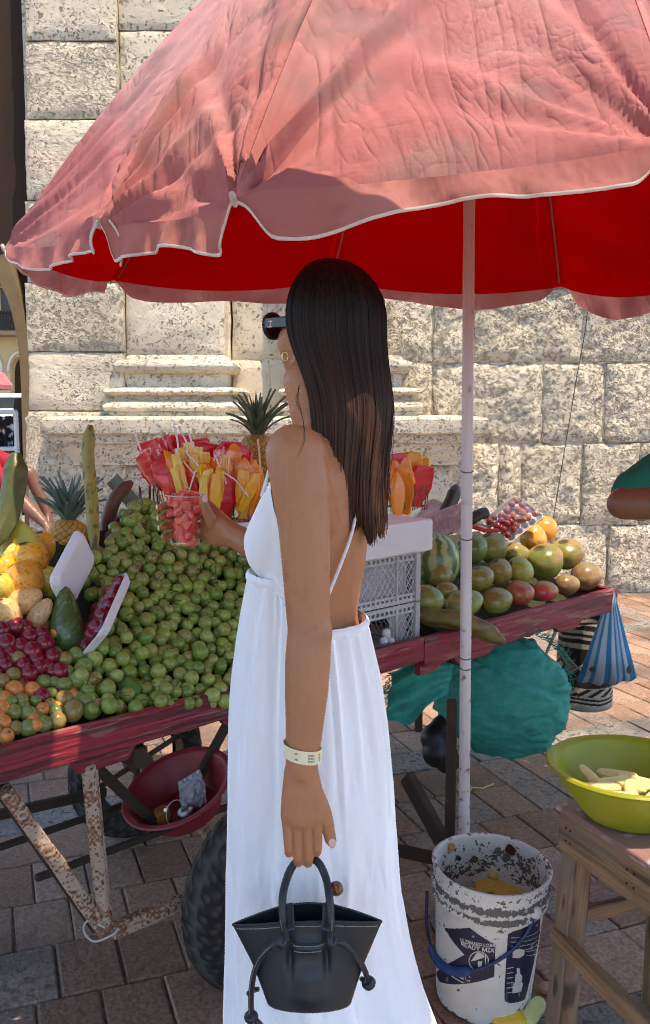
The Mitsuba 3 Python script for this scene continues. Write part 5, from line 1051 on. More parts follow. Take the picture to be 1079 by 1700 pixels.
add('stitching', cat(sl), 'mat_matte', col=(0.52, 0.50, 0.46), smooth=False, parent=bag, kind='stuff')
tab = grid(lambda u, t: bag_face(0.39 + 0.235 * u, 0.215 + 0.105 * t, -1) - A([0, 0.004, 0]) * np.sin(math.pi * np.clip(t, 0.03, 0.97))[..., None] ** 0.4, 30, 8); add('front_tab', tab, 'mat_leather', parent=bag)
# handles: two arches, the front one held in the fingers
hp = hL(0.0, 0.130, -0.0165); HD = hp[1] - YB
def handle(dy, wob):
    q = HD + dy * 0.35; pts = [bp(477, 1563, dy - 0.026), bp(470, 1530, dy - 0.024), bp(469, 1490, dy * .9 - 0.01), bp(476, 1459, q * .5 + dy * .3), bp(487, 1436, q * 0.85), bp(501, 1426, q), bp(517, 1425, q), bp(530, 1434, q * 0.85), bp(541, 1458, q * .5 + dy * .3), bp(547, 1492, dy * .9 - 0.01), bp(549, 1530, dy - 0.024), bp(546, 1563, dy - 0.026)]
    return smooth_path(pts, 70)
for dy in (0.0, 0.038):
    hpth = handle(dy, 0); add('handle', tube(hpth, 0.0062, 12), 'mat_leather', parent=bag)
    if dy == 0: add('stitching', cat([stitch(hpth[4:26], A([-0.5, -0.85, 0]), off=0.0058), stitch(hpth[46:66], A([0.3, -0.95, 0]), off=0.0060)]), 'mat_matte', col=(0.52, 0.50, 0.46), smooth=False, parent=bag, kind='stuff')
for x in (477, 546):
    s = -1 if x < 500 else 1
    add('handle_tab', beam(bp(x + 4 * s * -1, 1480 + 20, 0.02), bp(x - 6 * s, 1545, -0.045), 0.012, 0.005, 0.002, up=(0, -1, 0.2)), 'mat_leather', smooth=False, parent=bag)
def knot(c, r, seed):
    k = np.random.default_rng(seed); out = []
    for q in range(3):
        a = np.linspace(0, 2 * math.pi, 22); u, w = unit(k.normal(0, 1, 3)), unit(k.normal(0, 1, 3)); w = unit(w - u * np.dot(u, w)); out.append(tube(c + r * (np.cos(a)[:, None] * u + np.sin(a)[:, None] * w) * 0.75, r * 0.52, 8))
    return cat(out)
for pts, e in (([(470, 1563, -0.06), (452, 1570, -0.062), (434, 1588, -0.05), (422, 1615, -0.02), (417, 1650, -0.01), (417, 1688, -0.008)], 'l'), ([(549, 1563, -0.06), (568, 1566, -0.062), (588, 1584, -0.05), (604, 1608, -0.02), (612, 1632, -0.008)], 'r')):
    P = smooth_path([bp(*p) for p in pts], 40); add('side_tie', tube(P, 0.0046, 10), 'mat_leather', parent=bag); add('stitching', stitch(P, A([-0.6, -0.8, 0]), off=0.0044), 'mat_matte', col=(0.42, 0.41, 0.38), smooth=False, parent=bag, kind='stuff')
    add('knot', knot(P[-1], 0.0088, 3), 'mat_leather', parent=bag); add('knot', knot(P[1], 0.008, 6), 'mat_leather', parent=bag)
add('side_tie', tube(smooth_path([bp(417, 1690, -0.008), bp(428, 1697, -0.01), bp(437, 1708, -0.01)], 10), 0.0046, 8), 'mat_leather', parent=bag)
for p0, p1 in (((428, 1642, 0.01), (412, 1650, -0.01)), ((600, 1625, 0.01), (612, 1636, -0.006))): add('side_tie', tube(smooth_path([bp(*p0), bp((p0[0] + p1[0]) / 2, p0[1] + 2, 0), bp(*p1)], 8), 0.004, 8), 'mat_leather', parent=bag)
ch_ = []
cc = bp(558, 1475, 0.012)
for q in range(4): a = np.linspace(0, 2 * math.pi, 20); u, w = unit(hr.normal(0, 1, 3)), unit(hr.normal(0, 1, 3)); w = unit(w - u * np.dot(u, w)); ch_.append(tube(cc + 0.0085 * (np.cos(a)[:, None] * u + np.sin(a)[:, None] * w), 0.0028, 8))
add('clasp', cat(ch_), 'mat_glossy', col=lambda v: mixc((0.10, 0.04, 0.015), (0.30, 0.13, 0.045), N(v, 200)), parent=bag, label='brown tortoiseshell clasp beside the handle')

# ------------------------------------------------------------------ right half of the cart: crates, box, mangoes
def find_u(px, v, z, lo=0.0, hi=3.0):
    for _ in range(50):
        m = (lo + hi) / 2
        if project(C(m, v, z))[0] < px: lo = m
        else: hi = m
    return (lo + hi) / 2
def cart_M(o): m = np.eye(4); m[:3, 0], m[:3, 1] = CU, CV; m[:3, 3] = o; return m
u1 = find_u(688, 0.05, 0.85)
def crate(u1, v0, z0, W, D, H, label, broken):
    t = thing('plastic_crate', label, 'crate'); Mx = cart_M(C(u1 - W, v0, z0)); GREY = lambda v: mixc((0.43, 0.42, 0.42), (0.56, 0.55, 0.54), F(v, 40, 3)) * (0.8 + 0.2 * sst(0.35, 0.6, F(v, 90, 2, 4)))[:, None]
    def part(name, ms, **k): add(name, place(cat(ms), Mx), 'mat_satin', col=GREY, smooth=False, parent=t, **k)
    bar = lambda x0, x1, y0, y1, z0_, z1: move(rbox((abs(x1 - x0), abs(y1 - y0), abs(z1 - z0_)), 0.0015), ((x0 + x1) / 2, (y0 + y1) / 2, (z0_ + z1) / 2))
    th = 0.006
    for x, y in ((0, 0), (W, 0), (0, D), (W, D)):
        part('corner_post', [bar(x - 0.010, x + 0.010, y - 0.010, y + 0.010, 0, H)] + [bar(x + (0.010 if x else -0.016), x + (0.016 if x else -0.010), y - 0.006, y + 0.006, zz * H, zz * H + 0.012) for zz in (0.15, 0.45, 0.7)])
    def wall_(org, ex, L, front):
        def P(x0, x1, z0_, z1, d=0.0, w=th):
            m = rbox((x1 - x0, w, z1 - z0_), 0.0012); m.apply_translation(((x0 + x1) / 2, d, (z0_ + z1) / 2)); R = np.eye(4); R[:3, 0] = ex; R[:3, 1] = np.cross((0, 0, 1), ex); R[:3, 3] = org; return place(m, R)
        rails = [P(0.01, L - 0.01, 0, 0.012), P(0.01, L - 0.01, H - 0.012, H), P(0.01, L - 0.01, H - 0.030, H - 0.022), P(0.01, L - 0.01, 0.020, 0.028)]
        x = 0.012
        while x < L - 0.02: rails += [P(x, x + 0.008, H - 0.024, H - 0.010), P(x, x + 0.008, 0.010, 0.022)]; x += 0.020
        rails += [P(L * 0.76, L * 0.76 + 0.006, 0.01, H - 0.01, -0.002, 0.010), P(L * 0.24, L * 0.24 + 0.006, 0.01, H - 0.01, -0.002, 0.010)]
        part('rail', rails)
        lat = []; zA, zB = 0.026, H - 0.028; hh = zB - zA; s = 0.024
        R = np.eye(4); R[:3, 0] = ex; R[:3, 1] = np.cross((0, 0, 1), ex); R[:3, 3] = org
        for k in range(-8, int(L / s) + 2):
            for d in (1, -1):
                a0, a1 = k * s + (0 if d > 0 else hh * 0.75), k * s + (hh * 0.75 if d > 0 else 0)
                p, q = A([a0, 0, zA]), A([a1, 0, zB])
                lo, hi = 0.012, L - 0.012
                if max(a0, a1) < lo or min(a0, a1) > hi: continue
                def clipx(p, q):
                    for lim, sg in ((lo, 1), (hi, -1)):
                        if (p[0] - lim) * sg < 0: tt = (lim - p[0]) / (q[0] - p[0]); p = p + (q - p) * tt
                        if (q[0] - lim) * sg < 0: tt = (lim - p[0]) / (q[0] - p[0]); q = p + (q - p) * tt
                    return p, q
                p, q = clipx(p, q)
                if front and broken and 0.40 * L < (p[0] + q[0]) / 2 < 0.74 * L: continue
                if np.linalg.norm(q - p) > 0.006: lat.append(place(beam(p, q, 0.003, 0.004, 0.0006, up=(0, 1, 0)), R))
        part('lattice', lat, kind='stuff')
    wall_(A([0, 0, 0]), A([1.0, 0, 0]), W, True); wall_(A([0, D, 0]), A([1.0, 0, 0]), W, False); wall_(A([W, 0, 0]), A([0, 1.0, 0]), D, False); wall_(A([0, 0, 0]), A([0, 1.0, 0]), D, False)
    part('floor', [bar(0, W, 0, D, 0, 0.006)])
    add('sheet', place(bar(0.02, W - 0.02, 0.022, 0.026, 0.01, H - 0.02) if not broken else bar(W * 0.76, W - 0.02, 0.022, 0.026, 0.01, H - 0.02), Mx), 'mat_satin', col=(0.50, 0.49, 0.50), smooth=False, parent=t)
    return t
CH = 0.158
crate(u1, 0.045, 0.738, 0.40, 0.30, CH, 'lower grey plastic lattice crate with a broken front, standing behind the red board', True)
crate(u1 + 0.004, 0.048, 0.738 + CH + 0.003, 0.40, 0.30, CH, 'upper grey plastic lattice crate directly under the white foam box', False)
for k, (dx, dz) in enumerate(((0.0, 0.0), (0.022, 0.016), (0.03, -0.006), (0.010, 0.024))):
    m = ellip(0.0135, k, 2); add('white_ball', move(m, C(u1 - 0.155 + dx, 0.035 + 0.01 * (k == 1), 0.80 + dz)), 'mat_satin', col=(0.66, 0.65, 0.62), label='small round whitish ball in the broken opening of the lower grey crate', cat_='ball', group='whitish balls in the lower crate')
zt = 0.738 + 2 * CH + 0.004; ub = find_u(716, 0.01, zt + 0.08)
fb = thing('foam_box', 'white foam box lying on the grey crates, holding orange fruit skewers', 'box')
fm_ = man(m3.Manifold.hull_points(np.array(rbox((0.50, 0.34, 0.098), 0.006).vertices)).refine_to_length(0.03)); fv = np.array(fm_.vertices); fm_.vertices = fv + (F(fv, 25, 3)[:, None] - 0.5) * 0.005
add('box', place(move(fm_, (-0.25, 0.17, 0.049)), cart_M(C(ub, 0.0, zt))), 'mat_satin', col=lambda v: mixc((0.66, 0.64, 0.63), (0.76, 0.74, 0.73), F(v, 30, 3)) * (1 - 0.35 * sst(0.70, 0.78, F(v, 60, 3, 8)))[:, None], smooth=40, parent=fb)
add('melon', move(ellip(0.092, 4, 4, (1.0, 1.0, 1.15), 0.02), at(722, 932, 3.12)), 'mat_fruit', col=lambda v: mixc((0.09, 0.15, 0.035), (0.38, 0.42, 0.17), sst(0.42, 0.62, 0.5 + 0.35 * np.sin(np.arctan2(v[:, 1] - 3.12, v[:, 0] - at(722, 932, 3.12)[0]) * 11 + 5 * F(v, 22, 3)) + 0.5 * (F(v, 55, 3, 2) - 0.5))), label='pale striped green watermelon beside the white foam box', cat_='watermelon')
def Z6(x, y): return 580 + x / 2.162, 750 + y / 2.162
GO = [(0.15, 0.19, 0.03), (0.26, 0.24, 0.05), (0.20, 0.15, 0.04)]; OLV = [(0.19, 0.17, 0.035), (0.29, 0.24, 0.06), (0.24, 0.14, 0.05)]; RB_ = [(0.34, 0.05, 0.03), (0.42, 0.13, 0.05), (0.24, 0.12, 0.05)]; REDM = [(0.50, 0.06, 0.05), (0.55, 0.16, 0.06), (0.30, 0.24, 0.05)]; BRM = [(0.19, 0.10, 0.045), (0.27, 0.16, 0.06), (0.20, 0.16, 0.05)]; YGM = [(0.28, 0.30, 0.04), (0.36, 0.36, 0.07)]
mg = [(283, 530, 118, 100, 10, GO, 'big green mango beside the grey crates, first in the front row', .035), (350, 497, 80, 60, 0, OLV, 'small olive mango behind the first green one in the front row', .03), (410, 545, 140, 100, -15, [(0.20, 0.22, 0.045), (0.32, 0.32, 0.09)], 'olive green mango in front of the pole, partly covering it', .03),
      (528, 535, 118, 95, -10, GO, 'olive green mango just right of the pole in the front row', .03), (612, 507, 105, 92, 0, RB_, 'brick red mango in the front row behind the board', .03), (704, 500, 95, 72, 5, REDM, 'bright pinkish red mango in the front row', .03), (782, 477, 92, 74, 0, BRM, 'brown mango right of the bright red one', .03), (852, 447, 118, 96, -10, BRM, 'brown green mango at the right end of the front row', .035),
      (466, 457, 90, 105, 80, GO, 'green mango right of the pole in the second row', .05), (538, 433, 95, 92, 70, OLV, 'olive mango in the middle of the second row', .05), (614, 426, 98, 92, 30, YGM, 'yellow green mango in the middle of the pile', .05), (700, 397, 125, 135, 70, [(0.13, 0.16, 0.03), (0.22, 0.20, 0.05), (0.30, 0.15, 0.05)], 'biggest green mango, towards the right of the pile', .05),
      (776, 370, 105, 130, 80, OLV, 'tall olive mango at the top right of the pile', .05), (511, 346, 110, 112, 70, GO, 'green brown mango right of the pole in the top row', .06), (440, 350, 105, 115, 80, [(0.075, 0.13, 0.025), (0.14, 0.19, 0.04)], 'dark green mango partly behind the pole in the top row', .06), (602, 366, 95, 75, 10, OLV, 'olive mango under the grape tray', .05),
      (662, 312, 100, 95, 40, [(0.56, 0.24, 0.03), (0.62, 0.33, 0.06)], 'orange papaya below the grape tray', .06), (702, 280, 90, 90, 60, [(0.55, 0.21, 0.03), (0.60, 0.28, 0.05)], 'second orange papaya at the very top right of the pile', .07), (368, 405, 105, 110, 70, [(0.06, 0.09, 0.02), (0.12, 0.15, 0.04)], 'shadowed dark green mango left of the pole', .03), (330, 445, 90, 90, 20, OLV, 'olive mango half hidden left of the pole', .02)]
for n_, (x, y, L, W, rot, cols, lb, lf) in enumerate(mg):
    px, py = Z6(x, y); mango(px, py, L * 1.06 / 2.162, W * 1.06 / 2.162, rot, cols, lb, 80 + n_, lf, slope=0.62, z0=0.765, beak=0.08, speck=0.3)
GP = thing('grape_tray', 'foam tray of red grapes under cling film on top of the mango pile', 'tray')
g0 = at(850, 862, 3.42); Gt = tray_frame(g0, at(888, 845, 3.45) - at(822, 895, 3.35), A([-0.25, -0.75, 0.55]))
add('tray', foam_tray(Gt, 0.21, 0.15), 'mat_satin', col=(0.34, 0.33, 0.34), smooth=50, parent=GP)
for i in range(6):
    for j in range(4):
        q = A([(i - 2.5) * 0.030 + rr_.normal(0, 0.004), (j - 1.5) * 0.030 + rr_.normal(0, 0.004), 0.010 + rr_.normal(0, 0.005), 1]); m = ellip(0.0135, i + j, 3, (1, 1, 1.15)); v = np.array(m.vertices) / 0.0135; f_ = sst(1.5, 3.5, i + 0.0)
        add('grape', turned(m, (Gt @ q)[:3], i * 9 + j), 'mat_glossy', col=mixc((0.16, 0.012, 0.02), (0.34, 0.13, 0.05), np.full(len(v), f_) * 0.7 + 0.2 * F(v, 2, 2)), parent=GP)
cf2 = grid(lambda a, b: np.stack([(a - 0.5) * 0.206, (b - 0.5) * 0.146, 0.002 + 0.036 * np.sin(math.pi * a) ** 0.4 * np.sin(math.pi * b) ** 0.4 + 0.006 * (F(np.stack([a * 7, b * 7, a * 0], -1), 1, 3, 4) - 0.5)], -1), 40, 30); add('cling_film', place(cf2, Gt), 'mat_clear', parent=GP)
def crumple(c, ux, uy, sx, sy, amp, seed, n=26):
    ux, uy = unit(ux), unit(uy); w = np.cross(ux, uy)
    return grid(lambda a, b: c + ((a - 0.5) * sx * (1 - 0.3 * np.abs(b - 0.5)))[..., None] * ux + ((b - 0.5) * sy)[..., None] * uy + (amp * (np.abs(F(np.stack([a * 5 + seed, b * 5, a * 0], -1), 1, 3, seed) - 0.5) * 4 - 0.7))[..., None] * w, n, n)
add('pink_bag', crumple(at(742, 866, 3.22), A([1, 0.1, 0.35]), A([-0.2, 0.2, 1]), 0.17, 0.10, 0.035, 3), 'mat_thin_sheet', col=lambda v: mixc((0.58, 0.34, 0.36), (0.75, 0.58, 0.57), F(v, 60, 2)), label='crumpled pale pink plastic bag tucked behind the pole', cat_='plastic bag')
add('red_ribbon', tube(smooth_path([at(775, 872, 3.2), at(790, 876, 3.19), at(808, 881, 3.18), at(826, 880, 3.19)], 20), 0.008, 8), 'mat_satin', col=(0.55, 0.03, 0.04), label='bright red plastic strip on the mangoes right of the pole', cat_='strip')
DKB = lambda v: mixc((0.018, 0.012, 0.008), (0.05, 0.03, 0.02), F(v, 20, 3))
pod('dark_pod', [at(757, 806, 3.35), at(750, 828, 3.33), at(738, 852, 3.3), at(720, 875, 3.25)], 0.026, DKB, 'dark brown thick pod standing left of the pole above the crates', 'pod', 3, 0.85)
pod('dark_pod', [at(775, 868, 3.36), at(795, 855, 3.38), at(812, 852, 3.4)], 0.022, DKB, 'dark pod lying right of the pole behind the mangoes', 'pod', 3, 0.85)
tr2 = tray_frame(at(712, 852, 3.32), at(728, 838, 3.34) - at(700, 872, 3.3), A([-0.5, -0.8, 0.3])); add('foam_tray', foam_tray(tr2, 0.13, 0.07), 'mat_satin', col=(0.72, 0.62, 0.58), smooth=50, label='small pale foam tray leaning behind the white foam box', cat_='tray')
up_ = find_u(700, 0.0, 0.84)
pod('long_pod', [at(688, 1024, 2.80) + A([0, 0, 0.01]), at(722, 1026, 2.78), at(757, 1029, 2.74), at(795, 1043, 2.72), at(838, 1068, 2.74)], 0.030, lambda v: mixc(mixc((0.13, 0.105, 0.025), (0.22, 0.18, 0.04), F(v, 16, 3)), (0.10, 0.035, 0.015), sst(0.48, 0.62, F(v * [0.4, 0.4, 2], 34, 3, 4)) * 0.7), 'long curved brownish green pod lying over the red board by the pole', 'pod', 4, 0.8)

# --- skewers of cut fruit
W3 = {'r': [(0.60, 0.008, 0.018), (0.74, 0.035, 0.045)], 'y': [(0.74, 0.48, 0.05), (0.84, 0.62, 0.14)], 'o': [(0.82, 0.20, 0.006), (0.88, 0.33, 0.02)], 'a': [(0.80, 0.36, 0.01), (0.86, 0.48, 0.03)]}
NAM = {'r': 'red watermelon', 'y': 'pale yellow pineapple', 'o': 'orange papaya', 'a': 'amber mango'}
def skewer(px, py, L, W, k, tilt, dep, base_z, seed, grp, sleeve=False):
    """One wedge of fruit on a wooden stick; px, py its top; L long, W wide in metres."""
    t = thing('fruit_skewer', f'{NAM[k]} wedge on a wooden stick {grp}', 'fruit skewer', f'{NAM[k]} skewers {grp}')
    r = np.random.default_rng(seed); topp = at(px, py, dep); ax = unit(A([math.sin(tilt), r.normal(0, 0.06), math.cos(tilt)])); L = L * 1.30; tilt = tilt + (px - 335) / 100.0 * 0.14 * (px < 450); ax = unit(A([math.sin(tilt), ax[1], math.cos(tilt)])); topp = topp + A([0, 0, 0.016]); low = topp - ax * L
    n = 15; s = np.linspace(0, 1, n)
    W = W * 1.38; fl = {'y': 0.9, 'a': 0.5, 'r': 0.75, 'o': 0.0}[k]; W = W * {'y': 0.62, 'a': 0.85, 'r': 1.15, 'o': 1.0}[k]; wid = W * 0.5 * (0.52 + 0.48 * sst(0.0, 0.55, s)) * np.clip(1 - 0.80 * (1 - fl) * np.clip((s - 0.58) / 0.42, 0, 1) ** r.uniform(1.2, 2.2), 0.05, 1); th = 0.0095 * (0.8 + 0.4 * s) * np.clip(1 - 0.6 * (1 - fl) * np.clip((s - 0.7) / 0.3, 0, 1) ** 1.5, 0.05, 1) * (1.25 if k in 'ya' else 1.0)
    yaw = r.uniform(-0.7, 0.7); e = unit(A([math.cos(yaw), math.sin(yaw), 0]) - ax * np.dot(ax, (math.cos(yaw), math.sin(yaw), 0))); f_ = np.cross(ax, e); a = np.arange(16) * 2 * math.pi / 16
    sq = lambda c: np.sign(c) * np.abs(c) ** 0.35
    V = (low + ax * (L * s)[:, None])[:, None] + (wid[:, None] * sq(np.cos(a)))[..., None] * e + (th[:, None] * sq(np.sin(a)))[..., None] * f_ + ((0.010 * (s - 0.5) ** 2)[:, None] * np.ones(16))[..., None] * f_
    V = V + (F(V, 70, 2)[..., None] - 0.5) * (0.010 if k == 'r' else 0.005) + (ax * ((np.cos(a) * r.uniform(-.008, .008))[None, :] * (s[:, None] > 0.8))[..., None])
    i, j = np.meshgrid(np.arange(n - 1), np.arange(16), indexing='ij'); k2 = (j + 1) % 16
    f = np.stack([i * 16 + j, i * 16 + k2, (i + 1) * 16 + k2, (i + 1) * 16 + j], -1).reshape(-1, 4); f = np.vstack([f[:, [0, 1, 2]], f[:, [0, 2, 3]], [[0, q + 1, q] for q in range(1, 15)], [[(n - 1) * 16, (n - 1) * 16 + q, (n - 1) * 16 + q + 1] for q in range(1, 15)]])
    m = tm(V.reshape(-1, 3), f); c0, c1 = W3[k]; add('wedge', m, 'mat_fruit', col=lambda v: mixc(c0, c1, F(v, 45, 3, seed % 7)), smooth=38, parent=t)
    foot = low - ax * 0.02; foot = A([low[0] - math.tan(tilt) * (low[2] - base_z) * 0.7, low[1], base_z])
    add('stick', tube([low + ax * L * 0.4, foot], 0.0021, 6), 'mat_matte', col=lambda v: mixc((0.35, 0.16, 0.06), (0.50, 0.28, 0.12), N(v, 90)), parent=t)
    if sleeve:
        sl_ = np.linspace(-0.18, 1.12, 12); rad = 0.024 + 0.012 * np.clip(sl_, 0, 1); a2 = np.arange(20) * 2 * math.pi / 20
        V2 = (low + ax * (L * sl_)[:, None])[:, None] + (rad[:, None] * np.cos(a2))[..., None] * e + (rad[:, None] * 0.7 * np.sin(a2))[..., None] * f_; V2 += (F(V2, 60, 2, 3)[..., None] - 0.5) * 0.009
        i, j = np.meshgrid(np.arange(11), np.arange(20), indexing='ij'); k2 = (j + 1) % 20
        add('clear_sleeve', tm(V2.reshape(-1, 3), np.stack([i * 20 + j, i * 20 + k2, (i + 1) * 20 + k2, (i + 1) * 20 + j], -1).reshape(-1, 4)), 'mat_clear', parent=t)
gl, gr2 = 'in the bunch left of the woman', 'on the white foam box'
sk_ = [(244, 741, .085, .055, 'r', -.25, 2.92), (262, 738, .09, .06, 'r', -.2, 2.95), (283, 733, .10, .06, 'r', -.15, 3.0), (298, 730, .10, .05, 'r', -.05, 3.02), (252, 758, .09, .05, 'r', -.3, 2.86), (272, 762, .09, .05, 'r', -.25, 2.88), (236, 762, .07, .045, 'r', -.3, 2.85), (326, 737, .07, .06, 'r', .0, 3.05), (355, 745, .07, .06, 'r', .1, 3.05), (384, 742, .085, .06, 'r', .15, 3.05), (398, 748, .07, .05, 'r', .2, 3.02), (306, 768, .10, .04, 'r', -.5, 2.82),
       (276, 757, .10, .035, 'o', -.45, 2.83), (298, 752, .14, .036, 'y', -.22, 2.80), (313, 743, .15, .040, 'y', -.10, 2.82), (328, 752, .14, .036, 'y', .02, 2.82), (341, 760, .13, .034, 'y', .1, 2.84), (296, 775, .12, .03, 'y', -.2, 2.77), (334, 778, .12, .035, 'a', -.25, 2.76),
       (352, 768, .11, .045, 'o', .05, 2.86), (372, 765, .12, .045, 'a', .0, 2.84), (386, 768, .11, .045, 'o', .05, 2.9), (408, 770, .11, .05, 'o', .05, 2.86), (422, 772, .10, .045, 'o', .12, 2.9), (405, 788, .12, .045, 'a', -.05, 2.78), (432, 783, .10, .04, 'o', .2, 2.84), (426, 795, .10, .035, 'a', .3, 2.78), (366, 785, .13, .035, 'a', .1, 2.76), (385, 798, .11, .04, 'r', .15, 2.80), (345, 790, .12, .032, 'y', .1, 2.74), (392, 745, .08, .04, 'o', .1, 3.0)]
for n_, q in enumerate(sk_): skewer(*q, 1.06, 300 + n_, gl, n_ in (1, 4, 6, 11, 20, 24))
for n_, q in enumerate(sk_[:30]):
    if n_ % 2 == 0: skewer(q[0] + 9, q[1] + 7, q[2], q[3] * 0.9, 'roayr'[n_ % 5] if q[0] > 340 else q[4], q[5] * 0.6 + 0.05, q[6] + 0.07, 1.06, 500 + n_, gl)
    else: skewer(q[0] - 7, q[1] + 10, q[2], q[3] * 0.9, q[4], q[5] * 0.7 - 0.04, q[6] - 0.04, 1.06, 600 + n_, gl)
for n_, (q, w) in enumerate((((656, 772, .12, .045, 'o', -.05, 3.08), 0), ((672, 768, .15, .055, 'o', -.02, 3.05), 0), ((690, 758, .11, .06, 'a', .1, 3.12), 0), ((704, 768, .10, .05, 'a', .2, 3.12), 0), ((664, 760, .09, .05, 'r', -.1, 3.14), 0), ((705, 782, .11, .055, 'r', .25, 3.06), 1), ((660, 792, .12, .045, 'o', .0, 2.98), 0), ((640, 765, .12, .05, 'o', -.1, 3.1), 0), ((625, 770, .12, .05, 'r', -.1, 3.1), 0))): skewer(*q, zt + 0.097, 400 + n_, gr2, False)
for k in range(9):
    x = 668 + k * 5.4; p = at(x, 876, 3.0); add('bare_stick', tube([A([p[0], 3.0 + 0.03 * (k % 3), zt + 0.09]), A([p[0] + rr_.normal(0, 0.006), 3.0 + 0.03 * (k % 3), zt + 0.16 + 0.02 * rr_.random()])], 0.0022, 6), 'mat_matte', col=(0.26, 0.10, 0.05), label='bare thin wooden stick standing in the white foam box', cat_='stick', group='bare sticks in the foam box')
for k in range(16):
    x = 234 + k * 3.4 if k < 9 else 352 + (k - 9) * 12; p = at(x, 800, 2.86); add('bare_stick', tube([A([p[0], 2.86 + 0.02 * (k % 3), 1.07]), A([p[0] + rr_.normal(0, 0.005), 2.86 + 0.02 * (k % 3), 1.23 + 0.015 * rr_.random()])], 0.0019, 6), 'mat_matte', col=(0.15, 0.07, 0.04) if k < 9 else (0.42, 0.22, 0.08), label='thin wooden stick under the fruit wedges beside the green heap', cat_='stick', group='sticks under the fruit wedges')
def Z2(x, y): return 220 + x / 3.174, 700 + y / 3.174
for n_, (pts, col, lb) in enumerate(([[(10, 45), (24, 95), (45, 155)], (0.75, 0.73, 0.72), 'white straw standing at the far left of the fruit bunch'], [[(222, 25), (240, 125), (232, 155), (245, 178)], (0.76, 0.72, 0.70), 'white bent straw behind the yellow spears, left one of the pair'], [[(240, 25), (290, 122), (286, 165), (340, 222), (405, 330), (432, 352)], (0.78, 0.70, 0.68), 'long pinkish white straw with a kink crossing the yellow spears'],
        [[(295, 45), (318, 138)], (0.76, 0.72, 0.70), 'short white straw right of the kinked pair'], [[(434, 175), (470, 255), (545, 312), (610, 396)], (0.78, 0.66, 0.62), 'long pale straw leaning down across the orange wedges'], [[(345, 230), (318, 305), (295, 378)], (0.74, 0.60, 0.30), 'yellowish straw slanting into the yellow spears'],
        [[(268, 210), (340, 290), (385, 345)], (0.76, 0.62, 0.55), 'pink straw lying low across the yellow spears'], [[(462, 255), (485, 295), (492, 330)], (0.78, 0.66, 0.6), 'short pale straw end among the orange wedges'], [[(660, 90), (668, 170), (675, 268)], (0.70, 0.42, 0.25), 'thin orange tinted straw beside the shoulder'], [[(480, 130), (470, 232)], (0.62, 0.36, 0.22), 'thin reddish straw among the wedges near the pineapple'])):
    P = [at(*Z2(x, y), 2.74 + 0.004 * n_) for x, y in pts]; add('straw', tube(smooth_path(P, 30) if len(P) > 2 else P, 0.0029, 8), 'mat_satin', col=col, label=lb, cat_='straw')
add('skewer_rack', place(rbox((0.66, 0.16, 0.05), 0.01), cart_M(C(1.07, 0.70, 1.04))), 'mat_matte', col=(0.30, 0.26, 0.22), smooth=False, label='low brown rack holding the fruit skewers behind the green heap', cat_='rack')
for uu in (0.78, 1.36): dark_bar('rack_post', C(uu, 0.70, 1.015), C(uu, 0.70, 0.74), 0.03, 0.03)
p_ = at(432, 800, 3.25); dark_bar('shelf_post', A([p_[0], 3.25, p_[2] - 0.035]), A([p_[0], 3.25, 0.74]), 0.05, 0.05)

# ------------------------------------------------------------------ things hanging under the cart
def net(p, n, uv): return noise(uv.x * 900, uv.y * 140) * 0.6 + 0.4 * noise(uv.x * 120, uv.y * 900)
def net_color(p, n, uv):
    g = noise(uv.x * 700, uv.y * 90) * 0.5 + noise(uv.x * 90, uv.y * 700) * 0.5
    return mix((0.022, 0.20, 0.155), (0.075, 0.40, 0.31), g * 0.7 + 0.5 * fbm(p.x * 8, p.y * 8, p.z * 8) - 0.1)
M['mat_net'] = two(bump(principled(mikit.proc(net_color), 0.7, specular=0.25), net, 0.0016, 1e-3))
sack = thing('green_sack', 'bulging teal green woven sack with frayed edges tied under the cart by the pole', 'sack')
SC = at(832, 1152, 3.17); SR = 0.225
def sackf(a, t):
    th_ = t * math.pi; az = a * 2 * math.pi; d = np.stack([np.sin(th_) * np.cos(az), np.sin(th_) * np.sin(az), np.cos(th_)], -1)
    r = SR * np.stack([1.08 - 0.0 * d[..., 0], 0.9 + 0 * d[..., 0], 0.98 + 0 * d[..., 0]], -1); P = d * r
    P[..., 0] += -0.035 * np.clip(d[..., 2], 0, 1) ** 2 + 0.02 * np.clip(-d[..., 2], 0, 1)
    fold = (np.abs(F(np.stack([d[..., 0] * 1.5 + 0.8 * d[..., 2], d[..., 1] * 1.5, d[..., 2] * 2.6 - 0.9 * d[..., 0]], -1), 1.6, 3, 5) - 0.5) * 2)
    s2 = np.sin((d[..., 2] * 1.0 + d[..., 0] * 1.3) * 9 + 4 * F(d, 1.5, 2, 2))
    wr = np.sin(d[..., 2] * 22 + 6 * F(d, 2.0, 2, 8) - 4 * d[..., 0])
    return SC + P * (1 + (0.15 * fold + 0.026 * s2 * (F(d, 2.2, 2, 3)) + 0.010 * wr + 0.045 * (F(d, 7, 3, 4) - 0.5) - 0.05 * np.exp(-((d[..., 2] - 0.55 + 0.5 * d[..., 0]) / 0.05) ** 2))[..., None])
U_, V_ = np.meshgrid(np.linspace(0, 1, 161)[:160], np.linspace(0.001, 0.999, 111), indexing='ij')
add('bag', grid(lambda a, t: sackf(a, t * 0.998 + 0.001), 160, 110, closed_u=True), 'mat_net', uv=np.stack([U_.ravel() * 1.3, V_.ravel() * 0.7], 1), parent=sack)
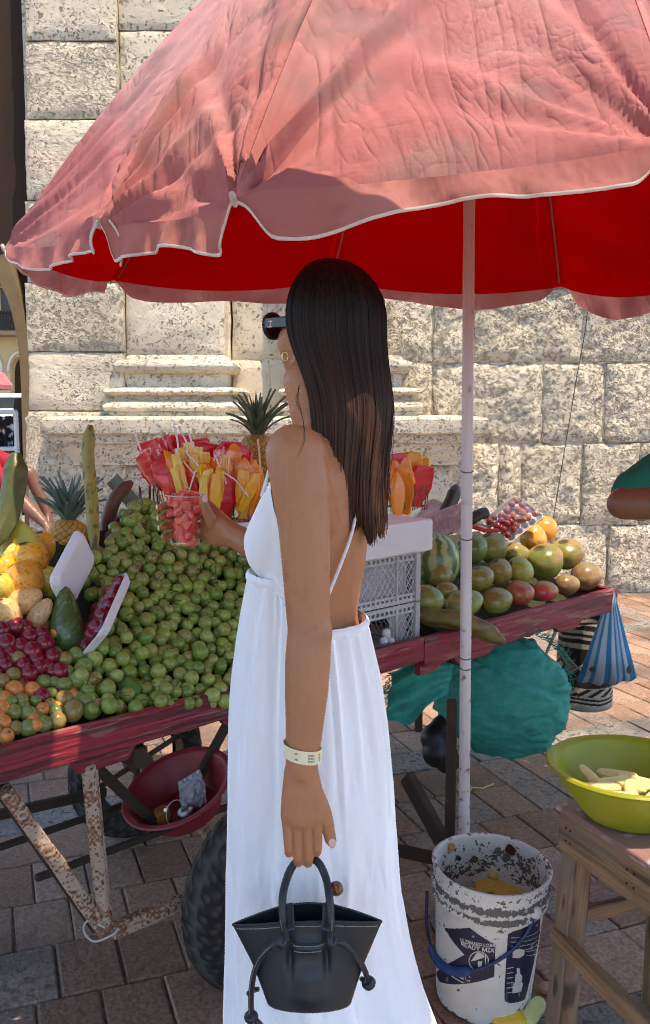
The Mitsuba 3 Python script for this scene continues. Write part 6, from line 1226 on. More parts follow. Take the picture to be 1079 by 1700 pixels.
def tailf(a, t):
    c = np.stack([np.interp(t, [0, 0.5, 1], [0, 0.5, 1]), t, t], -1); p0, p1, p2 = at(748, 1128, 2.93), at(705, 1130, 2.88), at(646, 1150, 2.86)
    P = (p0 * ((1 - t) ** 2)[..., None] + p1 * (2 * t * (1 - t))[..., None] + p2 * (t ** 2)[..., None]); hw = 0.055 + 0.05 * t + 0.05 * np.exp(-((t - 0.6) / 0.2) ** 2)
    P = P + A([0.18, 0, 1.0]) * ((a - 0.5) * 2 * hw * (1 - 0.35 * t * (a > 0.5)))[..., None]; return P + A([0, -1, 0]) * (0.018 * np.sin(a * 15 + 4 * t) * (0.4 + t) + 0.03 * (F(np.stack([a * 4, t * 4, a * 0], -1), 1, 3, 6) - 0.5))[..., None]
m = grid(tailf, 50, 50); add('tail', m, 'mat_net', uv=np.stack(np.meshgrid(np.linspace(0, 0.3, 51), np.linspace(0, 0.3, 51), indexing='ij'), -1).reshape(-1, 2), parent=sack)
fy = np.random.default_rng(9); fr_ = []
for q in range(150):
    if q < 80: t = fy.random(); p = at(*[np.interp(t, [0, .35, .6, 1], v_) for v_ in ([868, 905, 932, 944], [1048, 1060, 1090, 1128])], 2.98 + 0.05 * t); d = A([0.5 + 0.5 * fy.random(), -0.1, 0.6 - t * 1.0 + fy.normal(0, 0.4)])
    else: t = fy.random(); p = tailf(np.array(t), np.array(0.97)) ; d = A([-0.8, 0, fy.normal(-0.3, 0.6)])
    d = unit(d) * fy.uniform(0.018, 0.045); fr_.append(tube(smooth_path([p, p + d * 0.5 + fy.normal(0, 0.005, 3), p + d + fy.normal(0, 0.010, 3)], 6), 0.0011, 4))
add('fringe', cat(fr_), 'mat_matte', col=(0.04, 0.25, 0.18), parent=sack, kind='stuff')
# dark bag under the sack
add('dark_bag', soft([bone(at(722, 1225, 3.1), 0.055, at(742, 1262, 3.1), 0.050), bone(at(735, 1205, 3.12), 0.045, at(725, 1250, 3.08), 0.055)], 0.012, 4), 'mat_satin', col=(0.012, 0.012, 0.013), label='black bag hanging behind the wooden leg beside the green sack', cat_='bag')
# woven shoulder bag
mo = thing('woven_bag', 'cylindrical woven bag with black, brown and beige patterns hanging under the cart end', 'bag')
MC = at(968, 1172, 3.63); MR, MH = 0.116, 0.365
def mof(a, t):
    az = a * 2 * math.pi; r = MR * (0.93 + 0.09 * t + 0.04 * (F(np.stack([np.cos(az), np.sin(az), t * 2], -1), 1.4, 2) - 0.5) * 2) * np.where(t > 0.94, np.sqrt(np.clip(1 - ((t - 0.94) / 0.06) ** 2, 0, 1)) * 0.5 + 0.5, 1)
    return MC + np.stack([r * np.cos(az), r * np.sin(az), MH * (1 - t) + 0.012 * np.sin(az * 3) * (1 - t)], -1)
def moc(v):
    az = np.arctan2(v[:, 1] - MC[1], v[:, 0] - MC[0]); t = 1 - (v[:, 2] - MC[2]) / MH; c = np.tile(A([0.40, 0.345, 0.27]), (len(v), 1)); blk, br = A([0.022, 0.018, 0.016]), A([0.16, 0.085, 0.045])
    w = ((az / (2 * math.pi) * 4 + 0.32) % 1 - 0.5) * 2; zig = 0.022 * np.abs(w)
    for lo, hi, col in ((0.0, 0.06, blk), (0.10, 0.135, blk), (0.165, 0.215, blk), (0.83, 0.855, blk), (0.875, 0.90, blk)): k = (t + zig > lo) & (t + zig < hi); c[k] = col
    d = np.abs(w) * 0.75 + np.abs(t - 0.47) * 4.1; mid = (t > 0.255) & (t < 0.70)
    for lo, hi, col in ((0.0, 0.16, A([0.45, 0.33, 0.22])), (0.16, 0.36, blk), (0.36, 0.50, A([0.42, 0.30, 0.19])), (0.50, 0.68, br), (0.68, 0.80, A([0.42, 0.36, 0.28])), (0.80, 9, blk)): k = mid & (d >= lo) & (d < hi); c[k] = col
    k = (t > 0.71) & (t < 0.80) & ((w * 1.3 + (t - 0.71) * 9) % 0.8 < 0.4); c[k] = blk; k = t > 0.91; c[k] = A([0.30, 0.27, 0.225]); return c * (0.75 + 0.5 * N(v, 260))[:, None]
add('body', grid(mof, 240, 160, closed_u=True), 'mat_matte', col=moc, parent=mo)
bt_ = lathe([(0.0, 0.0), (MR * 0.55, 0.0), (MR * 0.6, 0.004)], 40); bt_.apply_translation(MC + A([0, 0, -0.001])); add('bottom', bt_, 'mat_matte', col=(0.28, 0.25, 0.2), parent=mo)
add('strap', tube(smooth_path([MC + A([-0.085, -0.03, MH - 0.02]), MC + A([-0.05, 0.0, MH + 0.06]), MC + A([0.02, 0.0, MH + 0.085]), MC + A([0.075, -0.03, MH - 0.02])], 20), 0.010, 8), 'mat_matte', col=(0.05, 0.04, 0.035), parent=mo)
# striped plastic bag
pb = thing('striped_plastic_bag', 'thin blue and white striped plastic bag hanging from the right corner of the cart', 'plastic bag')
p0 = at(1016, 976, 3.40); pL, pR = at(958, 1130, 3.40), at(1057, 1126, 3.40)
def pbf(side):
    def f(a, t):
        top = p0 + A([0.012, 0, 0]) * (a - 0.5)[..., None]; bot = pL * (1 - a)[..., None] + pR * a[..., None]; bot = bot - A([0, 0, 1]) * (0.018 * np.sin(a * math.pi) + 0.004 * np.sin(a * 23))[..., None]
        s = t ** 0.92; P = top * (1 - s)[..., None] + bot * s[..., None]; bul = np.sin(math.pi * np.clip(a, 0, 1)) ** 0.6 * 0.055 * s ** 1.3 * np.sqrt(np.clip(1 - ((t - 0.8) / 0.205) ** 2 * (t > 0.8), 0, 1))
        wr = 0.0045 * (np.sin(a * 23 + 3 * np.sin(t * 3)) + 1.6 * (meshkit.noise(np.stack([a * 17, t * 2, a * 0], -1), 6) - 0.5)) * t * (1 - 0.4 * t) * np.sin(math.pi * a); return P + A([0, side, 0]) * (bul + wr * 0.8)[..., None]
    return f
def pbc(A_, T_):
    s = np.sin(A_ * 34 + 1.6 * np.sin(A_ * 9)) + 1.5 * (meshkit.noise(np.stack([A_ * 30, T_ * 1.2, A_ * 0], -1), 4) - 0.5); st = sst(-0.1, 0.25, s); c = mixc((0.72, 0.78, 0.82), (0.03, 0.32, 0.62), st * 0.9); dark = sst(0.62, 0.86, T_ + 0.12 * (F(np.stack([A_ * 6, T_ * 5, A_ * 0], -1), 1, 3) - 0.5)); return mixc(c, c * 0.35 + A([0.01, 0.02, 0.03]), dark * 0.5)
for s in (-1, 1):
    m = grid(pbf(s), 90, 50); U2, V2 = np.meshgrid(np.linspace(0, 1, 91), np.linspace(0, 1, 51), indexing='ij'); add('sheet', m, 'mat_thin_sheet', col=pbc(U2, V2).reshape(-1, 3), parent=pb)
add('contents', soft([bone(at(985, 1110, 3.40), 0.034, at(1035, 1110, 3.40), 0.034)], 0.012, 3), 'mat_matte', col=(0.06, 0.055, 0.05), parent=pb)

# ------------------------------------------------------------------ red basin under the cart
bs_ = thing('red_basin', 'dark red plastic basin with litter in it on the rack under the cart', 'basin')
BMx = np.eye(4); BMx[:3, :3] = trimesh.transformations.euler_matrix(0.30, -0.30, 0)[:3, :3]; BMx[:3, 3] = at(312, 1345, 2.52)
RBc = lambda v: mixc((0.24, 0.016, 0.026), (0.31, 0.028, 0.04), F(v, 20, 3))
bprof = [(0.0, 0.0), (0.098, 0.0), (0.106, 0.004), (0.120, 0.04), (0.150, 0.083), (0.156, 0.088), (0.166, 0.089), (0.170, 0.093), (0.166, 0.098), (0.154, 0.097), (0.146, 0.090), (0.114, 0.040), (0.100, 0.010), (0.09, 0.006), (0.0, 0.006)]
add('bowl', place(lathe(bprof, 72), BMx), 'mat_satin', col=RBc, smooth=50, parent=bs_)
Bq = lambda x, y, z: (BMx @ A([x, y, z, 1]))[:3]
pp = crumple(Bq(0.035, 0.0, 0.055), A([0.5, 0.2, 0.25]), A([-0.25, 0.3, 1]), 0.085, 0.10, 0.035, 4); add('crumpled_paper', pp, 'mat_matte', col=lambda v: mixc((0.50, 0.47, 0.50), (0.66, 0.63, 0.67), F(v, 80, 2)), label='crumpled pale paper lying in the red basin', cat_='paper')
cm = cb.copy(); cm[:3, :3] = trimesh.transformations.euler_matrix(0.9, 1.0, 0.3)[:3, :3]; cm[:3, 3] = Bq(-0.075, -0.03, 0.035)
lc = thing('discarded_cup', 'used clear plastic cup lying in the red basin', 'cup'); add('wall', place(lathe([(0.0, 0.0), (0.028, 0.0), (0.038, 0.085)], 40), cm), 'mat_clear', parent=lc); add('residue', place(lathe([(0.0, 0.003), (0.026, 0.003), (0.029, 0.02), (0.0, 0.022)], 24), cm), 'mat_fruit', col=(0.55, 0.20, 0.03), parent=lc)
a = np.linspace(0, 2 * math.pi, 40); add('rim', place(tube(np.stack([0.0385 * np.cos(a), 0.0385 * np.sin(a), a * 0 + 0.085], 1), 0.0014, 6), cm), 'mat_satin', col=(0.6, 0.58, 0.56), parent=lc)
add('foil', soft([sph(Bq(0.005, -0.05, 0.03), 0.024), sph(Bq(0.02, -0.04, 0.035), 0.018)], 0.006, 2), 'mat_steel', label='ball of crumpled foil in the red basin', cat_='foil')

# ------------------------------------------------------------------ the white bucket
BK = A([*atz(801, 1652, 0.0)[:2], 0.0]); BH, R0, R1 = 0.362, 0.118, 0.1395
bkt = thing('paint_bucket', 'dirty white plastic paint bucket with navy printed panels standing beside the dress hem', 'bucket')
TL = trimesh.transformations.euler_matrix(0.045, 0.035, 0)[:3, :3]
def K_(p): return np.asarray(p) @ TL.T + BK + A([0, 0, 0.004])
def Rz(z): return R0 + (R1 - R0) * z / BH
def dirt_color(p, n, uv):
    """uv.y = height along the wall 0..1 outside, 1..2 down the inside."""
    t = uv.y; a = fbm(p.x * 22, p.y * 22, p.z * 22, 4); b = noise(p.x * 120, p.y * 120, p.z * 100); c2 = noise(p.x * 300, p.y * 300, p.z * 220)
    c = mix((0.50, 0.50, 0.47), (0.66, 0.66, 0.63), a)
    ring = dr.maximum(smoothstep(0.035, 0.0, dr.abs(t - 0.872)), dr.maximum(smoothstep(0.022, 0.0, dr.abs(t - 0.80)), smoothstep(0.05, 0.0, t)))
    inside = smoothstep(1.0, 1.03, t)
    band = smoothstep(1.02, 1.12, t) * smoothstep(1.45, 1.22, t)
    cov = 0.03 + 0.24 * ring * (1 - inside) + 0.08 * smoothstep(0.84, 0.9, t) * (1 - inside) + 0.15 * band * inside
    spot = smoothstep(0.66 - cov, 0.72 - cov, a * 0.45 + b * 0.30 + c2 * 0.25)
    c = mix(c, (0.44, 0.39, 0.31), inside * (0.35 + 0.5 * smoothstep(0.4, 0.7, a)))
    c = mix(c, (0.045, 0.036, 0.026), spot * 0.88)
    return mix(c, (0.42, 0.24, 0.06), inside * smoothstep(0.70, 0.76, fbm(p.x * 15 + 4, p.y * 15, p.z * 6)) * 0.8)
M['mat_bucket'] = two(principled(mikit.proc(dirt_color), 0.45, specular=0.4))
z = lambda f: f * BH
pr = [(0.0, 0.004, 0), (R0 - 0.012, 0.004, 0), (R0 - 0.010, 0.0, 0.0), (R0 - 0.002, 0.0, 0.01), (R0, 0.006, 0.02)] + [(Rz(z(f)), z(f), f) for f in np.linspace(0.05, 0.755, 12)] + [(Rz(z(.765)) + 0.007, z(.765), .765), (Rz(z(.79)) + 0.0085, z(.775), .79), (Rz(z(.80)) + 0.004, z(.80), .80), (Rz(z(.83)) + 0.0045, z(.83), .83), (Rz(z(.85)) + 0.010, z(.845), .85), (Rz(z(.87)) + 0.004, z(.865), .872), (Rz(z(.9)) + 0.004, z(.9), .9), (Rz(z(.96)) + 0.005, z(.96), .96), (Rz(z(.985)) + 0.0085, z(.985), .985), (R1 + 0.0085, z(.995), .995), (R1 + 0.004, z(1.0), 1.0), (R1 - 0.0005, z(.997), 1.003), (R1 - 0.002, z(.98), 1.02)] + [(Rz(z(f)) - 0.004, z(f), 2 - f) for f in np.linspace(0.95, 0.03, 20)] + [(0.0, z(0.025), 2.0)]
prA = A(pr); lm = lathe(prA[:, :2], 96); vv_ = np.array(lm.vertices); lm.vertices = K_(vv_)
add('shell', lm, 'mat_bucket', smooth=True, uv=np.stack([np.repeat(np.arange(96) / 96.0, len(pr)), np.tile(prA[:, 2], 96)], 1), parent=bkt)
# printed panels: laid on the wall by angle and height
def pxang(px, py):
    """(angle, height) on the bucket's wall seen at a picture place."""
    o = A([0, 0, CAM_H]); d = unit(at(px, py, 1.0) - o); lo = 1.6
    inv = TL.T; o2, d2 = inv @ (o - BK), inv @ d
    best = None
    for s in np.arange(1.8, 3.2, 0.0008):
        q = o2 + d2 * s
        if math.hypot(q[0], q[1]) <= Rz(q[2]): return math.atan2(q[1], q[0]), q[2]
    return None
def on_wall(ah, off=0.0008): a, h = ah[..., 0], ah[..., 1]; r = R0 + (R1 - R0) * h / BH + off; return K_(np.stack([r * np.cos(a), r * np.sin(a), h], -1))
def wall_poly(pts, off):
    if len(pts) < 3: return tm([[0, 0, 0]] * 3, [[0, 1, 2]])
    from shapely.geometry import Polygon as PG
    pg = PG(pts); v, f = trimesh.creation.triangulate_polygon(pg, engine='earcut'); m = trimesh.Trimesh(np.c_[v, np.zeros(len(v))], f); m = m.subdivide_to_size(0.06); v = np.array(m.vertices)[:, :2]; return tm(on_wall(v, off), m.faces)
def ZB(x, y): return 700 + x / 4.905, 1500 + y / 4.905
def pts_of(l): return [q for q in (pxang(*ZB(x, y)) for x, y in l) if q is not None]
NAVY = lambda v: mixc(mixc((0.010, 0.013, 0.034), (0.022, 0.027, 0.058), F(v, 40, 3)), (0.40, 0.40, 0.38), sst(0.70, 0.76, F(v, 95, 3, 4)) * 0.8)
add('print_panel', wall_poly(pts_of([(185, 208), (390, 208), (600, 345), (590, 605), (420, 655), (250, 668), (150, 650), (120, 580), (95, 500), (90, 425), (350, 428)]), 0.0007), 'mat_satin', col=NAVY, parent=bkt)
add('print_panel', wall_poly(pts_of([(700, 262), (735, 240), (840, 205), (962, 120), (960, 250), (945, 450), (928, 660), (905, 735), (840, 790), (720, 822), (675, 805), (672, 730), (685, 500)]), 0.0007), 'mat_satin', col=NAVY, parent=bkt)
WHT = (0.55, 0.55, 0.53)
def wall_text(txt, x, y, hpx, sh=0.0, bold=False):
    """Lettering on the wall, its foot at the zoomed place x, y."""
    a0, h0 = pxang(*ZB(x, y)); hh = hpx / 4.905 / FOC * 2.25; m = meshkit.text_mesh(txt, hh, 0.0003, bold); v = np.array(m.vertices); R = Rz(h0)
    return tm(on_wall(np.stack([a0 + v[:, 0] / R, h0 + v[:, 1] * 1.05 + sh * v[:, 0]], 1), 0.0011) + 0 * v, m.faces)
add('lettering', cat([wall_text('ULTIMARO LOAR', 312, 312, 24, 0.10, True), wall_text('READY MIX -', 318, 350, 34, 0.06, True), wall_text('QC', 298, 608, 52, 0.02)]), 'mat_satin', col=WHT, smooth=False, parent=bkt, kind='stuff')
ri = []
for q in np.linspace(0, 2 * math.pi, 29)[:-1]:
    e = [(465 + 82 * math.cos(q + d) * s, 478 + 80 * math.sin(q + d) * s) for d, s in ((0, 1), (0.26, 1), (0.26, 0.91), (0, 0.91))]; ri.append(wall_poly(pts_of(e), 0.0011))
ri += [wall_poly(pts_of(e), 0.0012) for e in ([(400, 480), (455, 405), (500, 420), (515, 445), (440, 472)], [(458, 480), (492, 478), (490, 530), (458, 530)], [(515, 425), (524, 425), (524, 520), (515, 520)], [(240, 600), (252, 598), (352, 655), (340, 660)])]
ri += [wall_poly(pts_of(e), 0.0011) for e in ([(772, 535), (795, 535), (798, 580), (815, 600), (812, 650), (822, 660), (808, 725), (735, 740), (742, 665), (755, 650), (760, 590), (772, 580)], [(740, 390), (790, 378), (835, 385), (830, 430), (790, 455), (735, 450), (745, 420)])]
for k in range(6): y = 535 + k * 40; ri.append(wall_poly(pts_of([(690, y), (745, y - 8), (745, y - 3), (690, y + 5)]), 0.0011))
for k in range(15): y = 240 + k * 34; x0_, x1_ = (725 if y < 370 else 845), 938; ri.append(wall_poly(pts_of([(x0_, y + (938 - x0_) * 0.22), (x1_, y), (x1_, y + 4), (x0_, y + 4 + (938 - x0_) * 0.22)]), 0.0011))
for k in range(9): x = 92 + (k % 3) * 26; y = 80 + 18 * k; ri.append(wall_poly(pts_of([(x, y), (x + 24, y + 18), (x + 24, y + 26), (x, y + 8)]), 0.0008))
add('print_marks', cat([r for r in ri if r.area > 1e-9]), 'mat_satin', col=lambda v: mixc((0.42, 0.42, 0.41), (0.58, 0.58, 0.56), F(v, 90, 2)), smooth=False, parent=bkt, kind='stuff')
# wire handle with blue grip
hp_ = [(884, 1520), (872, 1548), (845, 1580), (812, 1602), (782, 1612), (752, 1612), (730, 1596), (714, 1566), (708, 1530), (709, 1480)]
def near_wall(px, py, off):
    q = pxang(px, py)
    if q is None: return None
    return on_wall(A([[q[0], q[1]]]), off)[0]
H_ = [near_wall(*p, 0.006) for p in hp_]; H_ = [h if h is not None else at(*p, 2.16) for h, p in zip(H_, hp_)]
NV = lambda v: mixc((0.012, 0.02, 0.06), (0.03, 0.05, 0.13), F(v, 60, 2))
add('handle', tube(smooth_path(H_, 60), 0.0042, 8), 'mat_satin', col=NV, parent=bkt); add('grip', tube(smooth_path(H_, 60)[26:46], np.r_[0.006, np.full(18, 0.0115), 0.006], 10), 'mat_satin', col=lambda v: mixc((0.01, 0.025, 0.12), (0.03, 0.08, 0.28), F(v, 70, 2)), parent=bkt)
ear = near_wall(886, 1516, 0.004); add('handle_ear', move(ICO[3], ear, s=(0.016, 0.012, 0.016)), 'mat_satin', col=(0.55, 0.55, 0.53), parent=bkt)
def slab(c, L, W, Tk, axis, nrm, seed=0):
    """A slightly bent rounded slice."""
    m = ICO[3].copy(); v = np.array(m.vertices); v = np.sign(v) * np.abs(v) ** 0.75; v[:, 2] += 0.5 * v[:, 0] ** 2; v = v * A([L, W, Tk]); M_ = tray_frame(c, axis, nrm); m.vertices = v; m.vertices = np.array(m.vertices) + (F(v + seed, 60, 2)[:, None] - 0.5) * 0.003; return place(m, M_)
MY = lambda v: mixc((0.50, 0.40, 0.05), (0.62, 0.50, 0.10), F(v, 50, 3))
for n_, (px, py, L, W) in enumerate(((808, 1472, .030, .022), (832, 1478, .032, .022), (852, 1482, .026, .02), (788, 1486, .026, .02), (818, 1452, .016, .014), (865, 1488, .02, .018), (842, 1492, .03, .02))):
    c = atz(px, py, 0.235) if n_ != 4 else atz(px, py, 0.262); add('mango_peel', slab(c, L, W, 0.010, A([math.cos(n_ * 1.1), math.sin(n_ * 1.1), 0.2]), A([0.1, -0.5, 1]), n_), 'mat_fruit', col=MY, label='yellow mango scrap lying inside the white bucket', cat_='peel', group='mango scraps in the bucket')
lz = K_(A([[0, 0, 0.205]]))[0]; dm = lathe([(0.0, 0.02), (0.08, 0.012), (Rz(0.2) - 0.006, 0.0)], 40); dv = np.array(dm.vertices) + lz; dm.vertices = dv + A([0, 0, 1]) * (F(dv, 30, 3)[:, None] - 0.5) * 0.03
add('fruit_waste', dm, 'mat_fruit', col=lambda v: mixc((0.30, 0.22, 0.07), (0.14, 0.10, 0.05), F(v, 50, 3)), label='wet mash of fruit waste filling the lower half of the white bucket', cat_='waste', kind='stuff')
for (px, py), s, c in (((848, 1412), .014, (0.05, 0.018, 0.008)), ((787, 1428), .010, (0.10, 0.08, 0.035)), ((760, 1427), .007, (0.035, 0.03, 0.02)), ((748, 1408), .012, (0.42, 0.22, 0.05))):
    q = None; o = A([0, 0, CAM_H]); d = unit(at(px, py, 1.0) - o); o2, d2 = TL.T @ (o - BK), TL.T @ d; inside_ = False
    for s_ in np.arange(1.8, 3.2, 0.001):
        w_ = o2 + d2 * s_
        if w_[2] < BH and math.hypot(w_[0], w_[1]) < Rz(w_[2]) - 0.006: inside_ = True
        elif inside_: q = w_; break
    if q is not None: nrm = unit(A([-q[0], -q[1], 0])); add('stuck_scrap', slab(K_(q[None])[0] + nrm * 0.003, s, s * 0.9, 0.0025, A([nrm[1], -nrm[0], 0.5]), nrm), 'mat_matte', col=c, label={848: 'dark brown square scrap stuck inside the bucket', 787: 'olive leaf scrap stuck inside the bucket', 760: 'tiny black scrap stuck inside the bucket', 748: 'orange peel smear stuck inside the bucket'}[px], cat_='scrap')
# scraps on the ground
gq = atz(846, 1692, 0.014); add('mango_slice', slab(gq, 0.045, 0.026, 0.012, A([1, 0.1, 0.0]), A([0, -0.2, 1])), 'mat_fruit', col=lambda v: mixc((0.66, 0.42, 0.03), (0.74, 0.52, 0.07), F(v, 50, 2)), label='bright yellow mango slice on the ground in front of the bucket', cat_='fruit')
add('mango_slice', slab(atz(886, 1680, 0.022), 0.040, 0.020, 0.012, A([0.6, 0.65, 0.35]), A([-0.2, -0.8, 0.6])), 'mat_fruit', col=lambda v: mixc((0.50, 0.53, 0.20), (0.60, 0.62, 0.30), F(v, 50, 2)), label='pale green mango slice leaning against the foot of the bucket', cat_='fruit')
mm = ellip(0.017, 3, 3, (1.2, 0.9, 0.9)); add('nut', move(mm, atz(906, 1640, 0.016)), 'mat_satin', col=lambda v: mixc((0.36, 0.18, 0.10), (0.46, 0.26, 0.16), F(v, 60, 2)), label='small brown husk on the ground right of the bucket', cat_='husk')

# ------------------------------------------------------------------ wooden stool and green bowl
SH = 0.585; K0 = atz(922, 1332, SH); K1 = atz(1079, 1434, SH); EX = unit((K1 - K0) * [1, 1, 0]); EY = A([-EX[1], EX[0], 0]); 
if EY[1] < 0: EY = -EY
def S(x, y, z): return A([K0[0], K0[1], 0]) + EX * x + EY * y + A([0, 0, z])
SW, SD = 0.42, 0.34
st = thing('wooden_stool', 'worn wooden stool with a faded red top carrying the green bowl', 'stool')
tp = rbox((SW, SD, 0.016), 0.003); mS = np.eye(4); mS[:3, 0], mS[:3, 1] = EX, EY; mS[:3, 3] = S(SW / 2, SD / 2, SH - 0.008)
add('seat', place(man(m3.Manifold.hull_points(np.array(tp.vertices)).refine_to_length(0.012)), mS), 'mat_satin', col=lambda v: mixc(mixc((0.17, 0.085, 0.075), (0.28, 0.165, 0.145), F(v, 14, 4)), (0.50, 0.44, 0.40), sst(0.56, 0.66, F(v, 40, 3, 2)) * 0.7), smooth=30, parent=st)
W_ = lambda name, p, q, w, h, sd, up=(0, 0, 1): wood_bar(name, p, q, w, h, 'mat_wood', parent=st, seed=sd, up=up)
W_('apron', S(0.004, 0.020, SH - 0.066), S(SW - 0.004, 0.020, SH - 0.066), 0.022, 0.098, 31)
W_('apron', S(0.020, 0.034, SH - 0.066), S(0.020, SD - 0.01, SH - 0.066), 0.022, 0.096, 32)
W_('apron', S(0.004, SD - 0.02, SH - 0.066), S(SW - 0.004, SD - 0.02, SH - 0.066), 0.022, 0.096, 33); W_('apron', S(SW - 0.02, 0.034, SH - 0.066), S(SW - 0.02, SD - 0.035, SH - 0.066), 0.022, 0.096, 34)
for n_, (x, y) in enumerate(((0.02, 0.045), (SW - 0.02, 0.045), (0.03, SD - 0.045), (SW - 0.02, SD - 0.045))):
    sx, sy = (-1 if x < 0.2 else 1), (-1 if y < 0.15 else 1)
    W_('leg', S(x, y, SH - 0.02), S(x + sx * 0.030, y + sy * 0.02, 0.0), 0.030, 0.050, 40 + n_, up=tuple(EX)); W_('leg', S(x - sx * 0.036, y + 0.006, SH - 0.02), S(x - sx * 0.036 + sx * 0.030, y + 0.006 + sy * 0.02, 0.0), 0.026, 0.034, 50 + n_, up=tuple(EX))
W_('stretcher', S(-0.012, 0.018, 0.250), S(SW + 0.01, 0.018, 0.215), 0.024, 0.042, 61); W_('stretcher', S(0.012, 0.06, 0.30), S(0.012, SD - 0.06, 0.30), 0.022, 0.036, 62); W_('stretcher', S(SW - 0.012, 0.06, 0.27), S(SW - 0.012, SD - 0.06, 0.27), 0.022, 0.036, 63); W_('stretcher', S(0.0, SD - 0.05, 0.33), S(SW, SD - 0.05, 0.33), 0.022, 0.036, 64)
nl = [move(ICO[1], S(x, 0.0085, SH - 0.05 - dz), s=0.0026) for x in (0.03, 0.045, SW * 0.55, SW * 0.6) for dz in (0, 0.03)]; add('nails', cat(nl), 'mat_matte', col=(0.03, 0.025, 0.02), parent=st, kind='stuff')
gb = thing('green_bowl', 'olive green plastic bowl of pale mango strips on the wooden stool', 'bowl')
BC = S(0.118, 0.110, SH + 0.001); BR = 0.172
gp = [(0.0, 0.0), (0.085, 0.0), (0.092, 0.004), (0.110, 0.03), (0.140, 0.075), (0.158, 0.112), (0.163, 0.124), (0.173, 0.127), (0.177, 0.131), (0.173, 0.136), (0.160, 0.134), (0.153, 0.126), (0.148, 0.112), (0.130, 0.070), (0.102, 0.028), (0.086, 0.008), (0.0, 0.006)]
bm = lathe(A(gp) * [1.04, 0.88], 80); bm.apply_translation(BC); add('bowl', bm, 'mat_satin', col=lambda v: mixc((0.215, 0.235, 0.008), (0.285, 0.30, 0.015), F(v, 8, 3)), smooth=50, parent=gb)
mr = np.random.default_rng(31)
for n_ in range(24):
    a = n_ * 2.4; rr2 = 0.085 * math.sqrt((n_ % 12) / 12.0); c = BC + A([rr2 * math.cos(a) - 0.01, rr2 * math.sin(a) - 0.015, 0.042 + 0.028 * (n_ > 11) + 0.005 * mr.random()]); d = A([math.cos(a * 1.7), 0.5 * math.sin(a * 1.7), mr.normal(0.0, 0.12)])
    add('mango_strip', slab(c, 0.048, 0.013, 0.006, d, A([mr.normal(0, 0.3), -0.3, 1]), n_), 'mat_fruit', col=lambda v: mixc((0.62, 0.58, 0.22), (0.72, 0.64, 0.30), F(v, 40, 2)), label='pale yellow mango strip in the olive green bowl', cat_='fruit', group='mango strips in the green bowl')

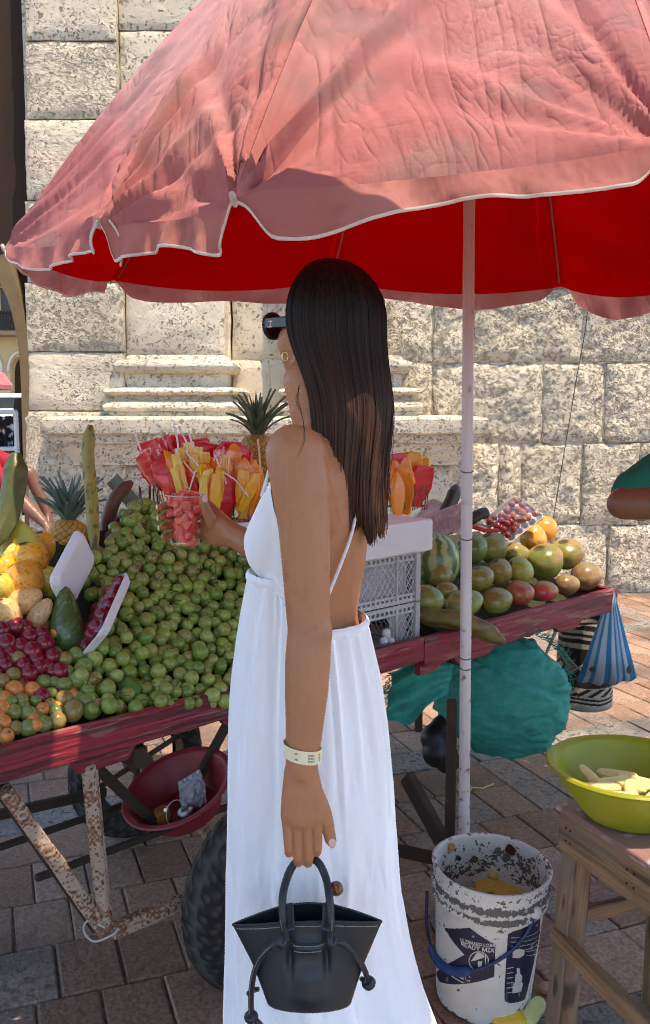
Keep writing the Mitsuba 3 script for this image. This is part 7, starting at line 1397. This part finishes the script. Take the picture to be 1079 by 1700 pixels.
# ------------------------------------------------------------------ people at the edges
def figure(label, x, y, yaw, arms, shirt, trousers, skin, hs=1.0, sleeve=0.6):
    t = thing('person', label, 'person'); f = A([math.cos(yaw), math.sin(yaw), 0]); l = A([-math.sin(yaw), math.cos(yaw), 0]); P = lambda a, b, z: A([x, y, 0]) + f * a + l * b + A([0, 0, z * hs])
    def e(a, b, z, rf, rl, rz): q = m3.Manifold.sphere(1.0, 20).scale([rf, rl, rz]); Mx = np.zeros((3, 4)); Mx[:, 0], Mx[:, 1], Mx[:, 2], Mx[:, 3] = f, l, UPV, P(a, b, z); return q.transform(Mx)
    tor = hulls([e(0, 0, 0.90, .12, .17, .08), e(0.01, 0, 1.08, .115, .15, .06), e(0, 0, 1.28, .115, .17, .06), e(-0.01, 0, 1.42, .075, .165, .04), e(-0.01, 0, 1.46, .05, .07, .03)])
    body, sh, tr = list(tor), list(tor), []
    body += [bone(P(-0.01, 0, 1.44), 0.058, P(0.01, 0, 1.54), 0.054), e(0, 0, 1.64, .095, .075, .11), m3.Manifold.batch_hull([e(0.04, 0, 1.60, .05, .055, .05), e(0.055, 0, 1.55, .03, .03, .02)]), bone(P(0.09, 0, 1.63), 0.010, P(0.105, 0, 1.60), 0.013)]
    for s in (-1, 1): body.append(e(0.0, 0.078 * s, 1.62, .018, .01, .03))
    for s, (el, wr) in zip((-1, 1), arms):
        so = P(-0.01, 0.175 * s, 1.40); el, wr = A(el, float), A(wr, float); body += chain([so, (so + el) / 2, el], [.056, .050, .042]) + chain([el, el * .6 + wr * .4, wr], [.043, .042, .028]); d = unit(wr - el)
        nrm = unit(np.cross(d, UPV)); body += [m3.Manifold.batch_hull([sph(wr, .026), sph(wr + d * .08 + nrm * .028, .013), sph(wr + d * .08 - nrm * .028, .013)])]
        for q in range(4): k = wr + d * .08 + nrm * (.028 - .0187 * q); body += chain([k, k + d * .035 - UPV * .008, k + d * .055 - UPV * .028], [.0105, .010, .008])
        body += chain([wr + d * .03 + nrm * .02, wr + d * .07 + nrm * .05, wr + d * .1 + nrm * .055], [.015, .012, .010])
        sh += [bone(so, .068, so * (1 - sleeve) + el * sleeve, .060)]
    for s in (-1, 1):
        leg = [P(0, .09 * s, .88), P(0.01, .095 * s, .48), P(-0.01, .10 * s, .09)]; body += chain(leg, [.09, .06, .04]) + chain([P(-.02, .1 * s, .05), P(.15, .11 * s, .03)], [.04, .028]); tr += chain(leg, [.112, .085, .075])
    b = soft(body, .011, 6); sc = lambda v: mixc(A(skin) * .9, A(skin) * 1.1, F(v, 9, 3)); add('body', b, 'mat_skin', col=sc, parent=t)
    s_ = soft(sh, .014, 6); sv = np.array(s_.vertices); s_.vertices = sv + np.array(s_.vertex_normals) * (0.012 + 0.012 * (F(sv, 14, 3) - .5))[:, None]; add('shirt', s_, 'mat_matte', col=lambda v: mixc(A(shirt) * .85, A(shirt) * 1.15, F(v, 12, 3)), parent=t)
    tq = soft(tr + [e(0, 0, .90, .135, .185, .10)], .02, 4); add('trousers', tq, 'mat_matte', col=trousers, parent=t)
    hh = soft([e(-.012, 0, 1.675, .1, .084, .092)], .012, 3); add('hair', hh, 'mat_matte', col=(.012, .010, .009), parent=t)
eL = at(1034, 836, 2.25)
figure('vendor in a green shirt at the right edge, only a bare brown elbow showing', 1.24, 2.46, math.radians(-80), ((eL, A([1.10, 2.06, 1.27])), (A([1.62, 2.32, 1.16]), A([1.46, 2.07, 1.12]))), (0.012, 0.14, 0.085), (0.05, 0.05, 0.06), (0.20, 0.085, 0.045), 0.99, 0.84)

# ------------------------------------------------------------------ the archway and the square at the far left
arch = thing('dark_archway', 'dark brown timber arch with a tan edge at the left behind the pier', 'archway')
from shapely.geometry import Polygon as PG2
def wallpoly(pts, y0, depth):
    q = [at(px, py, y0) for px, py in pts]; pg = PG2([(p[0], p[2]) for p in q]); m = trimesh.creation.extrude_polygon(pg, depth, engine='earcut'); v = np.array(m.vertices); return tm(np.stack([v[:, 0], y0 + depth - v[:, 2], v[:, 1]], 1), m.faces[:, ::-1])
WOODD = lambda v: mixc((0.020, 0.010, 0.006), (0.045, 0.024, 0.014), F(v * [1, 1, 0.15], 9, 3))
am = wallpoly([(-560, -560), (70, -560), (70, 880), (50, 880), (47, 700), (44, 610), (36, 555), (22, 505), (4, 466), (-40, 430), (-560, 420)], 7.15, 0.5)
add('soffit', trimesh.Trimesh(am.vertices, am.faces).subdivide_to_size(0.4), 'mat_matte', col=WOODD, smooth=False, parent=arch)
tr_ = [(0, 428), (14, 462), (28, 500), (38, 545), (44, 605), (46, 700), (49, 880)]
tp_ = smooth_path([at(x, y, 7.05) for x, y in tr_], 40)
hw_ = np.interp(np.linspace(0, 1, 40), [0, 0.3, 1], [0.075, 0.05, 0.016])
tn = np.gradient(tp_, axis=0); tn /= np.linalg.norm(tn, axis=1, keepdims=True); sd_ = np.cross(tn, A([0, 1, 0]))
sec_ = np.stack([tp_ - sd_ * hw_[:, None] - A([0, 0.06, 0]), tp_ + sd_ * hw_[:, None] - A([0, 0.06, 0]), tp_ + sd_ * hw_[:, None] + A([0, 0.09, 0]), tp_ - sd_ * hw_[:, None] + A([0, 0.09, 0])], 1)
i, j = np.meshgrid(np.arange(39), np.arange(4), indexing='ij'); k2 = (j + 1) % 4
add('edge_trim', tm(sec_.reshape(-1, 3), np.stack([i * 4 + j, i * 4 + k2, (i + 1) * 4 + k2, (i + 1) * 4 + j], -1).reshape(-1, 4)), 'mat_matte', col=lambda v: mixc((0.12, 0.08, 0.04), (0.20, 0.14, 0.075), F(v, 8, 3)), smooth=False, parent=arch)
pl_ = thing('door_jamb', 'dark timber door jamb standing left of the stone pier', 'door jamb'); 
add('post', box((wx(-560, 500, 7.4), 7.4, 2.6), (0.4, 0.5, 5.2)), 'mat_matte', col=(0.03, 0.018, 0.01), smooth=False, parent=pl_)

YBL = 42.0
bld = thing('yellow_building', 'pale yellow building with arches and a dark iron balcony across the square', 'building')
def bx(px0, px1, py0, py1, y, d): a, b = at(px0, py1, y), at(px1, py0, y); return box(((a[0] + b[0]) / 2, y + d / 2, (a[2] + b[2]) / 2), (abs(b[0] - a[0]), d, abs(b[2] - a[2])))
YW_ = lambda v: mixc((0.56, 0.43, 0.20), (0.64, 0.51, 0.27), F(v, 0.7, 3))
fac = [(-420, 380), (160, 380), (160, 725), (58, 725)]
for cx in (30, -14, -58, -102):
    fac += [(cx + 13, 725), (cx + 13, 618)] + [(cx + 13 * math.cos(a), 618 - 26 * math.sin(a)) for a in np.linspace(0.2, math.pi - 0.2, 9)] + [(cx - 13, 618), (cx - 13, 725)]
fac += [(-420, 725)]
add('wall', wallpoly(fac, YBL, 0.6), 'mat_matte', col=YW_, smooth=False, parent=bld)
add('arcade_back', bx(-420, 160, 560, 725, YBL + 3.5, 0.3), 'mat_matte', col=(0.10, 0.075, 0.045), smooth=False, parent=bld)
for cx in (30, -14, -58, -102):
    add('arch_moulding', tube([at(cx + 16.5 * math.cos(a), 616 - 31 * math.sin(a), YBL - 0.08) for a in np.linspace(0, math.pi, 16)], 0.07, 6), 'mat_matte', col=(0.68, 0.64, 0.56), parent=bld)
add('balcony_slab', bx(-300, 44, 549, 556, YBL - 1.0, 1.0), 'mat_matte', col=(0.16, 0.13, 0.09), smooth=False, parent=bld)
add('balcony_rail', cat([bx(-300, 44, 516, 519, YBL - 1.0, 0.08), bx(-300, 44, 546, 548, YBL - 1.0, 0.08)] + [bx(x, x + 1.0, 518, 548, YBL - 0.98, 0.04) for x in np.arange(-120, 44, 2.6)]), 'mat_matte', col=(0.018, 0.018, 0.018), smooth=False, parent=bld)
for cx in (12, -40, -90): add('window', bx(cx - 9, cx + 9, 478, 548, YBL - 0.03, 0.05), 'mat_satin', col=(0.06, 0.05, 0.045), smooth=False, parent=bld)
for cx in (25, -25, -66): add('pilaster', bx(cx - 2.5, cx + 2.5, 440, 548, YBL - 0.12, 0.2), 'mat_matte', col=(0.66, 0.62, 0.55), smooth=False, parent=bld)
add('roof', bx(-440, 180, 350, 384, YBL - 1.4, 8.0), 'mat_matte', col=(0.24, 0.10, 0.06), smooth=False, parent=bld); add('eave', bx(-430, 14, 456, 470, YBL - 0.8, 0.75), 'mat_matte', col=(0.07, 0.05, 0.03), smooth=False, parent=bld)
pu = thing('pink_umbrella', 'small dusty pink umbrella far off at the left edge', 'umbrella'); pc_ = at(-20, 622, 17); pm = lathe([(0.0, 0.42), (0.2, 0.38), (0.42, 0.20), (0.54, 0.0), (0.53, -0.08)], 16); pm.apply_translation(pc_ - A([0.1, 0, 0.2])); add('canopy', pm, 'mat_matte', col=(0.42, 0.15, 0.16), smooth=30, parent=pu); add('pole', tube([pc_ + A([-0.1, 0, 0.2]), A([pc_[0] - 0.1, 17, 0])], 0.02, 8), 'mat_matte', col=(0.4, 0.4, 0.4), parent=pu)
cv = thing('parked_van', 'white van with a dark windscreen parked across the square at the far left', 'van')
vx = at(14, 652, 19)
add('body', move(rbox((2.2, 4.4, 1.35), 0.16), (vx[0] - 0.4, 21.3, 0.95)), 'mat_glossy', col=(0.62, 0.62, 0.62), smooth=False, parent=cv); add('roof', move(rbox((1.9, 3.4, 0.2), 0.08), (vx[0] - 0.4, 21.4, 1.86)), 'mat_glossy', col=(0.66, 0.66, 0.66), smooth=False, parent=cv); add('windscreen', move(rbox((1.8, 3.5, 0.5), 0.1), (vx[0] - 0.4, 21.35, 1.62)), 'mat_glossy', col=(0.02, 0.022, 0.025), smooth=False, parent=cv)
for sx in (-1, 1):
    for yy in (19.9, 22.8): add('wheel', move(lathe([(0.0, -0.1), (0.3, -0.1), (0.33, -0.07), (0.33, 0.07), (0.3, 0.1), (0, 0.1)], 24), (vx[0] - 0.4 + 0.98 * sx, yy, 0.33), ry=math.pi / 2), 'mat_matte', col=(0.02, 0.02, 0.02), smooth=40, parent=cv)
rk = thing('clothes_rack', 'white pipe clothes rack of a street stall at the left edge', 'rack'); WH_ = (0.72, 0.72, 0.72)
rp = lambda x, y, d=8.2: at(x, y, d)
rkt = [[rp(-120, 684), rp(26, 684)], [rp(26, 684), A([*rp(28, 745)[:2], 0.0])], [rp(-120, 747), rp(27, 745)], [rp(-120, 684), A([*rp(-120, 684)[:2], 0.0])], [rp(26, 684), rp(26, 684, 8.9)], [rp(26, 684, 8.9), A([*rp(26, 684, 8.9)[:2], 0.0])]]
for q in rkt: add('pipe', tube(q, 0.022, 10), 'mat_satin', col=WH_, parent=rk)
gm = np.random.default_rng(3)
GT = ['black hanging garment with white flecks nearest the pipe corner', 'plain black hanging garment second on the rack', 'black garment third on the rack at the frame edge', 'dark garment hanging behind the rack', 'black garment hanging deepest beside the pier']
for n_, (x, y, d, w, hgt, pat) in enumerate(((14, 715, 8.25, 0.16, 0.75, 1), (-4, 715, 8.28, 0.16, 0.8, 0), (-24, 715, 8.25, 0.18, 0.8, 1), (36, 690, 9.3, 0.22, 1.2, 0), (46, 700, 9.8, 0.25, 1.3, 0))):
    c = at(x, 684 if n_ < 3 else 655, d)
    def gf(a, t, c=c, w=w, hgt=hgt, n_=n_): return c + np.stack([(a - 0.5) * w * (0.7 + 0.3 * np.minimum(1, t * 5)), 0.05 * np.sin(a * 14 + n_) * t + a * 0, -0.03 - hgt * t - 0.04 * np.abs(a - 0.5) * (t < 0.1)], -1)
    def gcol(v, pat=pat): c0 = np.tile(A([0.012, 0.012, 0.014]), (len(v), 1)); return mixc(c0, (0.55, 0.54, 0.52), sst(0.60, 0.66, F(v, 26, 2, 5)) * pat * 0.9)
    add('garment', grid(gf, 30, 50), 'mat_matte', col=gcol, label=GT[n_], cat_='garment')
figure('person in a red shirt standing behind the left end of the cart, mostly hidden', at(-48, 800, 5.3)[0], 5.5, math.radians(10), ((at(40, 835, 5.25), at(75, 870, 5.2)), (A([-1.9, 5.7, 1.1]), A([-1.8, 5.7, 0.85]))), (0.30, 0.014, 0.03), (0.04, 0.04, 0.05), (0.17, 0.08, 0.05), 0.86, 0.5)
